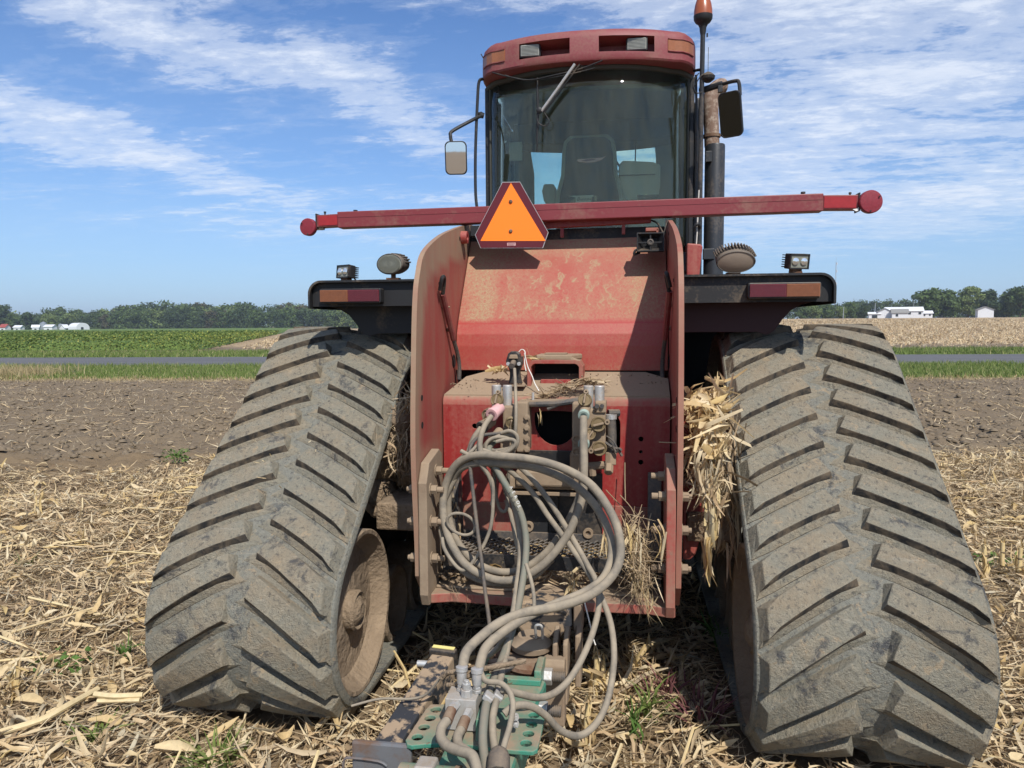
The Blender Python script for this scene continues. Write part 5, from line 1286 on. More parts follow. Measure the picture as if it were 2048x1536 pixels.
def led_lamp(c, aim, w=.088, h=.062):
    o = empty('led_work_lamp', (0, 0, 0)); attach(o, TR_)
    d = Vector(aim).normalized(); u = Vector((-d.y, d.x, 0)).normalized(); v = u.cross(-d).normalized(); v = v if v.z > 0 else -v; u = v.cross(d)
    q = Matrix((u, -d, v)).transposed(); c = Vector(c)
    sub(MB().box(c - d * .02, (w, .034, h), q), 'lamp_housing', M['black'], o, bevel=.004)
    for k in range(6): sub(MB().box(c - d * .046 + v * (k - 2.5) * h / 6.5, (w * .98, .024, .004), q), 'fin', M['black'], o)
    fr = MB()
    for (a, b, ww, hh) in ((0, h / 2 - .003, w, .006), (0, -h / 2 + .003, w, .006), (w / 2 - .003, 0, .006, h), (-w / 2 + .003, 0, .006, h)): fr.box(c + d * .001 + u * a + v * b, (ww, .012, hh), q)
    sub(fr, 'lamp_rim', M['blackmetal'], o)
    sub(MB().box(c + d * .001, (w - .013, .004, h - .013), q), 'lens', M['dirty_lens'], o)
    for s in (-1, 1): sub(MB().lathe([(.0, .0165), (.006, .016), (.009, .010), (.010, 0)], c + u * (s * w * .22) + d * .002, d, 20), 'led_reflector', M['chrome'], o, smooth=True)
    f = c - v * h / 2
    sub(MB().box(f - v * .010 - d * .02, (.045, .03, .02), q).bb(f.x - .018, f.x + .018, f.y - .0, f.y + .035, 1.814, f.z - .010), 'lamp_bracket', M['rust'], o)
    sub(MB().tube([f - d * .05 + v * .02, f - d * .06 + u * .03 - v * .012, (f - d * .02 + u * .03 - v * .022)], .0035, 6, smooth_path=5), 'wire', M['black'], o)
led_lamp((-1.0353, 3.46, 1.8593), (-.55, -1, .12)); led_lamp((1.0502, 3.46, 1.8674), (.42, -1, -.15), .096, .066)


# ---- cab roof: ring of levels along a rounded plan, with two lamp recesses cut in its rear band
def roof_y(x):           # rear edge in plan: bowed outwards in the middle
    return 5.36 + .13 * (abs(x) / .62) ** 2.4 if abs(x) < .6205 else 5.49
def rear_path(k=1.0, dy=0.0):
    xs = [-.62, -.56, -.49, -.463, -.40, -.30, -.20, -.10, -.05, 0, .05, .10, .20, .30, .40, .480, .50, .56, .62]
    P_ = [(x, roof_y(x)) for x in xs]
    # corner arcs to the sides
    def corner(s): return [(s * (.62 + .165 * math.sin(R_(a))), 5.49 + .26 * (1 - math.cos(R_(a))) + .02 * math.sin(R_(a)) ** 2) for a in (18, 36, 54, 72, 90)]
    L_ = corner(-1)[::-1]; Rr = corner(1)
    side_l = [(-.785, 7.1), (-.785, 6.5)]; side_r = [(.785, 6.5), (.785, 7.1)]
    return side_l + L_ + P_ + Rr + side_r
RP = rear_path()
roof = empty('cab_roof', (0, 0, 0)); attach(roof, TR_)
cyr = 6.4
levels = [(3.385, .955), (3.40, .985), (3.43, 1.0), (3.468, 1.0), (3.50, 1.0), (3.582, .997), (3.612, .985), (3.640, .955), (3.668, .88), (3.69, .70), (3.70, .0)]
levels = [(3.412, .975), (3.420, .992), (3.432, 1.0), (3.472, 1.0), (3.50, 1.0), (3.578, .998), (3.608, .990), (3.632, .965), (3.650, .90), (3.665, .72), (3.675, .02)]
vs = []; n = len(RP); F_ = []; front = [(.70, 7.25), (-.70, 7.25)]
ringp = RP + front; n = len(ringp)
for z, k in levels:
    for (x, y) in ringp: vs.append((x * k, cyr + (y - cyr) * (1 - (1 - k) * .8), z))
hole_cols = []
def col(xa, xb): return [i for i, (x, y) in enumerate(RP[:-1]) if x >= xa - 1e-4 and RP[i + 1][0] <= xb + 1e-4 and 5.3 < y < 5.55 and abs(x) < .6]
H1 = col(-.463, -.10); H2 = col(.10, .480)
for j in range(len(levels) - 1):
    for i in range(n):
        i2 = (i + 1) % n
        if j in (3, 4) and (i in H1 or i in H2): continue
        F_.append((j * n + i, j * n + i2, (j + 1) * n + i2, (j + 1) * n + i))
F_.append(tuple(range(n - 1, -1, -1)))
ro = mesh_obj('roof_shell', vs, F_, M['roof_red'], roof, smooth=True, auto=30)
for (xa, xb, lx) in ((-.463, -.10, -.385), (.10, .480, .360)):
    b = MB(); y0 = roof_y(xa if abs(xa) > .2 else xb); yb = 5.52
    P1 = [(xa, roof_y(xa) + .002), (xb, roof_y(xb) + .002)]
    z0, z1 = 3.473, 3.577
    b.add([(xa, P1[0][1], z0), (xb, P1[1][1], z0), (xb, yb, z0 + .008), (xa, yb, z0 + .008), (xa, P1[0][1], z1), (xb, P1[1][1], z1), (xb, yb, z1 - .02), (xa, yb, z1 - .02)],
          [(0, 1, 2, 3), (7, 6, 5, 4), (0, 3, 7, 4), (1, 5, 6, 2), (3, 2, 6, 7)])
    # fill slivers left by the bowed band
    xs_ = [p for p in RP if xa - 1e-4 <= p[0] <= xb + 1e-4 and p[1] < 5.6]
    for z in (z0 - .001, z1 + .001):
        pl = [(p[0], p[1] + .001) for p in xs_] + [(xb, yb), (xa, yb)]
        b.add([(p[0], p[1], z) for p in pl], [tuple(range(len(pl)))])
    sub(b, 'lamp_recess', M['roof_red'], roof)
    sub(MB().prism([(q[0], q[1]) for q in rrect(lx - .073, lx + .073, 3.483, 3.574, .012, 3)], 'y', 5.425, 5.50), 'lamp_housing', M['black'], roof, bevel=.003)
    sub(MB().prism([(q[0], q[1]) for q in rrect(lx - .064, lx + .064, 3.490, 3.567, .008, 3)], 'y', 5.418, 5.4245), 'lamp_lens', M['grimy_lens'], roof)
    ln = MB()
    for i in range(8): ln.bb(lx - .06, lx + .06, 5.4145, 5.4175, 3.494 + i * .0092, 3.4965 + i * .0092)
    sub(ln, 'lens_ribs', M['grimy_lens'], roof)
sub(MB().lathe([(0, .017), (.002, .017), (.002, 0)], (.205, 5.515, 3.512), (0, -1, 0), 16), 'recess_hole', M['darkgap'], roof)
for s in (-1, 1):       # amber side lamps let into the corners
    am = MB(); pts = [p for p in RP if s * p[0] >= .555 and p[1] < 5.83]
    pts = sorted(pts, key=lambda p: abs(p[0]) + p[1] * .2)
    pts = [(s * .572, roof_y(.572))] + [p for p in pts if abs(p[0]) > .6]; pts = pts[:5]
    c_ = Vector((0, 6.2, 0)); vs = []
    for off in (.004, -.02):
        for (x, y) in pts:
            d = (Vector((x, y, 0)) - c_).normalized(); q = Vector((x, y, 0)) + d * off; vs += [(q.x, q.y, 3.488), (q.x, q.y, 3.562)]
    m_ = len(pts); fs = [(2 * i, 2 * i + 2, 2 * i + 3, 2 * i + 1) for i in range(m_ - 1)] + [(2 * m_ + 2 * i + 1, 2 * m_ + 2 * i + 3, 2 * m_ + 2 * i + 2, 2 * m_ + 2 * i) for i in range(m_ - 1)]
    fs += [(2 * i + 1, 2 * i + 3, 2 * m_ + 2 * i + 3, 2 * m_ + 2 * i + 1) for i in range(m_ - 1)] + [(2 * m_ + 2 * i, 2 * m_ + 2 * i + 2, 2 * i + 2, 2 * i) for i in range(m_ - 1)]
    fs += [(0, 1, 2 * m_ + 1, 2 * m_), (2 * m_ - 1, 2 * m_ - 2, 4 * m_ - 2, 4 * m_ - 1)]
    am.add(vs, fs); sub(am, 'side_lamp', M['lens_amber'], roof)
    fr = MB()
    for zz in (3.484, 3.566): fr.tube([((x - 0) * 1.004, y - .004, zz) for x, y in pts], .005, 5)
    sub(fr, 'lamp_surround', M['roof_red'], roof)
sub(MB().tube([(-0.763, 5.75, 3.5822), (-0.782, 5.75, 3.609), (-0.801, 5.75, 3.6431)], .004, 5), 'aerial', M['black'], roof)

# ---- cab body: posts, glass, inside
cab = empty('cab', (0, 0, 0)); attach(cab, TR_)
def rearw(x):  return 5.46 + .18 * (abs(x) / .60) ** 2.6 if abs(x) < .60 else 5.64 + .18 * ((abs(x) - .60) / .155) ** 2
gx_ = [-.755, -.73, -.70, -.66, -.60, -.50, -.35, -.2, 0, .2, .35, .50, .60, .66, .70, .73, .755]
def sheet(xs, z0, z1, off, name, mat, nz=8, bow=.0):
    vs = []; nn = len(xs)
    for j in range(nz + 1):
        z = z0 + (z1 - z0) * j / nz
        for x in xs: vs.append((x, rearw(x) + off, z))
    fs = [(j * nn + i, j * nn + i + 1, (j + 1) * nn + i + 1, (j + 1) * nn + i) for j in range(nz) for i in range(nn - 1)]
    o = mesh_obj(name, vs, fs, mat, cab, smooth=True, auto=60)
    s_ = o.modifiers.new('thick', 'SOLIDIFY'); s_.thickness = .005; s_.offset = 0; return o
sheet(gx_, 2.10, 3.405, 0, 'rear_window', M['glass'])
# black border printed round the glass + seal
vs = MB()
for s in (-1, 1):
    pth = [(s * .757, rearw(.757) + .004, z) for z in (1.75, 2.2, 2.8, 3.40)]
    vs.tube(pth, .016, 8)
    pth = [(s * .735, rearw(.735) - .006, z) for z in (1.95, 2.2, 2.8, 3.40)]
    vs.tube(pth, .011, 6)
vs.tube([(x, rearw(x) - .0, 3.405) for x in gx_], .026, 8)
sub(vs, 'window_seal', M['interior_dark'], cab, smooth=True)
for s in (-1, 1):
    sub(MB().bb(s * .745, s * .785, 5.80, 5.90, 1.75, 3.41), 'rear_post', M['blackmetal'], cab, bevel=.01)
    sub(MB().bb(s * .70, s * .785, 7.12, 7.20, 1.75, 3.41), 'front_post', M['interior_dark'], cab, bevel=.01)
    sub(MB().bb(s * .76, s * .785, 6.42, 6.48, 1.9, 3.41), 'door_post', M['interior_dark'], cab, bevel=.005)
    o = sub(MB().bb(s * .768, s * .774, 5.90, 6.42, 2.0, 3.40), 'side_window', M['glass2'], cab)
    o = sub(MB().bb(s * .768, s * .774, 6.48, 7.12, 2.0, 3.40), 'side_window', M['glass2'], cab)
    sub(MB().bb(s * .755, s * .787, 5.86, 7.16, 1.55, 2.0), 'cab_side', M['blackmetal'], cab)
sub(MB().bb(-.70, .70, 7.155, 7.161, 2.35, 3.36), 'front_window', M['glass2'], cab)
sub(MB().bb(-.76, .76, 7.12, 7.17, 1.55, 2.35), 'dash_wall', M['interior_dark'], cab)
sub(MB().bb(-.72, .72, 7.06, 7.19, 3.34, 3.42), 'front_header', M['interior_dark'], cab)
sub(MB().bb(-.745, .745, 5.62, 7.15, 1.98, 2.02), 'cab_floor', M['interior_dark'], cab)
sub(MB().bb(-.74, .74, 5.84, 7.12, 3.36, 3.39), 'headliner', M['interior'], cab)
# headliner drops in a curve towards the front, as seen through the glass
hl = [(-.70, 3.39)] + [(-.70 + 1.40 * i / 12, 3.20 + .035 * math.sin(math.pi * i / 12) * -1 + .0) for i in range(13)] + [(.70, 3.39)]
sub(MB().prism(hl, 'y', 6.70, 7.05), 'roof_console', M['interior_dark'], cab, bevel=.01)
# wide left post with its trim, right trim
sub(MB().prism([(-.745, 2.0), (-.56, 2.0), (-.565, 3.0), (-.60, 3.22), (-.745, 3.3)], 'y', 7.0, 7.1), 'post_trim', M['interior'], cab, bevel=.01)
sub(MB().prism([(.745, 2.0), (.56, 2.0), (.55, 3.1), (.53, 3.3), (.745, 3.36)], 'y', 7.0, 7.1), 'post_trim', M['interior'], cab, bevel=.01)
sub(MB().bb(-.67, -.56, 6.25, 6.262, 2.95, 3.10), 'window_blind', M['beige'], cab, bevel=.003)
sub(MB().bb(-.745, -.60, 6.3, 7.0, 2.0, 2.42), 'side_console', M['beige'], cab, bevel=.02)
# seat
st = empty('driver_seat', (0, 0, 0)); attach(st, TR_)
sb = [(-.225, 2.42), (-.235, 2.52), (-.222, 2.66), (-.19, 2.80), (-.182, 2.98), (-.172, 3.06), (-.13, 3.10), (.11, 3.10), (.15, 3.06), (.165, 2.98), (.175, 2.80), (.21, 2.66), (.225, 2.52), (.215, 2.42)]
sb = [(x * 1.26, 2.42 + (z - 2.42) * 1.04) for x, z in sb]
sub(MB().prism(sb, 'y', 6.22, 6.30), 'seat_back', M['seat_edge'], st, bevel=.02)
sb2 = [(x * .86 - .001, 2.40 + (z - 2.40) * .965) for x, z in sb]
sub(MB().prism(sb2, 'y', 6.200, 6.2195), 'back_panel', M['seat'], st, bevel=.008)
sub(MB().prism([(-.105, 2.915), (-.10, 2.93), (.10, 2.935), (.125, 2.945), (.09, 2.915), (.04, 2.900), (-.03, 2.898), (-.08, 2.905)], 'y', 6.190, 6.199), 'back_badge', M['pink'], st, bevel=.002)
sub(MB().prism([(-.07, 2.917), (-.03, 2.925), (.05, 2.925), (.02, 2.915), (-.03, 2.910)], 'y', 6.1875, 6.1895), 'badge_mark', M['lens_red'], st)
sub(MB().bb(-.24, .24, 6.25, 6.72, 2.38, 2.50), 'seat_cushion', M['seat'], st, bevel=.03)
sub(MB().bb(-.20, .20, 6.3, 6.65, 2.03, 2.38), 'seat_base', M['interior_dark'], st, bevel=.02)
sub(MB().prism([(-.385, 2.62), (-.40, 2.70), (-.385, 2.755), (-.305, 2.755), (-.29, 2.73), (-.29, 2.60), (-.325, 2.53), (-.345, 2.56)], 'y', 6.26, 6.50), 'armrest', M['seat_edge'], st, bevel=.012)
sub(MB().bb(-.27, -.22, 6.1, 6.3, 2.30, 2.52), 'seat_bracket', M['interior_dark'], st, bevel=.01)
for k in range(3): sub(MB().bb(-.03 + k * .035, -.012 + k * .035, 6.05, 6.08, 2.55, 2.61), 'lever', M['interior_dark'], st, bevel=.004)
sub(MB().prism([(-.16, 2.56), (-.05, 2.52), (-.02, 2.55), (-.10, 2.60)], 'y', 6.03, 6.06), 'lever_bank', M['interior_dark'], st)
# sign plate behind the seat with its lettering
nm = empty('name_plate', (0, 0, 0)); attach(nm, TR_)
a_ = Vector((-0.1003, 5.95, 2.5817)); b_ = Vector((0.0201, 5.95, 2.5473))
sub(MB().bb(a_.x, b_.x, 5.95, 5.958, b_.z, a_.z + .006), 'plate', M['beige'], nm)
sub(MB().prism([(a_.x - .06, a_.z + .018), (b_.x + .02, a_.z + .018), (b_.x + .018, a_.z + .006), (a_.x, a_.z + .004)], 'y', 5.95, 5.96), 'plate_top', M['beige'], nm)
for txt, dx, sz in (('B', .008, .040), ('AKKEN', .034, .026)):
    textobj(txt, sz, .0006, M['darkgap'], (a_.x + dx, 5.9485, b_.z + .012), (R_(90), 0, 0), nm, .3 if txt == 'B' else 0)
# right-hand console and monitor
cn = empty('operator_console', (0, 0, 0)); attach(cn, TR_)
sub(MB().prism([(.235, 2.60), (.225, 2.85), (.235, 2.90), (.26, 2.925), (.50, 2.905), (.56, 2.88), (.56, 2.72), (.545, 2.60)], 'y', 6.28, 6.60), 'console_box', M['beige'], cn, bevel=.012)
sub(MB().prism([(.26, 2.60), (.235, 2.44), (.40, 2.30), (.60, 2.30), (.60, 2.60)], 'y', 6.30, 6.55), 'console_arm', M['beige'], cn, bevel=.012)
sub(MB().bb(.225, .52, 6.265, 6.279, 2.80, 2.806), 'lid_line', M['interior_dark'], cn)
sub(MB().bb(.38, .55, 6.255, 6.275, 2.61, 2.64), 'handle', M['interior_dark'], cn, bevel=.004)
sub(MB().prism([(.24, 2.58), (.30, 2.60), (.33, 2.50), (.30, 2.38), (.22, 2.36), (.21, 2.45)], 'y', 6.15, 6.27), 'joystick', M['seat'], cn, bevel=.015)
sub(MB().tube([(.36, 6.5, 2.92), (.365, 6.5, 3.12)], .006, 6), 'aerial', M['black'], cn)
sub(MB().tube([(.10, 6.9, 3.20), (.24, 6.9, 2.98), (.36, 6.9, 2.78)], .010, 6).tube([(.07, 6.9, 3.20), (.20, 6.9, 2.98), (.33, 6.9, 2.78)], .006, 6), 'wiper', M['black'], cn)

# ---- outside the cab: wiper, wires, rails, mirrors, beacon, exhaust
wp = empty('rear_wiper', (0, 0, 0)); attach(wp, TR_)
wy = 5.40
sub(MB().tube([(-0.0626,5.3600,3.3978),(-0.1872,5.3900,3.2449),(-0.3039,5.4200,3.1084)], .011, 8), 'wiper_arm', M['steel'], wp, smooth=True)
sub(MB().tube([(-0.0281,5.3600,3.3958),(-0.1636,5.4000,3.2398),(-0.2861,5.4200,3.1007)], .007, 8), 'wiper_link', M['black'], wp, smooth=True)
sub(MB().tube([(-0.3329,5.4300,3.3439),(-0.3345,5.4400,3.2262),(-0.3313,5.4400,3.1048),(-0.3402,5.4500,2.9511),(-0.3407,5.4500,2.8321)], [.004, .009, .010, .008, .003], 8), 'wiper_blade', M['black'], wp, smooth=True)
sub(MB().lathe([(0, .020), (.03, .020), (.035, .012), (.035, 0)], (-0.3205, 5.44, 3.1147), (0, -1, 0), 14), 'wiper_pivot', M['black'], wp, smooth=True)
sub(MB().tube([(-0.3218,5.4200,3.0955),(-0.3362,5.4200,3.0616),(-0.3220,5.4200,3.0228),(-0.2793,5.4200,3.0035),(-0.2507,5.4200,3.0299),(-0.2649,5.4200,3.0651),(-0.2932,5.4200,3.1079)], .004, 6, smooth_path=6), 'wiper_cable', M['black'], wp, smooth=True)
sub(MB().tube([(-0.6688,5.5000,3.4196),(-0.5299,5.4300,3.3582),(-0.3839,5.4100,3.3232),(-0.2037,5.3800,3.3380),(-0.0287,5.3700,3.3655),(0.1266,5.3600,3.4103)], .005, 6, smooth_path=6).tube([(-0.5708,5.4600,3.3838),(-0.4209,5.4200,3.3249),(-0.2399,5.3900,3.3227),(-0.0633,5.3700,3.3405),(0.0748,5.3700,3.3663)], .004, 6, smooth_path=6), 'wiper_wire', M['black'], wp, smooth=True)
rl = sub(MB().tube([(-0.7164,5.7200,3.4379),(-0.7281,5.6800,3.4334),(-0.7700,5.6600,3.4294),(-0.8006,5.6600,3.4093),(-0.8133,5.6600,3.2790),(-0.8323,5.6600,2.9132),(-0.8353,5.6600,2.6172),(-0.8250,5.6600,2.4829),(-0.8142,5.6800,2.4256)], .0115, 8, smooth_path=6), 'grab_rail', M['blackmetal'], cab, smooth=True)
sub(MB().tube([(0.7693,5.7000,3.4134),(0.8044,5.6200,3.3925),(0.8135,5.6000,3.3512),(0.8100,5.6000,2.8324),(0.8127,5.6200,2.2367),(0.8039,5.6400,1.9701)], .010, 8, smooth_path=6).tube([(0.7804,5.6600,3.3721),(0.7907,5.6600,2.8466),(0.7879,5.6600,2.2419)], .009, 8, smooth_path=4), 'conduit', M['blackmetal'], cab, smooth=True)
sub(MB().tube([(0.8050,5.5800,2.5490),(0.7953,5.5800,2.2325),(0.7812,5.5800,1.9664)], .0045, 6), 'white_conduit', M['pale'], cab, smooth=True)
sub(MB().tube([(0.8155,5.5800,2.2850),(0.7978,5.5400,2.3050),(0.7772,5.5400,2.2915),(0.7723,5.5600,2.2590)], .012, 8, smooth_path=5), 'hook', M['black'], cab, smooth=True)
sub(MB().prism([(.725, 1.80), (.80, 1.80), (.835, 2.15), (.82, 2.165), (.725, 2.175)], 'y', 5.56, 6.2), 'cab_corner', M['red'], cab, bevel=.01)
sub(MB().bb(.79, .85, 5.78, 5.95, 1.6, 3.25), 'air_duct', M['muffler'], cab, bevel=.015)
sub(MB().bb(-.74, .74, 5.66, 5.70, 1.6, 2.12), 'cab_rear_wall', M['blackmetal'], cab)
def mirror(name, pts_arm, c, w, h, aim, th=.035, gm='mirror'):
    o = empty(name, (0, 0, 0)); attach(o, TR_)
    sub(MB().tube(pts_arm, .013, 8, smooth_path=6), 'mirror_arm', M['blackmetal'], o, smooth=True)
    d = Vector(aim).normalized(); u = Vector((-d.y, d.x, 0)).normalized(); v = u.cross(d); v = v if v.z > 0 else -v; c = Vector(c)
    out = rrect(-w / 2, w / 2, -h / 2, h / 2, w * .22, 5)
    def rg_(k, off): return [c + d * off + u * (a * k) + v * (b * (1 - (1 - k) * w / h)) for a, b in out]
    rs = [rg_(.75, -th), rg_(.95, -th * .7), rg_(1.0, -.006), rg_(1.0, .004), rg_(.93, .006), rg_(.90, .001)]; n = len(out)
    vs = [p for r in rs for p in r]; fs = [(i * n + j, i * n + (j + 1) % n, (i + 1) * n + (j + 1) % n, (i + 1) * n + j) for i in range(len(rs) - 1) for j in range(n)] + [tuple(range(n))]
    sub(MB().add(vs, fs), 'mirror_shell', M['black'], o, smooth=True, auto=50)
    r0 = rg_(.905, .0015); r1 = rg_(.905, .0045)
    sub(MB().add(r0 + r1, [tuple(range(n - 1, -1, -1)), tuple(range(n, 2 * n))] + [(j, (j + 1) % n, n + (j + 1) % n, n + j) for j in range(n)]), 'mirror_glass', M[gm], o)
    return o
mirror('mirror', [(-0.7801,5.7000,3.1785),(-0.8447,5.6200,3.1238),(-0.9750,5.5200,3.0248),(-0.9859,5.5000,2.9844),(-0.9789,5.5000,2.9410)], (-0.9465, 5.5, 2.8245), .162, .238, (.10, -1, -.135))
mirror('mirror', [(0.8186,5.6800,3.2577),(0.9415,5.6000,3.2756),(1.0305,5.5000,3.2672),(1.0547,5.4800,3.2463),(1.0600,5.4600,3.1599)], (0.9978, 5.45, 3.0298), .160, .300, (-.50, -.83, -.22), gm='mirror_painted_dark')
sub(MB().tube([(0.8098,5.6600,3.2592),(0.9528,5.5800,3.2757)], .022, 10).bb(0.9261 - .0, 0.9261 + .03, 5.56, 5.60, 3.219, 3.2635), 'mirror_mount', M['blackmetal'], cab, smooth=True)
sub(MB().lathe([(0, .02), (.03, .025), (.05, .012), (.05, 0)], (-0.7725, 5.7, 3.1708), (-1, -.3, .3), 10), 'mirror_mount', M['blackmetal'], cab, smooth=True)
bc = empty('beacon', (0, 0, 0)); attach(bc, TR_)
bp = Vector((0.8189, 5.6, 3.7094))
sub(MB().tube([(bp.x - .005, 5.60, 1.9), (bp.x - .004, 5.60, 3.0), (bp.x, 5.60, bp.z - .06)], .017, 10), 'beacon_pole', M['blackmetal'], bc, smooth=True)
sub(MB().lathe([(-.085, .017), (-.06, .022), (-.035, .024), (-.012, .035), (0, .052), (.02, .064), (.045, .066)], bp, (0, 0, 1), 24), 'beacon_base', M['black'], bc, smooth=True)
sub(MB().lathe([(.045, .064), (.08, .063), (.12, .056), (.16, .044), (.185, .028), (.192, .012), (.193, 0)], bp, (0, 0, 1), 24), 'beacon_dome', M['beacon'], bc, smooth=True)
sub(MB().tube([bp + Vector((.03, 0, -.10)), bp + Vector((.03, 0, -.075))], .006, 6), 'clamp_screw', M['black'], bc)
g_ = Vector((0.8582, 5.6, 3.3487))
sub(MB().lathe([(-.05, .02), (-.03, .045), (-.01, .05), (.01, .03), (.02, .012), (.02, 0)], g_, (0, 0, 1), 16).tube([g_, g_ + Vector((.0, 0, .19))], .002, 5), 'antenna_puck', M['black'], bc, smooth=True)
sub(MB().tube([(0.8561,5.5800,3.3562),(0.8134,5.5600,3.3385),(0.7864,5.5600,3.3059),(0.7605,5.5700,3.2556),(0.7816,5.5700,3.2202),(0.8158,5.5700,3.2253)], .004, 6, smooth_path=6).tube([(0.7944,5.5800,3.3596),(0.7606,5.5800,3.3135),(0.7544,5.5800,3.2624),(0.7757,5.5800,3.2097)], .004, 6, smooth_path=6), 'antenna_wire', M['black'], bc, smooth=True)
ex = empty('exhaust', (0, 0, 0)); attach(ex, TR_)
ec = Vector((0.9504, 5.95, 2.9419)); er = .0745
sub(MB().lathe([(-1.25, er), (-.012, er), (0, er * .95), (.001, er * .5)], ec, (0, 0, 1), 32), 'muffler', M['muffler'], ex, smooth=True)
sub(MB().bb(ec.x - .075, ec.x - .03, ec.y - er - .012, ec.y - er + .02, ec.z - .14, ec.z - .06).bb(ec.x - .085, ec.x + .0, ec.y - er - .008, ec.y - er + .03, ec.z - .86, ec.z - .78), 'muffler_clamp', M['muffler'], ex, bevel=.004)
sub(MB().tube([ec + Vector((-.022, 0, -.01)), ec + Vector((-.028, 0, .12)), ec + Vector((-.036, 0, .30)), ec + Vector((-.022, .01, .385)), ec + Vector((.025, .03, .435)), ec + Vector((.062, .05, .445))], [.056, .056, .057, .057, .056, .054], 20, smooth_path=8), 'exhaust_pipe', M['pipe'], ex, smooth=True)
sub(MB().lathe([(0, .060), (.0, .064), (.022, .064), (.022, .058)], ec + Vector((-.024, 0, .055)), (0, 0, 1), 20).cyl(ec + Vector((.04, -.04, .062)), ec + Vector((.075, -.03, .062)), .012, 8), 'pipe_clamp', M['rust'], ex, smooth=True)


# ---- valve blocks, couplers and step on the tractor's rear face
VY = 3.10
def valve_block(side):
    o = empty('remote_valve', (0, 0, 0)); attach(o, TR_)
    return o
vl = valve_block(-1); vr = valve_block(1)
def silver(px0, z0, z1, o, xs):
    for x in xs: sub(MB().lathe([(0, .0205), (z1 - z0 - .003, .0205), (z1 - z0, .018), (z1 - z0, 0)], (x, VY, z0), (0, 0, 1), 24), 'solenoid', M['steel'], o, smooth=True)
# positions from the front face
zt = 1.3475; zb = 1.2523
silver(0, zb, zt, vl, (-0.2312, -0.1843))
silver(0, zb, zt, vr, (0.155, 0.2003))
def blk(x0p, x1p, y0p, y1p, ya, yb, name, mat, o, bev=.005):
    pass
def bxp(o, name, mat, A, B, d, bev=.005):
    """box from two corner points given in world coordinates, thickness d backwards"""
    return sub(MB().bb(A[0], B[0], A[1], A[1] + d, B[2], A[2]), name, mat, o, bevel=bev)
bxp(vl, 'valve_body', M['tan'], (-0.1974, 3.05, 1.2643), (-0.1457, 3.05, 1.1523), .12, .008)
bxp(vl, 'valve_slice', M['tan'], (-0.1453, 3.08, 1.2784), (-0.0957, 3.08, 1.0664), .12, .006)
bxp(vl, 'valve_slice', M['tan'], (-0.2157, 3.09, 1.1453), (-0.1608, 3.09, 1.0613), .10, .006)
for k in range(5): sub(MB().hexbolt((-0.0999, 3.078, 1.215 - k * .045), (0, -1, 0), .010, .010), 'bolt', M['tan'], vl, bevel=.001)
bxp(vr, 'valve_body', M['tan'], (0.0899, 3.06, 1.2807), (0.1392, 3.06, 1.0746), .14, .008)
bxp(vr, 'valve_body', M['tan'], (0.1395, 3.05, 1.2556), (0.2272, 3.05, 1.0781), .12, .010)
bxp(vr, 'valve_slice', M['tan'], (0.1845, 3.04, 1.2878), (0.2289, 3.04, 1.2414), .10, .005)
bxp(vr, 'valve_slice', M['tan'], (0.0785, 3.1, 1.0666), (0.1411, 3.1, 1.0047), .10, .006)
for q in ((1154,903), (1154,880)): pass
sub(MB().lathe([(0, .020), (.008, .020), (.008, .012), (.002, .010), (.002, 0)], (0.1084, 3.06, 1.0782), (0, -1, 0), 20), 'port', M['tan'], vr, smooth=True)
sub(MB().lathe([(0, .020), (.008, .020), (.008, .012), (.002, .010), (.002, 0)], (0.1084, 3.06, 1.1301), (0, -1, 0), 20), 'port', M['tan'], vr, smooth=True)
for (a, b) in ((1190, 811), (1200, 811)): pass
for pt in ((0.1926, 3.04, 1.2695), (0.2128, 3.04, 1.2698)): sub(MB().lathe([(0, .009), (.012, .009), (.012, 0)], pt, (0, -1, 0), 12), 'screw', M['hose_dark'], vr)
def cap(c, aim, o, r=.026, ang=0):
    d = Vector(aim).normalized(); c = Vector(c)
    k = sub(MB().lathe([(-.01, r * 1.08), (.004, r * 1.08), (.008, r), (.006, r * .8), (.004, r * .78), (.006, 0)], c, d, 28), 'coupler_cap', M['bronze'], o, smooth=True, auto=35)
    u = d.orthogonal().normalized(); w = d.cross(u); a = R_(ang); t = u * math.cos(a) + w * math.sin(a)
    q = Matrix((t, d, t.cross(d))).transposed()
    sub(MB().box(c + d * .013, (r * 1.5, .016, r * .28), q), 'cap_grip', M['tan'], o, bevel=.002)
    p = c + t * r * 1.25
    sub(MB().lathe([(-.004, r * .36), (.012, r * .36), (.012, r * .16), (.004, r * .15), (.004, 0)], p, d, 14), 'cap_hinge', M['tan'], o, smooth=True, auto=35)
    return k
cap((-0.2151, 3.02, 1.2921), (-.15, -1, .35), vl, .025, 215); cap((-0.2574, 3.02, 1.2296), (-.5, -1, -.1), vl, .022, 200); cap((-0.159, 3.03, 1.1985), (.1, -1, -.3), vl, .022, 30)
cap((0.1464, 3.0, 1.2976), (-.05, -1, .45), vr, .026, 215); cap((0.1997, 3.02, 1.1988), (0, -1, .0), vr, .029, 150); cap((0.204, 3.02, 1.0991), (0, -1, .0), vr, .028, 330)
cap((0.1656, 3.02, 1.1576), (.2, -1, .1), vr, .022, 10)
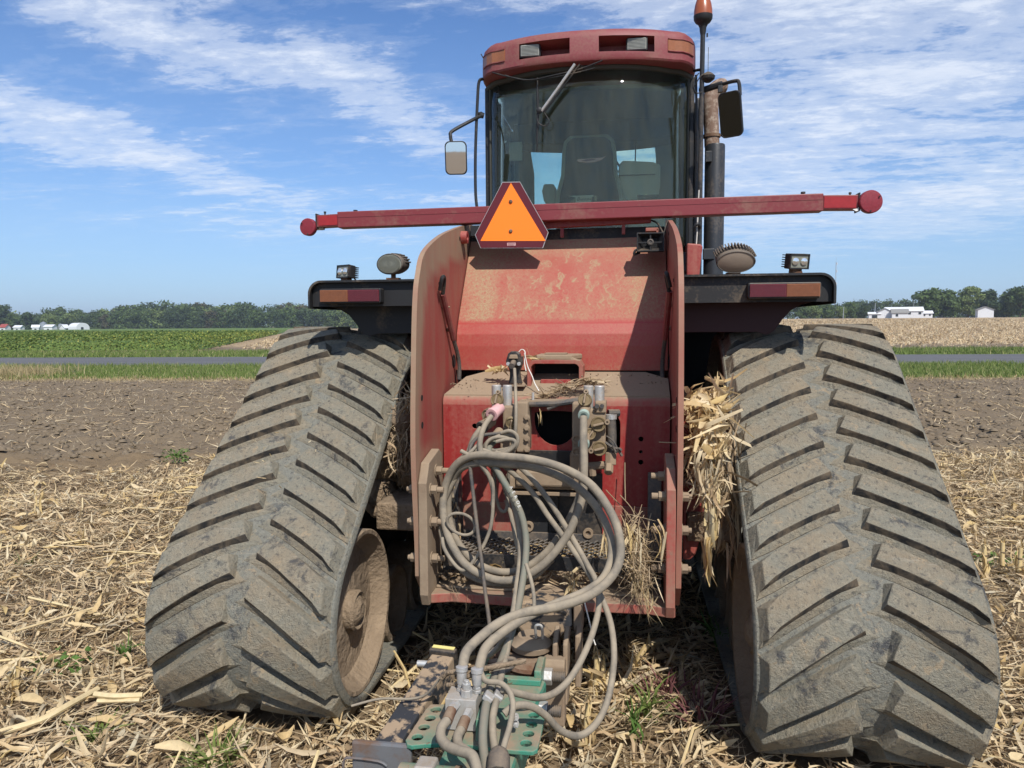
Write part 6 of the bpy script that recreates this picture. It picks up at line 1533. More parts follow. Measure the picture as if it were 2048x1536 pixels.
def coupler(a, b, r, ringmat, o, bodymat='tan'):
    a, b = Vector(a), Vector(b); d = (b - a).normalized(); ln = (b - a).length
    k = sub(MB().lathe([(0, r * .9), (.004, r), (ln * .78, r), (ln * .8, r * 1.06)], a, d, 24), 'quick_coupler', M[bodymat], o, smooth=True, auto=35)
    sub(MB().lathe([(ln * .8, r * 1.08), (ln * .98, r * 1.10), (ln, r * 1.02), (ln, r * .62), (ln * .93, r * .58), (ln * .93, 0)], a, d, 24), 'coupler_ring', M[ringmat], o, smooth=True, auto=35)
    return k
coupler((-0.2045, 3.03, 1.2602), (-0.2275, 2.96, 1.2372), .0245, 'pink', vl, 'pink'); coupler((-0.2422, 3.05, 1.2052), (-0.2772, 2.99, 1.1794), .025, 'hose_dark', vl, 'tan')
coupler((-0.207, 3.04, 1.1611), (-0.2279, 2.98, 1.1323), .020, 'tan', vl)
coupler((0.1482, 3.04, 1.2691), (0.1429, 2.96, 1.2378), .021, 'teal', vr); coupler((0.1484, 3.04, 1.1544), (0.1431, 2.96, 1.1219), .021, 'teal', vr)
# size number stamped on the pink coupler
textobj('5', .022, .0005, M['rust'], Vector((-0.2257, 2.985, 1.2547)) + Vector((0, -.006, .006)), (R_(60), R_(35), 0), vl)
# cross pipes, right-hand line and elbow
sub(MB().tube([(-0.1143,3.1300,1.2650),(-0.0281,3.1200,1.2670),(0.0351,3.1200,1.2718),(0.1181,3.1300,1.2842)], .013, 8, smooth_path=4).tube([(-0.0176,3.1200,1.2460),(0.0456,3.1200,1.2719),(0.1174,3.1400,1.2917)], .008, 8, smooth_path=4), 'crossing_hose', M['hose_dark'], vr, smooth=True)
sub(MB().bb(-0.11, 0.0972, 3.12, 3.20, 1.2693, 1.282), 'valve_shelf', M['tan'], vr, bevel=.001)
sub(MB().cyl((-0.0814, 3.14, 1.2814), (-0.0813, 3.14, 1.3133), .006, 10), 'stud', M['steel'], vr)
el_ = empty('return_line', (0, 0, 0)); attach(el_, TR_)
sub(MB().tube([(0.2326,3.2000,1.2227),(0.2787,3.2200,1.2209)], .016, 8), 'short_pipe', M['hose_dark'], el_, smooth=True)
sub(MB().tube([(0.2477,3.1000,1.2222),(0.2523,3.0900,1.1447),(0.2509,3.0800,1.0527)], .0195, 14), 'return_hose', M['hose_dark'], el_, smooth=True)
sub(MB().lathe([(0, .024), (.018, .024), (.018, .021), (0, .021)], (0.2477, 3.1, 1.2097), (0, 0, 1), 16), 'hose_clip', M['steel'], el_)
sub(MB().tube([Vector((0.2488, 3.08, 1.0735)), Vector((0.2472, 3.07, 1.0233))], .026, 6).tube([(0.1577,3.1000,1.0114),(0.2347,3.0800,1.0211)], .017, 10), 'elbow', M['tan'], el_, bevel=.004)
sub(MB().tube([Vector((0.2413, 3.06, 1.025)), Vector((0.2402, 3.03, 0.9978))], .019, 6), 'elbow_nut', M['tan'], el_, bevel=.003)
sub(MB().tube([Vector((0.1711, 3.08, 1.0197)), Vector((0.1753, 3.08, 0.9737))], .016, 6), 'elbow_nut', M['tan'], el_, bevel=.003)
sub(MB().tube([(0.2268,3.0600,1.1177),(0.2554,3.0500,1.0993),(0.2758,3.0400,1.0952),(0.2940,3.0400,1.0669)], .006, 6, smooth_path=4).tube([(0.2307,3.0600,1.1446),(0.2614,3.0500,1.1220),(0.2819,3.0400,1.0810)], .003, 6, smooth_path=4).tube([(0.2556,3.0400,1.1071),(0.2718,3.0400,1.0808),(0.2819,3.0300,1.0990),(0.2919,3.0300,1.0910)], .005, 6, smooth_path=3), 'loose_tie', M['hose_dark'], el_, smooth=True)
# dusty casting below the valves
cs = MB(); A = Vector((-0.1974, 3.1, 0.9473)); B = Vector((0.1308, 3.1, 0.9198))
cs.bb(A.x, B.x, 3.09, 3.20, B.z - .012, A.z + .02); cs.bb(A.x + .05, B.x - .02, 3.07, 3.16, B.z + .004, A.z + .045); cs.bb(0.0785, 0.1307, 3.08, 3.2, B.z - .01, 1.067)
part(cs, 'valve_support', M['tan'], bevel=.010)
part(MB().bb(-0.2018, 0.1278, 3.09, 3.20, 0.8827, 0.8979), 'support_plate', M['tan'], bevel=.002)

# ---- expanded-metal step
stp = empty('step_grating', (0, 0, 0)); attach(stp, TR_)
SZ = .662; ya, yb = 2.96, 3.195; xa, xb = -.41, .405
sub(MB().bb(xa, xb, yb, yb + .012, SZ - .012, SZ + .032), 'rear_bar', M['hose_dark'], stp, bevel=.002)
sub(MB().bb(xa - .02, xb + .03, ya - .015, ya - .003, SZ - .052, SZ + .006), 'front_bar', M['blackmetal'], stp, bevel=.002)
for x_ in (-.31, .30): sub(MB().lathe([(0, .008), (.002, .008), (.002, 0)], (x_, ya - .015, SZ - .025), (0, -1, 0), 12), 'bar_hole', M['darkgap'], stp)
ng_, mg_ = 19, 5; dx = (xb - xa) / ng_; dyy = (yb - ya) / mg_
for j in range(mg_):
    for k in range(2):
        mb = MB(); y0 = ya + j * dyy; pts = []
        for i in range(ng_ + 1):
            ph = (i * 2 * dx / 2) 
        pa = []
        for i in range(2 * ng_ + 1):
            x_ = xa + i * dx / 2; v = (i % 2) ^ k
            pa.append((x_, y0 + (dyy / 2) * (1 if v else 0) + (dyy / 2 if k else 0) - (0 if not k else dyy / 2 if False else 0), SZ + (.004 if v else -.002)))
        mb.tube(pa, .0042, 5); sub(mb, 'mesh_strand', M['strand'], stp)
# ---- hitch plate across the bottom
hp = MB(); hz_ = .520
hp.prism([(-.500, 2.86), (-.46, 2.86), (-.38, 2.885), (-.12, 2.87), (-.10, 3.0), (.13, 3.0), (.15, 2.855), (.40, 2.86), (.46, 2.84), (.500, 2.84), (.500, 3.22), (-.500, 3.22)], 'z', hz_ - .038, hz_)
part(hp, 'hitch_plate', M['hitch'], bevel=.004) if 'hitch' in M else part(hp, 'hitch_plate', M['red_dusty'], bevel=.004)
part(MB().bb(-.46, .46, 2.93, 3.19, hz_ + .001, hz_ + .012), 'dirt_layer', M['shelf_dust'], bevel=.004)
# drawbar head with clevis
db = empty('drawbar', (0, 0, 0)); attach(db, TR_)
sub(MB().bb(-.12, .13, 2.92, 3.6, hz_ - .06, hz_ + .02), 'drawbar_bar', M['tan'], db, bevel=.008)
hdp = [(-.105, hz_ - .09), (-.11, hz_ - .02), (-.085, hz_ + .012), (.075, hz_ + .012), (.105, hz_ - .01), (.11, hz_ - .09), (.06, hz_ - .13), (-.07, hz_ - .13)]
sub(MB().prism(hdp, 'y', 2.80, 2.93), 'drawbar_head', M['beam'], db, bevel=.012)
sub(MB().tube([(.085, 2.78, hz_ - .02), (.06, 2.76, hz_ + .0), (0, 2.755, hz_ + .002), (-.06, 2.76, hz_ - .0)], .009, 8, smooth_path=4), 'head_rib', M['blackmetal'], db, smooth=True)
sub(MB().lathe([(0, .075), (.02, .078), (.035, .06), (.05, .05), (.05, 0)], (-.035, 2.70, .395), (0, 0, 1), 24), 'pin_collar', M['tan'], db, smooth=True)
sub(MB().lathe([(-.02, .09), (.0, .105), (.012, .10), (.02, .085)], (-.03, 2.66, .36), (0, 0, 1), 28), 'swivel_washer', M['rust'], db, smooth=True)
sub(MB().cyl((-.035, 2.66, .20), (-.035, 2.66, .36), .044, 20), 'hitch_pin', M['rust'], db, smooth=True)
sub(MB().tube([(-.012, 2.66, .45), (-.012, 2.64, .50), (.0, 2.64, .508), (.012, 2.64, .50), (.012, 2.66, .45)], .005, 8, smooth_path=4), 'pin_handle', M['steel'], db, smooth=True)
for x_ in (.050, .088): sub(MB().prism([(2.62, .22), (2.70, .20), (2.78, .24), (2.80, .44), (2.74, .47), (2.64, .44)], 'x', x_, x_ + .018), 'clevis_cheek', M['tan'], db, bevel=.006)
sub(MB().prism([(2.58, .16), (2.66, .16), (2.66, .39), (2.60, .40), (2.58, .38)], 'x', .02, .10), 'clevis_block', M['tan'], db, bevel=.006)
sub(MB().bb(.115, .150, 2.80, 2.92, .42, .53).bb(.128, .150, 2.70, 2.82, .25, .45), 'side_strap', M['tan'], db, bevel=.006)
sub(MB().tube([(-.17, 2.62, .385), (-.13, 2.68, .40), (-.08, 2.72, .41)], .020, 8, smooth_path=4).tube([(-.19, 2.60, .36), (-.12, 2.60, .375)], .022, 8), 'pin_lever', M['rust'], db, smooth=True)

# ================================================================== towed implement tongue
imp = empty('implement_tongue', (-.09, 2.3, 0)); tag(imp, 'green dusty tongue of a towed implement hitched to the tractor drawbar', 'implement')
def ip(mb, name, mat, par=None, **kw):
    o = mb.build(name, mat, None, **kw)
    if par is None: o.parent = imp; o.matrix_parent_inverse = Matrix.Translation((.09, -2.3, 0))
    else: o.parent = par
    return o
# clevis ears of the tongue round the hitch block
ip(MB().prism([(2.46, .30), (2.62, .30), (2.62, .40), (2.57, .42), (2.46, .42)], 'x', .005, .030), 'tongue_ear', M['greenedge'], bevel=.005)
ip(MB().prism([(2.46, .30), (2.62, .30), (2.62, .38), (2.57, .40), (2.46, .40)], 'x', -.205, -.180), 'tongue_ear', M['greenedge'], bevel=.005)
# main box of the tongue: slightly skewed towards the camera's left
bm_ = MB(); 
def skew(pts_lo, z0, z1): 
    n = len(pts_lo); return [(a, b, z0) for a, b in pts_lo] + [(a, b, z1) for a, b in pts_lo]
pl = [(-.200, 2.50), (-.215, 1.2), (-.02, 1.2), (.015, 2.2), (.045, 2.50)]
n = len(pl); v_ = skew(pl, .24, .375); fs = [tuple(range(n - 1, -1, -1)), tuple(range(n, 2 * n))] + [(i, (i + 1) % n, n + (i + 1) % n, n + i) for i in range(n)]
ip(MB().add(v_, fs), 'tongue_box', M['greensteel'], bevel=.014)
ip(MB().bb(-.21, .03, 2.44, 2.47, .375, .395), 'end_cap', M['greenedge'], bevel=.003)
for (y_, z_) in ((2.54, .365), (2.38, .325)):
    ip(MB().tube([(.030, y_, z_), (.060, y_, z_)], .030, 6), 'hex_nut', M['steel'], bevel=.003)
    th = MB(); th.cyl((.06, y_, z_), (.105, y_, z_), .017, 14)
    for k in range(7): th.lathe([(0, .0195), (.003, .0195)], (.064 + k * .006, y_, z_), (1, 0, 0), 14)
    ip(th, 'thread', M['hose_dark'], smooth=True)
# cross plate with four holes each side
cp = MB(); pz0, pz1 = .386, .400
bm = bmesh.new()
def cross_plate():
    def loop(pts):
        vs = [bm.verts.new((a, b, pz0)) for a, b in pts]; return [bm.edges.new((vs[i], vs[(i + 1) % len(vs)])) for i in range(len(vs))]
    outer = [(-0.3043,1.9964,0.4000),(-0.3155,2.0185,0.4000),(-0.3104,2.0993,0.4000),(-0.3036,2.1987,0.4000),(-0.2970,2.2280,0.4000),(-0.2560,2.2339,0.4000),(-0.1381,2.2350,0.4000),(-0.0192,2.2397,0.4000),(0.0567,2.2382,0.4000),(0.0700,2.2038,0.4000),(0.0712,2.1262,0.4000),(0.0700,2.0250,0.4000),(0.0590,2.0108,0.4000),(-0.0022,2.0094,0.4000),(-0.0944,2.0165,0.4000),(-0.1830,2.0192,0.4000),(-0.2559,2.0034,0.4000),(-0.2893,1.9908,0.4000)]
    outer = [(p[0], p[1]) for p in outer]
    es = loop(outer); hc = [(-0.2709, 2.1972, 0.4), (-0.2762, 2.145, 0.4), (-0.2805, 2.0922, 0.4), (-0.2846, 2.0364, 0.4), (0.0369, 2.208, 0.4), (0.0364, 2.1523, 0.4), (0.034, 2.1015, 0.4), (0.0336, 2.0506, 0.4)]
    for c in hc: es += loop([(c[0] + .0165 * math.cos(R_(a)), c[1] + .0165 * math.sin(R_(a))) for a in range(0, 360, 18)])
    bmesh.ops.triangle_fill(bm, use_beauty=True, use_dissolve=False, edges=es)
    r = bmesh.ops.extrude_face_region(bm, geom=bm.faces[:]); bmesh.ops.translate(bm, verts=[v for v in r['geom'] if isinstance(v, bmesh.types.BMVert)], vec=(0, 0, pz1 - pz0))
    bmesh.ops.recalc_face_normals(bm, faces=bm.faces)
    me = bpy.data.meshes.new('holed_plate'); bm.to_mesh(me); bm.free(); me.materials.append(M['greensteel'])
    o = bpy.data.objects.new('holed_plate', me); C.objects.link(o); o.parent = imp; o.matrix_parent_inverse = Matrix.Translation((.09, -2.3, 0))
    b = o.modifiers.new('bevel', 'BEVEL'); b.width = .003; b.segments = 2; b.limit_method = 'ANGLE'; b.angle_limit = R_(50)
cross_plate()
# two green barrels in the bottom foreground with the grey clamp between
for (x0, x1) in ((-.285, -.235), (-.185, -.135)):
    ip(MB().lathe([(0, .052), (0, .056), (x1 - x0, .056), (x1 - x0, .052)], (x0, 1.86, .365), (1, 0, 0), 28), 'hinge_barrel', M['greenedge'], smooth=True)
ip(MB().lathe([(0, .050), (0, .060), (.012, .060), (.012, .05)], (-.133, 1.86, .365), (1, 0, 0), 28), 'barrel_flange', M['rust'], smooth=True)
ip(MB().prism([(1.79, .34), (1.80, .415), (1.84, .435), (1.90, .43), (1.93, .37), (1.90, .32), (1.82, .32)], 'x', -.238, -.186), 'clamp_saddle', M['aluminium'], bevel=.006)
ip(MB().bb(-.16, -.02, 1.5, 2.02, .20, .32), 'tongue_rail', M['greensteel'], bevel=.01)
# upright green tab behind the aluminium block
ip(MB().prism([(2.04, .395), (2.22, .395), (2.22, .455), (2.19, .47), (2.05, .46)], 'x', -.113, -.103), 'upright_tab', M['greenedge'], bevel=.002)
# aluminium manifold
A = Vector((-0.2116, 2.08, 0.4999)); B = Vector((-0.1188, 2.08, 0.4334))
mf = ip(MB().bb(A.x, B.x, 2.08, 2.17, A.z - .095, A.z - .0), 'manifold', M['aluminium'], bevel=.002)
mz = A.z
for (cx_, cy_) in ((A.x + .038, 2.135), (A.x + .086, 2.13)):
    ip(MB().tube([(cx_, cy_, mz), (cx_, cy_, mz + .010)], .015, 6).tube([(cx_, cy_, mz + .010), (cx_, cy_, mz + .020)], .013, 6), 'fitting_nut', M['steel'], mf, bevel=.0015)
    ip(MB().lathe([(0, .012), (.008, .015), (.036, .0155), (.040, .0185), (.052, .0185), (.054, .015)], (cx_, cy_, mz + .020), (0, .12, 1), 18), 'crimp_ferrule', M['steel'], mf, smooth=True)
ip(MB().tube([(A.x + .060, 2.105, mz), (A.x + .060, 2.105, mz + .022)], .018, 8).tube([(A.x + .060, 2.105, mz + .022), (A.x + .060, 2.105, mz + .040)], .013, 14).tube([(A.x + .060, 2.105, mz + .040), (A.x + .060, 2.105, mz + .048)], .008, 8), 'check_valve', M['steel'], mf, bevel=.001)
for (p0, p1, p2) in (((-0.178, 2.078, 0.4866), (-0.1825, 2.04, 0.4878), (-0.1862, 2.0, 0.4761)), ((-0.1391, 2.078, 0.465), (-0.1413, 2.04, 0.4639), (-0.1457, 2.0, 0.4526))):
    ip(MB().tube([p0, p1], .015, 6), 'fitting_nut', M['steel'], mf, bevel=.001)
    ip(MB().tube([p1, p2], [.0155, .0165], 12), 'rusty_ferrule', M['rust'], mf, smooth=True)
# hose clamps on the bundle
for (a, b) in (((-0.095, 2.1, 0.512), (-0.0741, 2.1, 0.4952)), ((-0.0686, 2.12, 0.507), (-0.0491, 2.12, 0.4899))):
    ip(MB().box((Vector(a) + Vector(b)) / 2, (.030, .034, .020), Matrix.Rotation(R_(35), 3, 'Y')), 'hose_clamp', M['steel'], bevel=.004)
for z_ in (.455, .435): ip(MB().hexbolt((-.005, 2.09, z_), (.5, -1, .1), .009, .010, .004), 'bolt', M['steel'])
# parking jack: square tube with peeling paint, label, foot
jk = ip(MB(), 'x', None) if False else None
J0 = Vector((-0.3276, 2.5069, 0.43)); J1 = Vector((-0.3853, 2.0488, 0.36))
v = J1 - J0; q = v.to_track_quat('X', 'Z').to_matrix()
jt = ip(MB().box((J0 + J1) / 2 + Vector((0, 0, -.045)), (v.length + .02, .085, .095), q), 'jack_tube', M['beam'], bevel=.006)
ip(MB().box(J0 + Vector((0, .018, -.028)), (.03, .10, .10), q), 'jack_cap', M['blackmetal'], jt, bevel=.006)
ip(MB().box(J0 + Vector((0, .018, .0235)), (.016, .082, .003), q), 'yellow_label', M['yellow'], jt)
ip(MB().box((J0 * .45 + J1 * .55) + Vector((0, 0, .006)), (.07, .05, .010), q), 'tube_pad', M['beam'], jt, bevel=.003)
ft = ip(MB().bb(-0.4738, -0.2939, 2.00, 2.02, .18, 0.3912), 'jack_foot', M['greyrust'], jt, bevel=.006)
ip(MB().tube([(-.500, 1.996, .27), (-.495, 1.994, .335), (-.47, 1.994, .345), (-.39, 1.994, .342), (-.365, 1.994, .33)], .004, 6, smooth_path=3), 'foot_rim', M['greyrust'], jt, smooth=True)
ip(MB().lathe([(0, .012), (.05, .012), (.05, 0)], (J0.x - .09, 2.50, .40), (1, 0, 0), 12), 'jack_pin', M['steel'], jt, smooth=True)


# ================================================================== hoses
def hose(path, r, mat, label, name='hydraulic_hose', cat='hose', k=8, n=12, group=None):
    o = MB().tube(path, r, n, smooth_path=k).build(name, M[mat], smooth=True, auto=70)
    tag(o, label, cat, group); return o
hose([(0.1429,2.9600,1.2339),(0.1454,2.9200,1.1679),(0.1499,2.8800,1.0566),(0.1474,2.8600,0.9530),(0.1219,2.8400,0.8591),(0.0715,2.8200,0.7649),(-0.0037,2.8000,0.6796),(-0.0981,2.7800,0.6270),(-0.1956,2.7800,0.6223),(-0.2981,2.8000,0.6626),(-0.3726,2.8400,0.7415),(-0.4118,2.8800,0.8408),(-0.4091,2.9000,0.9484),(-0.3579,2.8800,1.0449),(-0.2721,2.8400,1.0919),(-0.1564,2.8000,1.0975),(-0.0274,2.7700,1.0922),(0.0872,2.7500,1.0645),(0.1808,2.7300,1.0148),(0.2476,2.7000,0.9365),(0.2863,2.6600,0.8566),(0.2925,2.6200,0.7781),(0.2624,2.5700,0.7213),(0.1923,2.5200,0.6736),(0.0937,2.4700,0.6486),(-0.0192,2.4200,0.6393),(-0.0939,2.3600,0.6248),(-0.1451,2.2800,0.6048),(-0.1734,2.2000,0.5892),(-0.1726,2.1450,0.5544)],
     .0158, 'hose', 'thickest dusty hose arcing highest to the right and ending left on the aluminium block')
hose([(0.1411,2.9600,1.1178),(0.1436,2.9200,1.0490),(0.1391,2.9000,0.9636),(0.1098,2.9000,0.8732),(0.0546,2.9000,0.7710),(-0.0140,2.8900,0.6865),(-0.1029,2.8800,0.6290),(-0.2037,2.8800,0.6204),(-0.2992,2.9000,0.6548),(-0.3711,2.9200,0.7327),(-0.4060,2.9400,0.8257),(-0.4005,2.9400,0.9296),(-0.3506,2.9000,1.0211),(-0.2665,2.8600,1.0587),(-0.1519,2.8300,1.0630),(-0.0326,2.8100,1.0559),(0.0838,2.7900,1.0185),(0.1696,2.7700,0.9586),(0.2265,2.7400,0.8885),(0.2589,2.7000,0.8166),(0.2601,2.6600,0.7550),(0.2320,2.6000,0.7043),(0.1654,2.5400,0.6720),(0.0747,2.4900,0.6470),(-0.0193,2.4200,0.6203),(-0.0807,2.3300,0.6042),(-0.1213,2.2400,0.5860),(-0.1222,2.1400,0.5601)],
     .0152, 'hose', 'thick dusty hose just inside the highest arc, ending right on the aluminium block')
hose([(-0.2238,2.9800,1.1241),(-0.2332,2.9300,1.1075),(-0.2219,2.8900,1.0823),(-0.1949,2.8500,1.0504),(-0.1605,2.8200,1.0060),(-0.1186,2.8000,0.9451),(-0.0813,2.7800,0.8774),(-0.0616,2.7600,0.7965),(-0.0584,2.7200,0.7222),(-0.0616,2.6600,0.6567),(-0.0668,2.5800,0.5927),(-0.0736,2.4600,0.5416),(-0.0846,2.3300,0.5117),(-0.0897,2.2200,0.4972),(-0.0895,2.1100,0.4920),(-0.0828,2.0200,0.4763),(-0.0703,1.9400,0.4491),(-0.0378,1.8400,0.4140)],
     .0128, 'hose_green', 'grey green hose with white lettering running down the middle over the tongue')
hose([(-0.2275,2.9600,1.2331),(-0.2487,2.9300,1.2002),(-0.2595,2.9000,1.1600),(-0.2600,2.8800,1.1172),(-0.2423,2.8700,1.0734),(-0.2044,2.8800,1.0325),(-0.1418,2.8600,0.9446),(-0.1115,2.8400,0.8710),(-0.0953,2.8200,0.7879),(-0.0850,2.7600,0.7084),(-0.0850,2.6800,0.6391),(-0.0812,2.5800,0.5920),(-0.0785,2.4700,0.5512),(-0.0747,2.3600,0.5157),(-0.0710,2.2400,0.5018),(-0.0626,2.1200,0.4935),(-0.0619,2.0400,0.4671),(-0.0433,1.9600,0.4398),(-0.0059,1.8400,0.4170)],
     .0112, 'hose', 'tan hose from the pink coupler hanging beside the grey green one to the tongue')
hose([(-0.2772,2.9900,1.1794),(-0.3005,2.9600,1.1422),(-0.3154,2.9400,1.0960),(-0.3259,2.9200,1.0545),(-0.3553,2.9200,1.0069),(-0.3934,2.9200,0.9445),(-0.4235,2.9200,0.8715),(-0.4299,2.9000,0.7939),(-0.4073,2.8800,0.7182),(-0.3622,2.8600,0.6545),(-0.2972,2.8400,0.6091),(-0.2131,2.8200,0.5917),(-0.1140,2.8200,0.5965),(-0.0367,2.8300,0.6247),(0.0308,2.8400,0.6920)],
     .0118, 'hose', 'hose forming the outer left side of the big hanging coil')
hose([(-0.2376,2.9200,1.0908),(-0.1872,2.9200,1.0515),(-0.1238,2.9000,1.0065),(-0.0516,2.8800,0.9427),(0.0095,2.8600,0.8600),(0.0756,2.8400,0.7789),(0.1400,2.8000,0.7054),(0.1894,2.7600,0.6436),(0.2296,2.6800,0.5984),(0.2625,2.6000,0.5391),(0.2749,2.5200,0.4662),(0.2669,2.4400,0.3981),(0.2464,2.3600,0.3519),(0.2132,2.2800,0.3343),(0.1701,2.2200,0.3367),(0.1198,2.1800,0.3741),(0.0787,2.1400,0.4395),(0.0391,2.1000,0.4852),(-0.0023,2.0800,0.4926),(-0.0316,2.0600,0.4767)],
     .0112, 'hose', 'hose that sags lowest over the litter right of the green tongue')
hose([(-0.2035,2.9000,1.0949),(-0.1434,2.9000,1.0662),(-0.0711,2.8800,1.0158),(-0.0012,2.8700,0.9365),(0.0583,2.8600,0.8518),(0.1188,2.8300,0.7638),(0.1695,2.7800,0.6937),(0.2060,2.7200,0.6487),(0.2177,2.6600,0.5959),(0.2070,2.5800,0.5440),(0.1812,2.4800,0.4957),(0.1428,2.3800,0.4528),(0.1009,2.3000,0.4354),(0.0543,2.2200,0.4512),(0.0008,2.1600,0.4887),(-0.0458,2.1200,0.5209)],
     .0112, 'hose', 'hose curving in to the tongue just above the lowest sagging one')
hose([(-0.1888,2.9700,1.1631),(-0.2222,2.9500,1.1614),(-0.2655,2.9300,1.1555),(-0.2964,2.9100,1.1297),(-0.3047,2.8800,1.0863),(-0.2931,2.8600,1.0103),(-0.2779,2.8400,0.9153),(-0.2568,2.8000,0.8072),(-0.2341,2.7600,0.7019),(-0.2137,2.7200,0.5994),(-0.1917,2.6800,0.4998),(-0.1720,2.6400,0.3839)],
     .0075, 'hose_dark', 'thin dark cable hanging straight down through the coil', 'cable', 'cable')
hose([(-0.2655,2.9300,1.1555),(-0.2763,2.9000,1.1035),(-0.2646,2.8800,1.0571),(-0.2329,2.8600,1.0217),(-0.2054,2.8500,0.9848),(-0.2023,2.8400,0.8978),(-0.2091,2.8300,0.8206),(-0.2316,2.8200,0.7529),(-0.2700,2.8100,0.6886),(-0.3082,2.8000,0.6462),(-0.3440,2.8000,0.6605),(-0.3924,2.8200,0.7164),(-0.4090,2.8400,0.7603)],
     .0072, 'hose', 'thin tan cable making a pointed loop across the left of the coil', 'cable', 'cable')
hose([(-0.1676,3.1900,1.4097),(-0.1471,3.0800,1.3286),(-0.1335,3.0000,1.2336),(-0.1352,2.9800,1.1339),(-0.1437,2.9800,1.0723),(-0.1606,2.9800,1.0101),(-0.1688,3.0000,0.8811)], .0072, 'hose', 'thin tan cable plugged in the black socket and dropping past the left valves', 'cable', 'cable')
# small coil tied at the left valves
c0 = Vector((-0.1857, 2.95, 1.1214)); cl = []
for i in range(46):
    a = i * .46; cl.append(c0 + Vector((math.cos(a) * (.058 + .008 * math.sin(i * .37)), -.012 - i * .0006, math.sin(a) * (.030 + .006 * math.cos(i * .21)) + .006 * math.sin(i * .8) + math.cos(a) * .008)))
hose(cl, .0078, 'hose', 'small tight coil of tan cable tied at the left valves', 'coiled_cable', 'cable', k=3, n=8)
hose([(-0.1818,2.9500,1.0869),(-0.1379,2.9300,1.1012),(-0.1181,2.9200,1.1274),(-0.1179,2.9200,1.1595),(-0.1459,2.9200,1.1790),(-0.1819,2.9300,1.1690)], .0078, 'hose', 'single loop of tan cable standing round the small coil', 'cable_loop', 'cable')
c0 = Vector((-0.3312, 2.84, 0.8176))
hose([c0 + Vector((math.cos(a) * .056, .004 * math.sin(2 * a), math.sin(a) * .042 + math.cos(a) * -.010)) for a in [R_(150 - k * 24) for k in range(17)]], .0062, 'hose', 'small open ring of thin hose at the lower left of the coil', 'hose_ring', 'hose')
hose([(-0.2081,2.9000,1.0245),(-0.2046,2.9000,0.9540),(-0.1950,2.9000,0.8936),(-0.1791,2.9000,0.8597),(-0.1609,2.9000,0.8644),(-0.1562,2.9100,0.9026),(-0.1717,2.9200,0.9506),(-0.1875,2.9200,1.0009)], .0068, 'hose', 'narrow hanging loop of thin hose behind the two centre hoses', 'cable_loop', 'cable')
hose([(-0.0538,2.7000,0.7135),(-0.0301,2.6600,0.6676),(-0.0141,2.6200,0.6174),(-0.0093,2.5800,0.5683)], .0072, 'hose', 'thin hose end dropping behind the drawbar pin handle', 'cable', 'cable')
hose([(-0.1705,2.9600,0.8904),(-0.1472,2.9400,0.8344),(-0.1252,2.9000,0.7642),(-0.1104,2.8800,0.7098)], .009, 'hose', 'short hose partly hidden behind the centre hoses', 'hydraulic_hose', 'hose')
hose([(-0.1145,2.1400,0.5575),(-0.0975,2.1300,0.5371),(-0.0532,2.1200,0.5389),(-0.0230,2.1000,0.5264),(-0.0051,2.0600,0.5058),(-0.0045,2.0000,0.4786),(-0.0100,1.9300,0.4599),(-0.0112,1.8800,0.4470)], .0085, 'hose', 'thin hose looping over the right half of the holed green plate', 'hydraulic_hose', 'hose')
hose([(-0.1862,2.0000,0.4776),(-0.1947,1.9700,0.4712),(-0.1861,1.9300,0.4667),(-0.1579,1.8900,0.4678),(-0.1165,1.8600,0.4748),(-0.0763,1.8300,0.4821),(-0.0551,1.7900,0.4638)], .0140, 'hose', 'short hose bending down from the left rusty fitting', 'hydraulic_hose', 'hose')
hose([(-0.1456,2.0000,0.4541),(-0.1466,1.9600,0.4544),(-0.1332,1.9200,0.4525),(-0.1007,1.8800,0.4602),(-0.0699,1.8300,0.4582)], .0140, 'hose', 'short hose bending down from the right rusty fitting', 'hydraulic_hose', 'hose')
hose([(-0.0132,1.9000,0.4629),(-0.0152,1.8800,0.4536),(-0.0093,1.8300,0.4365)], [.020, .030, .032], 'hose_dark', 'muddy boot round the thin hose end at the bottom edge', 'hose_boot', 'hose', k=4)
hose([(-0.0842,2.4200,0.5578),(-0.1085,2.4400,0.5128),(-0.1347,2.4400,0.4848),(-0.1657,2.4200,0.4690)], .010, 'hose', 'short hose crossing behind the thick pair above the tongue', 'hydraulic_hose', 'hose')
# white lettering on the grey green hose (its printed line, too worn to read past a few letters)
lp = [(-0.1218,2.7850,0.9872),(-0.1115,2.7800,0.9692),(-0.1032,2.7750,0.9533),(-0.0949,2.7700,0.9354),(-0.0886,2.7660,0.9192)]
for i, chx in enumerate('AEROE'):
    textobj(chx, .017, .0004, M['white'], Vector(lp[i]) + Vector((-.004, -.016, 0)), (R_(90), R_(60), 0), bpy.data.objects['hydraulic_hose.002'])
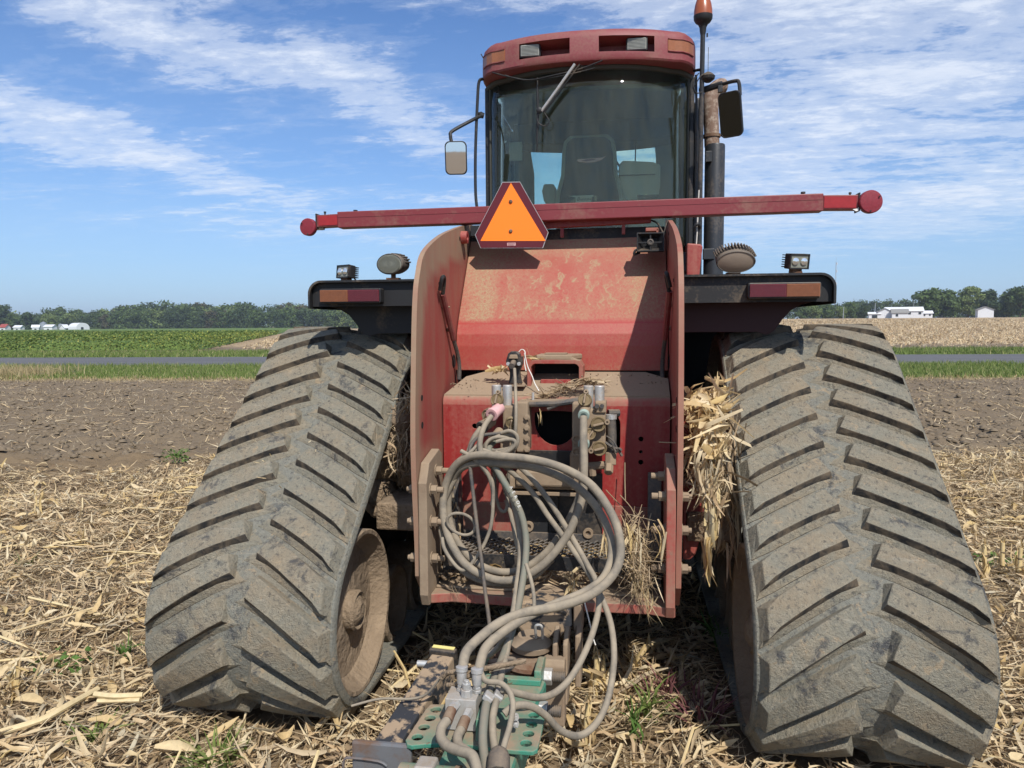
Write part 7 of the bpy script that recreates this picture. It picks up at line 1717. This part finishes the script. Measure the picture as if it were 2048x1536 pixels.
# twigs and cords
hose([(-0.5494,2.2000,0.3890),(-0.4611,2.2200,0.4085),(-0.3617,2.2200,0.4158),(-0.3123,2.2200,0.4326),(-0.2792,2.2200,0.4677),(-0.2560,2.2200,0.4987),(-0.2251,2.2000,0.5201)], .0042, 'hose', 'thin wire trailing left from the tongue over the jack', 'wire', 'wire', n=6)
hose([(-0.2526,2.2000,0.5004),(-0.2306,2.1900,0.5244),(-0.2011,2.1800,0.5343),(-0.1785,2.1700,0.5311),(-0.1471,2.1700,0.5411),(-0.1179,2.1800,0.5495),(-0.0826,2.2000,0.5488),(-0.0546,2.2200,0.5478),(-0.0263,2.2400,0.5469),(0.0025,2.2600,0.5460)], .0085, 'mud', 'lumpy mud caked cord tied across the thick hoses', 'cord', 'cord', n=8)
hose([(-0.2261,2.1700,0.4960),(-0.1921,2.1600,0.5065),(-0.1662,2.1500,0.5336),(-0.1351,2.1500,0.5436),(-0.1095,2.1600,0.5311)], .0075, 'mud', 'second muddy cord below the lumpy one', 'cord', 'cord', n=8)
hose([(-0.1258,2.2600,0.5147),(-0.0844,2.3000,0.5121),(-0.0665,2.3400,0.5117),(-0.0417,2.3400,0.5066),(-0.0568,2.2800,0.5034),(-0.0980,2.2400,0.5064)], .0085, 'hose_dark', 'dark cord bundle lying on the dusty tongue box', 'cord', 'cord', n=8)
hose([(0.1565,2.7800,0.5574),(0.1756,2.7800,0.4804),(0.1899,2.8000,0.4043),(0.1995,2.8000,0.3753)], .0028, 'soft_white', 'thin white cord hanging behind the right-hand hoses', 'cord', 'cord', n=6)
hose([(-0.1363,3.2800,1.4752),(-0.1297,3.2800,1.4443),(-0.1210,3.2800,1.4112),(-0.1020,3.2700,1.3743),(-0.0876,3.2600,1.3399),(-0.0676,3.2400,1.3109)], .0025, 'soft_white', 'thin white string hanging by the black socket', 'string', 'string', n=5)
hose([(-0.1682,3.3000,1.4745),(-0.1524,3.3000,1.4900),(-0.1354,3.2900,1.4793),(-0.1365,3.2800,1.4333),(-0.1286,3.2700,1.3963)], .0022, 'soft_white', 'small white string loop on top of the black socket', 'string', 'string', n=5)

hose([(-0.3846,2.9300,1.0042),(-0.3610,2.9200,1.0476),(-0.3151,2.9000,1.0866),(-0.2621,2.8900,1.1055),(-0.2100,2.8800,1.0922),(-0.1485,2.8700,1.0754),(-0.1036,2.9000,1.0370)], .0100, 'hose', 'hose crossing the knot at the upper left of the coil', 'hydraulic_hose', 'hose')
hose([(-0.3324,2.8600,1.1051),(-0.2942,2.8500,1.0877),(-0.2506,2.8500,1.0530),(-0.2191,2.8500,1.0102),(-0.2056,2.8600,0.9428),(-0.2100,2.8600,0.8927)], .0085, 'hose', 'blunt hose end sticking out left at the top of the knot', 'hydraulic_hose', 'hose')
hose([(-0.4308,2.9000,0.8761),(-0.4002,2.8900,0.9711),(-0.3517,2.8800,1.0551),(-0.2984,2.8700,1.0981),(-0.2740,2.9000,1.1237)], .0068, 'hose', 'thin cable following the outside left of the coil', 'cable', 'cable')


# ================================================================== residue caught on the tractor, stubs and weeds
def clump(name, pts, n, Lr, Wr, mat, seed, label, spread=(.03, .03, .03), yaw=(0, 3.1), pitch=(0, .6), curl=.25, cat='residue', taper=(0.5, 1.0, 0.85, 0.12), nseg=4, fold=.35):
    rg = np.random.default_rng(seed); pts = np.array(pts, float); k = rg.integers(0, len(pts) - 1, n) if len(pts) > 1 else np.zeros(n, int)
    if len(pts) > 1:
        t = rg.random(n)[:, None]; P_ = pts[k] * (1 - t) + pts[k + 1] * t
    else: P_ = np.repeat(pts, n, 0)
    P_ = P_ + rg.normal(0, 1, (n, 3)) * np.array(spread)
    o = strips(name, P_, rg.uniform(*Lr, n), rg.uniform(*Wr, n), rg.normal(yaw[0], yaw[1], n), rg.normal(pitch[0], pitch[1], n), rg.normal(0, curl, n), mat, rg.normal(0, .9, n), nseg=nseg, fold=fold, seed=seed, taper=taper)
    tag(o, label, cat, kind='stuff'); return o
HP = math.pi / 2
# the big wad between the right side plate and the right track
clump('husk_wad', [(0.5765,3.0500,1.2966),(0.5978,3.0200,1.2403),(0.6481,3.0500,1.2973),(0.6533,3.0000,1.2238),(0.6046,2.9800,1.1667),(0.6525,2.9800,1.1283),(0.5959,2.9800,1.1075),(0.6874,3.1500,1.3697)], 230, (.06, .18), (.006, .019), M['husk'], 201, 'wad of pale corn husks jammed between the right side plate and the track', (.020, .05, .022), (0, 2), (0, .8), .5)
clump('straw_wad', [(0.5675,2.9800,1.0970),(0.6325,2.9600,1.0626),(0.5956,2.9600,0.9928),(0.6531,2.9600,0.9451),(0.6157,2.9800,1.0486)], 300, (.06, .20), (.002, .008), M['straw'], 202, 'stringy straw and leaf strips hanging below the husk wad by the right track', (.022, .05, .03), (0, 2), (-1.1, .5), .25)
clump('hanging_stalks', [(0.6156,2.9300,0.9800),(0.6411,2.9300,0.9026),(0.6325,2.9300,0.8434),(0.6527,2.9300,1.0005)], 34, (.14, .26), (.005, .010), M['stalk'], 203, 'bundle of pale stalks hanging down beside the right track', (.010, .02, .02), (0, 2), (-1.5, .10), .05, taper=(1, 1, 1, .8))
clump('dark_straw_curtain', [(0.6918,3.1500,1.0810),(0.7399,3.2000,0.9680),(0.7216,3.2000,0.8399),(0.7029,3.2000,0.7323),(0.7482,3.2500,0.8503)], 380, (.08, .26), (.002, .009), M['roots'], 204, 'dark ragged curtain of leaves behind the hanging stalks', (.035, .08, .06), (0, 2), (-1.3, .35), .2)
clump('hanging_leaf', [(0.6242,2.9300,0.7643),(0.6272,2.9300,0.6853),(0.6302,2.9300,0.7448)], 14, (.14, .20), (.010, .022), M['husk'], 205, 'single long brown leaf bundle hanging lowest right of the side plate', (.005, .01, .02), (0, 2), (-1.5, .1), .15)
# left: muddy roots beside the left plate
clump('root_mat', [(-0.6799,3.3000,1.2826),(-0.7039,3.3500,1.1843),(-0.7002,3.3000,1.0747),(-0.7208,3.3000,0.9929),(-0.6860,3.3000,0.9354)], 420, (.05, .16), (.0012, .005), M['roots'], 206, 'tangle of roots and straw stuck in the mud left of the side plate', (.022, .05, .03), (0, 2), (-.9, .7), .3)
def lumps(name, pts, n, r, mat, seed, label, spread):
    rg = np.random.default_rng(seed); pts = np.array(pts, float); mb = MB()
    bm = bmesh.new(); bmesh.ops.create_icosphere(bm, subdivisions=2, radius=1); base = np.array([v.co[:] for v in bm.verts]); fc = [tuple(v.index for v in f.verts) for f in bm.faces]; bm.free()
    for i in range(n):
        p = pts[rg.integers(0, len(pts))] + rg.normal(0, 1, 3) * np.array(spread); s = rg.uniform(.45, 1.2) * r
        k = 1 + .35 * (noise2(base[:, 0] * 2.5 + i * 7, base[:, 1] * 2.5 + base[:, 2] * 3, i) - .5) + .3 * (noise2(base[:, 0] * 7 + i, base[:, 2] * 7 + base[:, 1] * 5, i + 9) - .5)
        mb.add((base * k[:, None] * s * rg.uniform(.7, 1.2, 3) + p), fc)
    o = mb.build(name, mat, smooth=True, auto=60); tag(o, label, 'mud', kind='stuff'); return o
lumps('mud_lumps', [(-0.7449,3.3500,1.1838),(-0.7588,3.3500,1.0895),(-0.7723,3.3500,1.0185),(-0.8026,3.4000,0.9253),(-0.7519,3.4000,0.9985),(-0.8299,3.4000,0.8036),(-0.7814,3.4000,0.7443),(-0.8555,3.4000,0.7664)], 60, .052, M['mud'], 31, 'lumps of dry mud packed between the left track and the side plate', (.018, .03, .018))
lumps('mud_crumbs', [(-0.4068,3.0000,0.5649),(-0.3533,3.0000,0.5566),(0.2688,3.0000,0.5855),(0.3489,3.0000,0.5788),(0.4085,3.0000,0.5919),(-0.4876,3.0200,0.5653)], 150, .009, M['mud'], 32, 'crumbs of dirt lying on the red hitch plate', (.03, .03, .003))
lumps('dirt_specks', [(-0.3415,3.3000,1.3532),(0.1926,3.3500,1.3746),(0.3889,3.3000,1.3462),(0.3244,3.4000,1.3718),(-0.4063,3.2800,1.3318)], 70, .0035, M['mud'], 33, 'small dirt specks on the dusty shelf', (.06, .05, .002))
# on the step, the plate and the shelf
clump('grating_residue', [(-0.3925,3.1813,0.6250),(-0.2351,3.1800,0.6250),(-0.0154,3.1874,0.6250),(0.2005,3.2020,0.6250),(0.3715,3.2106,0.6250)], 300, (.04, .14), (.004, .014), M['husk'], 207, 'corn leaves lying under the mesh of the step', (.03, .06, .006), (0, 2), (0, .12), .1)
clump('plate_residue', [(-0.4659,3.0200,0.5620),(-0.2893,3.0000,0.5596),(-0.1866,3.0200,0.5896),(0.0267,2.9800,0.5705),(0.2483,3.0200,0.5778),(0.4086,3.0000,0.5713)], 300, (.02, .09), (.0015, .006), M['roots'], 208, 'fine straw and roots lying along the hitch plate', (.03, .04, .006), (0, 2), (0, .2), .25)
clump('husk_on_plate', [(-0.2285,2.9600,0.6137),(-0.1767,2.9600,0.5992),(-0.2007,2.9800,0.6232)], 9, (.07, .13), (.012, .026), M['husk'], 209, 'broad pale husk pieces lying on the plate left of the centre hoses', (.01, .02, .006), (0, .5), (.1, .3), .4)
clump('husk_by_drawbar', [(0.0910,2.9400,0.6016),(0.1139,2.9000,0.5816),(0.1055,2.8800,0.5580)], 12, (.05, .10), (.004, .010), M['husk'], 210, 'small husk strips by the bolt right of the drawbar head', (.012, .02, .010), (0, 2), (-.9, .5), .3)
clump('root_tuft', [(0.3371,2.9200,0.8159),(0.3567,2.9000,0.7428),(0.3567,2.8600,0.6761),(0.3627,2.8400,0.6046),(0.3853,2.8800,0.7104)], 260, (.05, .18), (.0008, .0028), M['roots'], 211, 'dry root ball and straw hanging over the right end of the step', (.022, .03, .03), (0, 2), (-1.0, .8), .5, fold=0)
clump('pale_straw_tuft', [(0.3506,2.8600,0.7348),(0.3473,2.8400,0.6431),(0.3758,2.8200,0.5734),(0.4039,2.8200,0.5553)], 46, (.08, .20), (.001, .0035), M['husk'], 212, 'pale straw strands hanging below the root ball', (.014, .02, .02), (0, 2), (-1.3, .25), .12)
clump('pale_leaf_strips', [(0.2367,2.8400,0.7948),(0.2350,2.8400,0.7361),(0.4402,2.8500,0.7900),(0.4444,2.8500,0.7416)], 20, (.08, .15), (.004, .009), M['husk'], 213, 'pale leaf strips hanging on the step either side of the root ball', (.006, .02, .012), (0, 2), (-1.45, .2), .15)
clump('hanging_rootlets', [(-0.3714,2.8500,0.5450),(-0.3513,2.8500,0.5153),(-0.2901,2.8500,0.5287)], 16, (.05, .11), (.0004, .0008), M['roots'], 214, 'fine rootlets hanging from the left edge of the hitch plate', (.010, .01, .012), (0, 2), (-1.4, .3), .4, fold=0)
clump('shelf_straw', [(-0.0695,3.2000,1.2863),(-0.0174,3.2200,1.3066),(0.0677,3.2400,1.3381),(0.1432,3.2400,1.3559),(0.2075,3.2400,1.3433)], 150, (.04, .14), (.0012, .004), M['roots'], 215, 'twist of dry straw lying on the shelf between the valves', (.012, .02, .006), (.35, .5), (.05, .3), .2, fold=0)
clump('hanging_straw', [(-0.0360,3.0600,1.2380),(-0.0433,3.0500,1.1976)], 5, (.05, .08), (.002, .0035), M['husk'], 216, 'single pale straw hanging in front of the round opening', (.004, .004, .006), (0, 2), (-1.4, .1), .08)
clump('socket_husk', [(-0.2799,3.3400,1.3960),(-0.2454,3.3400,1.4006)], 9, (.05, .10), (.006, .013), M['husk'], 217, 'dry husk lying on the shelf behind the black socket', (.012, .01, .004), (0, .5), (.1, .2), .3)
clump('housing_straw', [(-0.1110,3.3600,1.4496),(-0.0656,3.3600,1.4474)], 16, (.04, .10), (.002, .006), M['husk'], 218, 'straw lying across the left of the latch housing', (.01, .01, .004), (0, .4), (.1, .2), .3)
clump('leaf_behind_coil', [(-0.4200,3.1000,0.8827),(-0.4278,3.1000,0.7841),(-0.4082,3.0800,0.7463)], 9, (.08, .14), (.008, .016), M['straw'], 219, 'curled brown leaf stuck behind the left of the coil', (.006, .01, .012), (0, 2), (-1.3, .3), .3)
for pth, lb in (([(0.3057,3.1500,1.0203),(0.3061,3.1400,0.9479),(0.3088,3.1000,0.8721)], 'upright thin twig standing on the step'), ([(0.2284,3.1000,0.9120),(0.2868,3.0600,0.8600),(0.3314,3.0000,0.8249)], 'thin twig slanting up left from the root ball'), ([(0.2868,3.0400,0.9062),(0.3313,3.0200,0.8608),(0.3630,2.9800,0.8109),(0.3824,2.9800,0.8419)], 'forked reddish twig above the root ball'), ([(0.4383,2.9800,1.1362),(0.4791,2.9500,1.1396),(0.5176,2.9000,1.1463)], 'single straw sticking out sideways from the right side plate'),
                ([(0.2809,2.8400,0.6793),(0.3841,2.8200,0.7058),(0.4435,2.8200,0.7045)], 'pale straw lying across the root ball'), ([(0.4255,2.8600,0.8060),(0.4682,2.8500,0.7911),(0.4966,2.8500,0.7438),(0.4883,2.8600,0.7015),(0.4509,2.8600,0.6959)], 'bent brown stem looping at the right side plate')):
    tag(MB().tube(pth, [.0024, .0018], 5, smooth_path=4).build('twig', M['roots'], smooth=True), lb, 'twig')
# husk pieces lying on the tracks
clump('lug_debris', [(-1.28, 2.88, .98), (-1.20, 3.02, 1.10)], 12, (.015, .04), (.001, .003), M['husk'], 220, 'small straw bits stuck on the left track', (.10, .06, .03), (0, 2), (0, .3), .2, fold=0)

# standing cut corn stubs
def stub(x, y, h, lean, label, r=.0125, ragged=8, seed=0, roots=True):
    rg = random.Random(seed); z0 = float(ground_z(np.array([x]), np.array([y]))[0]) - .01
    t = empty('corn_stub', (x, y, z0)); tag(t, label, 'corn stub')
    top = Vector((lean[0], lean[1], h)); mid = top * .5 + Vector((rg.uniform(-.006, .006), 0, 0))
    MB().tube([(0, 0, 0), mid, top], [r * 1.1, r, r * .9], 10, smooth_path=4).build('stalk', M['stalk'], t, smooth=True)
    nd = MB()
    for q in (.3, .72): p = top * q; nd.lathe([(-.006, r * .98), (0, r * 1.18), (.006, r * .98)], p, top, 12)
    nd.build('node', M['straw_dark'], t, smooth=True)
    n = ragged; P_ = np.array([[top.x + rg.gauss(0, .008), top.y + rg.gauss(0, .008), top.z + rg.uniform(.0, .03)] for _ in range(n)])
    o = strips('torn_fibre', P_, np.array([rg.uniform(.04, .09) for _ in range(n)]), np.array([rg.uniform(.002, .005) for _ in range(n)]), np.array([rg.uniform(0, 6.3) for _ in range(n)]), np.array([rg.gauss(1.2, .35) for _ in range(n)]), np.array([rg.gauss(0, .2) for _ in range(n)]), M['husk'], seed=seed, parent=t, kind='stuff')
    o.location = (0, 0, 0)
    n = 7; P_ = np.array([[top.x * .5 + rg.gauss(0, .015), top.y * .5 + rg.gauss(0, .015), h * rg.uniform(.15, .6)] for _ in range(n)])
    strips('sheath', P_, np.array([rg.uniform(.10, .2) for _ in range(n)]), np.array([rg.uniform(.006, .014) for _ in range(n)]), np.array([rg.uniform(0, 6.3) for _ in range(n)]), np.array([rg.gauss(-.9, .4) for _ in range(n)]), np.array([rg.gauss(0, .3) for _ in range(n)]), M['husk'], seed=seed + 1, parent=t, kind='stuff', fold=.3)
    return t
ST = [((0.1768, 2.7041, 0.0), .17, (.0, .02), 'yellow cut stalk with a frayed top standing just right of the lowest hose loop', 1), ((0.1808, 3.1032, 0.0), .20, (.01, .01), 'brown frayed stub standing behind the lowest hose loop', 2), ((0.2258, 3.1535, 0.0), .16, (-.01, .01), 'brown stub touching the second brown stub right of the hoses', 3),
      ((0.2836, 3.3112, 0.03), .17, (.13, .03), 'yellow stalk leaning right with a pale split tip', 4), ((-2.2916, 2.7478, 0.0), .15, (.03, .0), 'dark red brown stub with pale torn top at the left edge', 5), ((-4.4859, 5.3935, 0.0), .22, (-.02, .02), 'thin pale stub pair in the litter left of the left track', 6),
      ((2.4997, 4.9019, 0.0), .26, (-.01, .02), 'first of the standing stubs right of the right track', 7), ((2.6695, 5.0654, 0.0), .22, (.0, .02), 'middle one of the standing stubs right of the right track', 8), ((2.6701, 4.8806, 0.0), .24, (.01, .01), 'thick stub at the right edge of the photograph', 9),
      ((-4.3193, 7.8182, 0.0), .17, (.02, .02), 'small stub just left of the upper half of the left track', 10)]
for i, (p, h, ln, lb, sd) in enumerate(ST): stub(p[0], p[1], h, ln, lb, .0125 if i != 5 else .008, seed=sd)
# long pieces lying in front
for pth, r_, lb in (([(-2.0676,2.3938,0.0600),(-1.9481,2.5020,0.0700),(-1.9082,2.6139,0.0800),(-1.9000,2.7620,0.0700)], .013, 'long yellow stalk lying at the lower left corner'), ([(-1.8512,2.6856,0.0900),(-1.7575,2.6821,0.0900),(-1.6635,2.7239,0.0800)], .012, 'short yellow stalk piece lying near the left track foot'), ([(-1.8284,2.6694,0.0700),(-1.6599,2.7019,0.0700)], .010, 'second short yellow stalk piece just under the other'), ([(-0.6883,2.9961,0.0400),(-0.6326,3.1878,0.0500),(-0.5836,3.3579,0.0600)], .008, 'pale stalk slanting under the jack tube'), ([(-2.3259,2.6901,0.0600),(-2.3951,2.8443,0.0700),(-2.4736,3.0171,0.0800)], .010, 'short pale stalk slanting at the left edge')):
    tag(MB().tube(pth, r_, 8, smooth_path=4).build('fallen_stalk', M['stalk'], smooth=True), lb, 'stalk')
# weeds
def weed(x, y, n, h, w, label, mat='weed', name='weed', seed=0, blade=False):
    rg = np.random.default_rng(seed); z0 = float(ground_z(np.array([x]), np.array([y]))[0])
    t = empty(name, (x, y, z0)); tag(t, label, name.replace('_', ' '))
    mb = MB()
    for i in range(max(3, n // 12)):
        a = rg.uniform(0, 6.3); q = rg.uniform(.2, 1) * w
        mb.tube([(0, 0, 0), (math.cos(a) * q * .4, math.sin(a) * q * .4, h * .55), (math.cos(a) * q, math.sin(a) * q, h * rg.uniform(.7, 1.05))], .0022, 5, smooth_path=3)
    mb.build('stem', M[mat], t, smooth=True)
    a = rg.uniform(0, 6.3, n); q = rg.random(n) ** .6 * w
    P_ = np.stack([np.cos(a) * q, np.sin(a) * q, h * rg.uniform(.25, 1.0, n)], 1)
    if blade: strips('leaves', P_ * np.array([.5, .5, .6]), rg.uniform(.10, .24, n), rg.uniform(.003, .008, n), a, rg.normal(.95, .35, n), rg.normal(-.2, .15, n), M[mat], seed=seed, parent=t, fold=.3, nseg=5, taper=(.5, 1, .9, .6, .05))
    else: strips('leaves', P_, rg.uniform(.025, .055, n), rg.uniform(.008, .018, n), a, rg.normal(.1, .45, n), rg.normal(-.15, .15, n), M[mat], seed=seed, parent=t, fold=.3, taper=(.2, 1, .8, .05))
    return t
for i, (p, n, h, w, lb, mt, bl) in enumerate((((-4.9663, 8.0522, -0.0), 90, .19, .16, 'broad leaved green weed growing at the edge of the tilled soil', 'weed', False), ((0.3472, 2.7456, -0.0), 9, .22, .05, 'tall green grass blades right of the frayed yellow stalk', 'weed', True), ((0.4116, 2.9338, 0.0), 26, .16, .14, 'low green grass spreading right of the tall blades', 'grass', True),
        ((0.6056, 2.9243, 0.0), 60, .15, .20, 'reddish purple weed beside the inner face of the right track', 'weed_red', True), ((0.4968, 3.0645, 0.0), 50, .15, .20, 'second reddish weed nearer the tongue', 'weed_red', True), ((-2.0369, 3.1211, 0.0), 14, .10, .06, 'green grass tuft at the foot of the left track', 'weed', True), ((-2.2911, 2.9817, 0.0), 34, .07, .16, 'low green weed in the shaded litter left of the left track', 'weed', False),
        ((-3.7085, 4.3936, 0.0), 24, .08, .10, 'small green weed in the litter near the left edge', 'weed', True), ((-1.1687, 2.4272, 0.0), 60, .08, .22, 'flattened green grass patch at the bottom left', 'grass', True), ((-1.7232, 2.5144, 0.0), 26, .06, .12, 'small flattened grass patch near the lower left corner', 'grass', True), ((2.7217, 5.2212, 0.0), 50, .10, .16, 'low green weed among the stubs at the right edge', 'weed', False), ((0.7771, 3.745, 0.0), 50, .14, .18, 'green weed in the shade between the tongue and the right track', 'weed', True))):
    weed(p[0], p[1], n, h, w, lb, mt, 'weed' if not bl or mt == 'weed_red' else 'grass_tuft', 300 + i, bl)


# ------------------------------------------------------------------ haze: the air that pales the far woods
m = newmat('haze air'); v = N('ShaderNodeVolumePrincipled'); v.inputs['Color'].default_value = (0.80, 0.88, 1.0, 1); v.inputs['Density'].default_value = 0.0003; v.inputs['Anisotropy'].default_value = 0.2
o_ = N('ShaderNodeOutputMaterial'); L(v.outputs[0], o_.inputs['Volume'])
hz_o = MB().bb(-3700, 3700, -100, 3700, -1.2, 62).build('haze', m); tag(hz_o, 'thin pale summer haze over the far fields and woods', 'haze', kind='stuff')
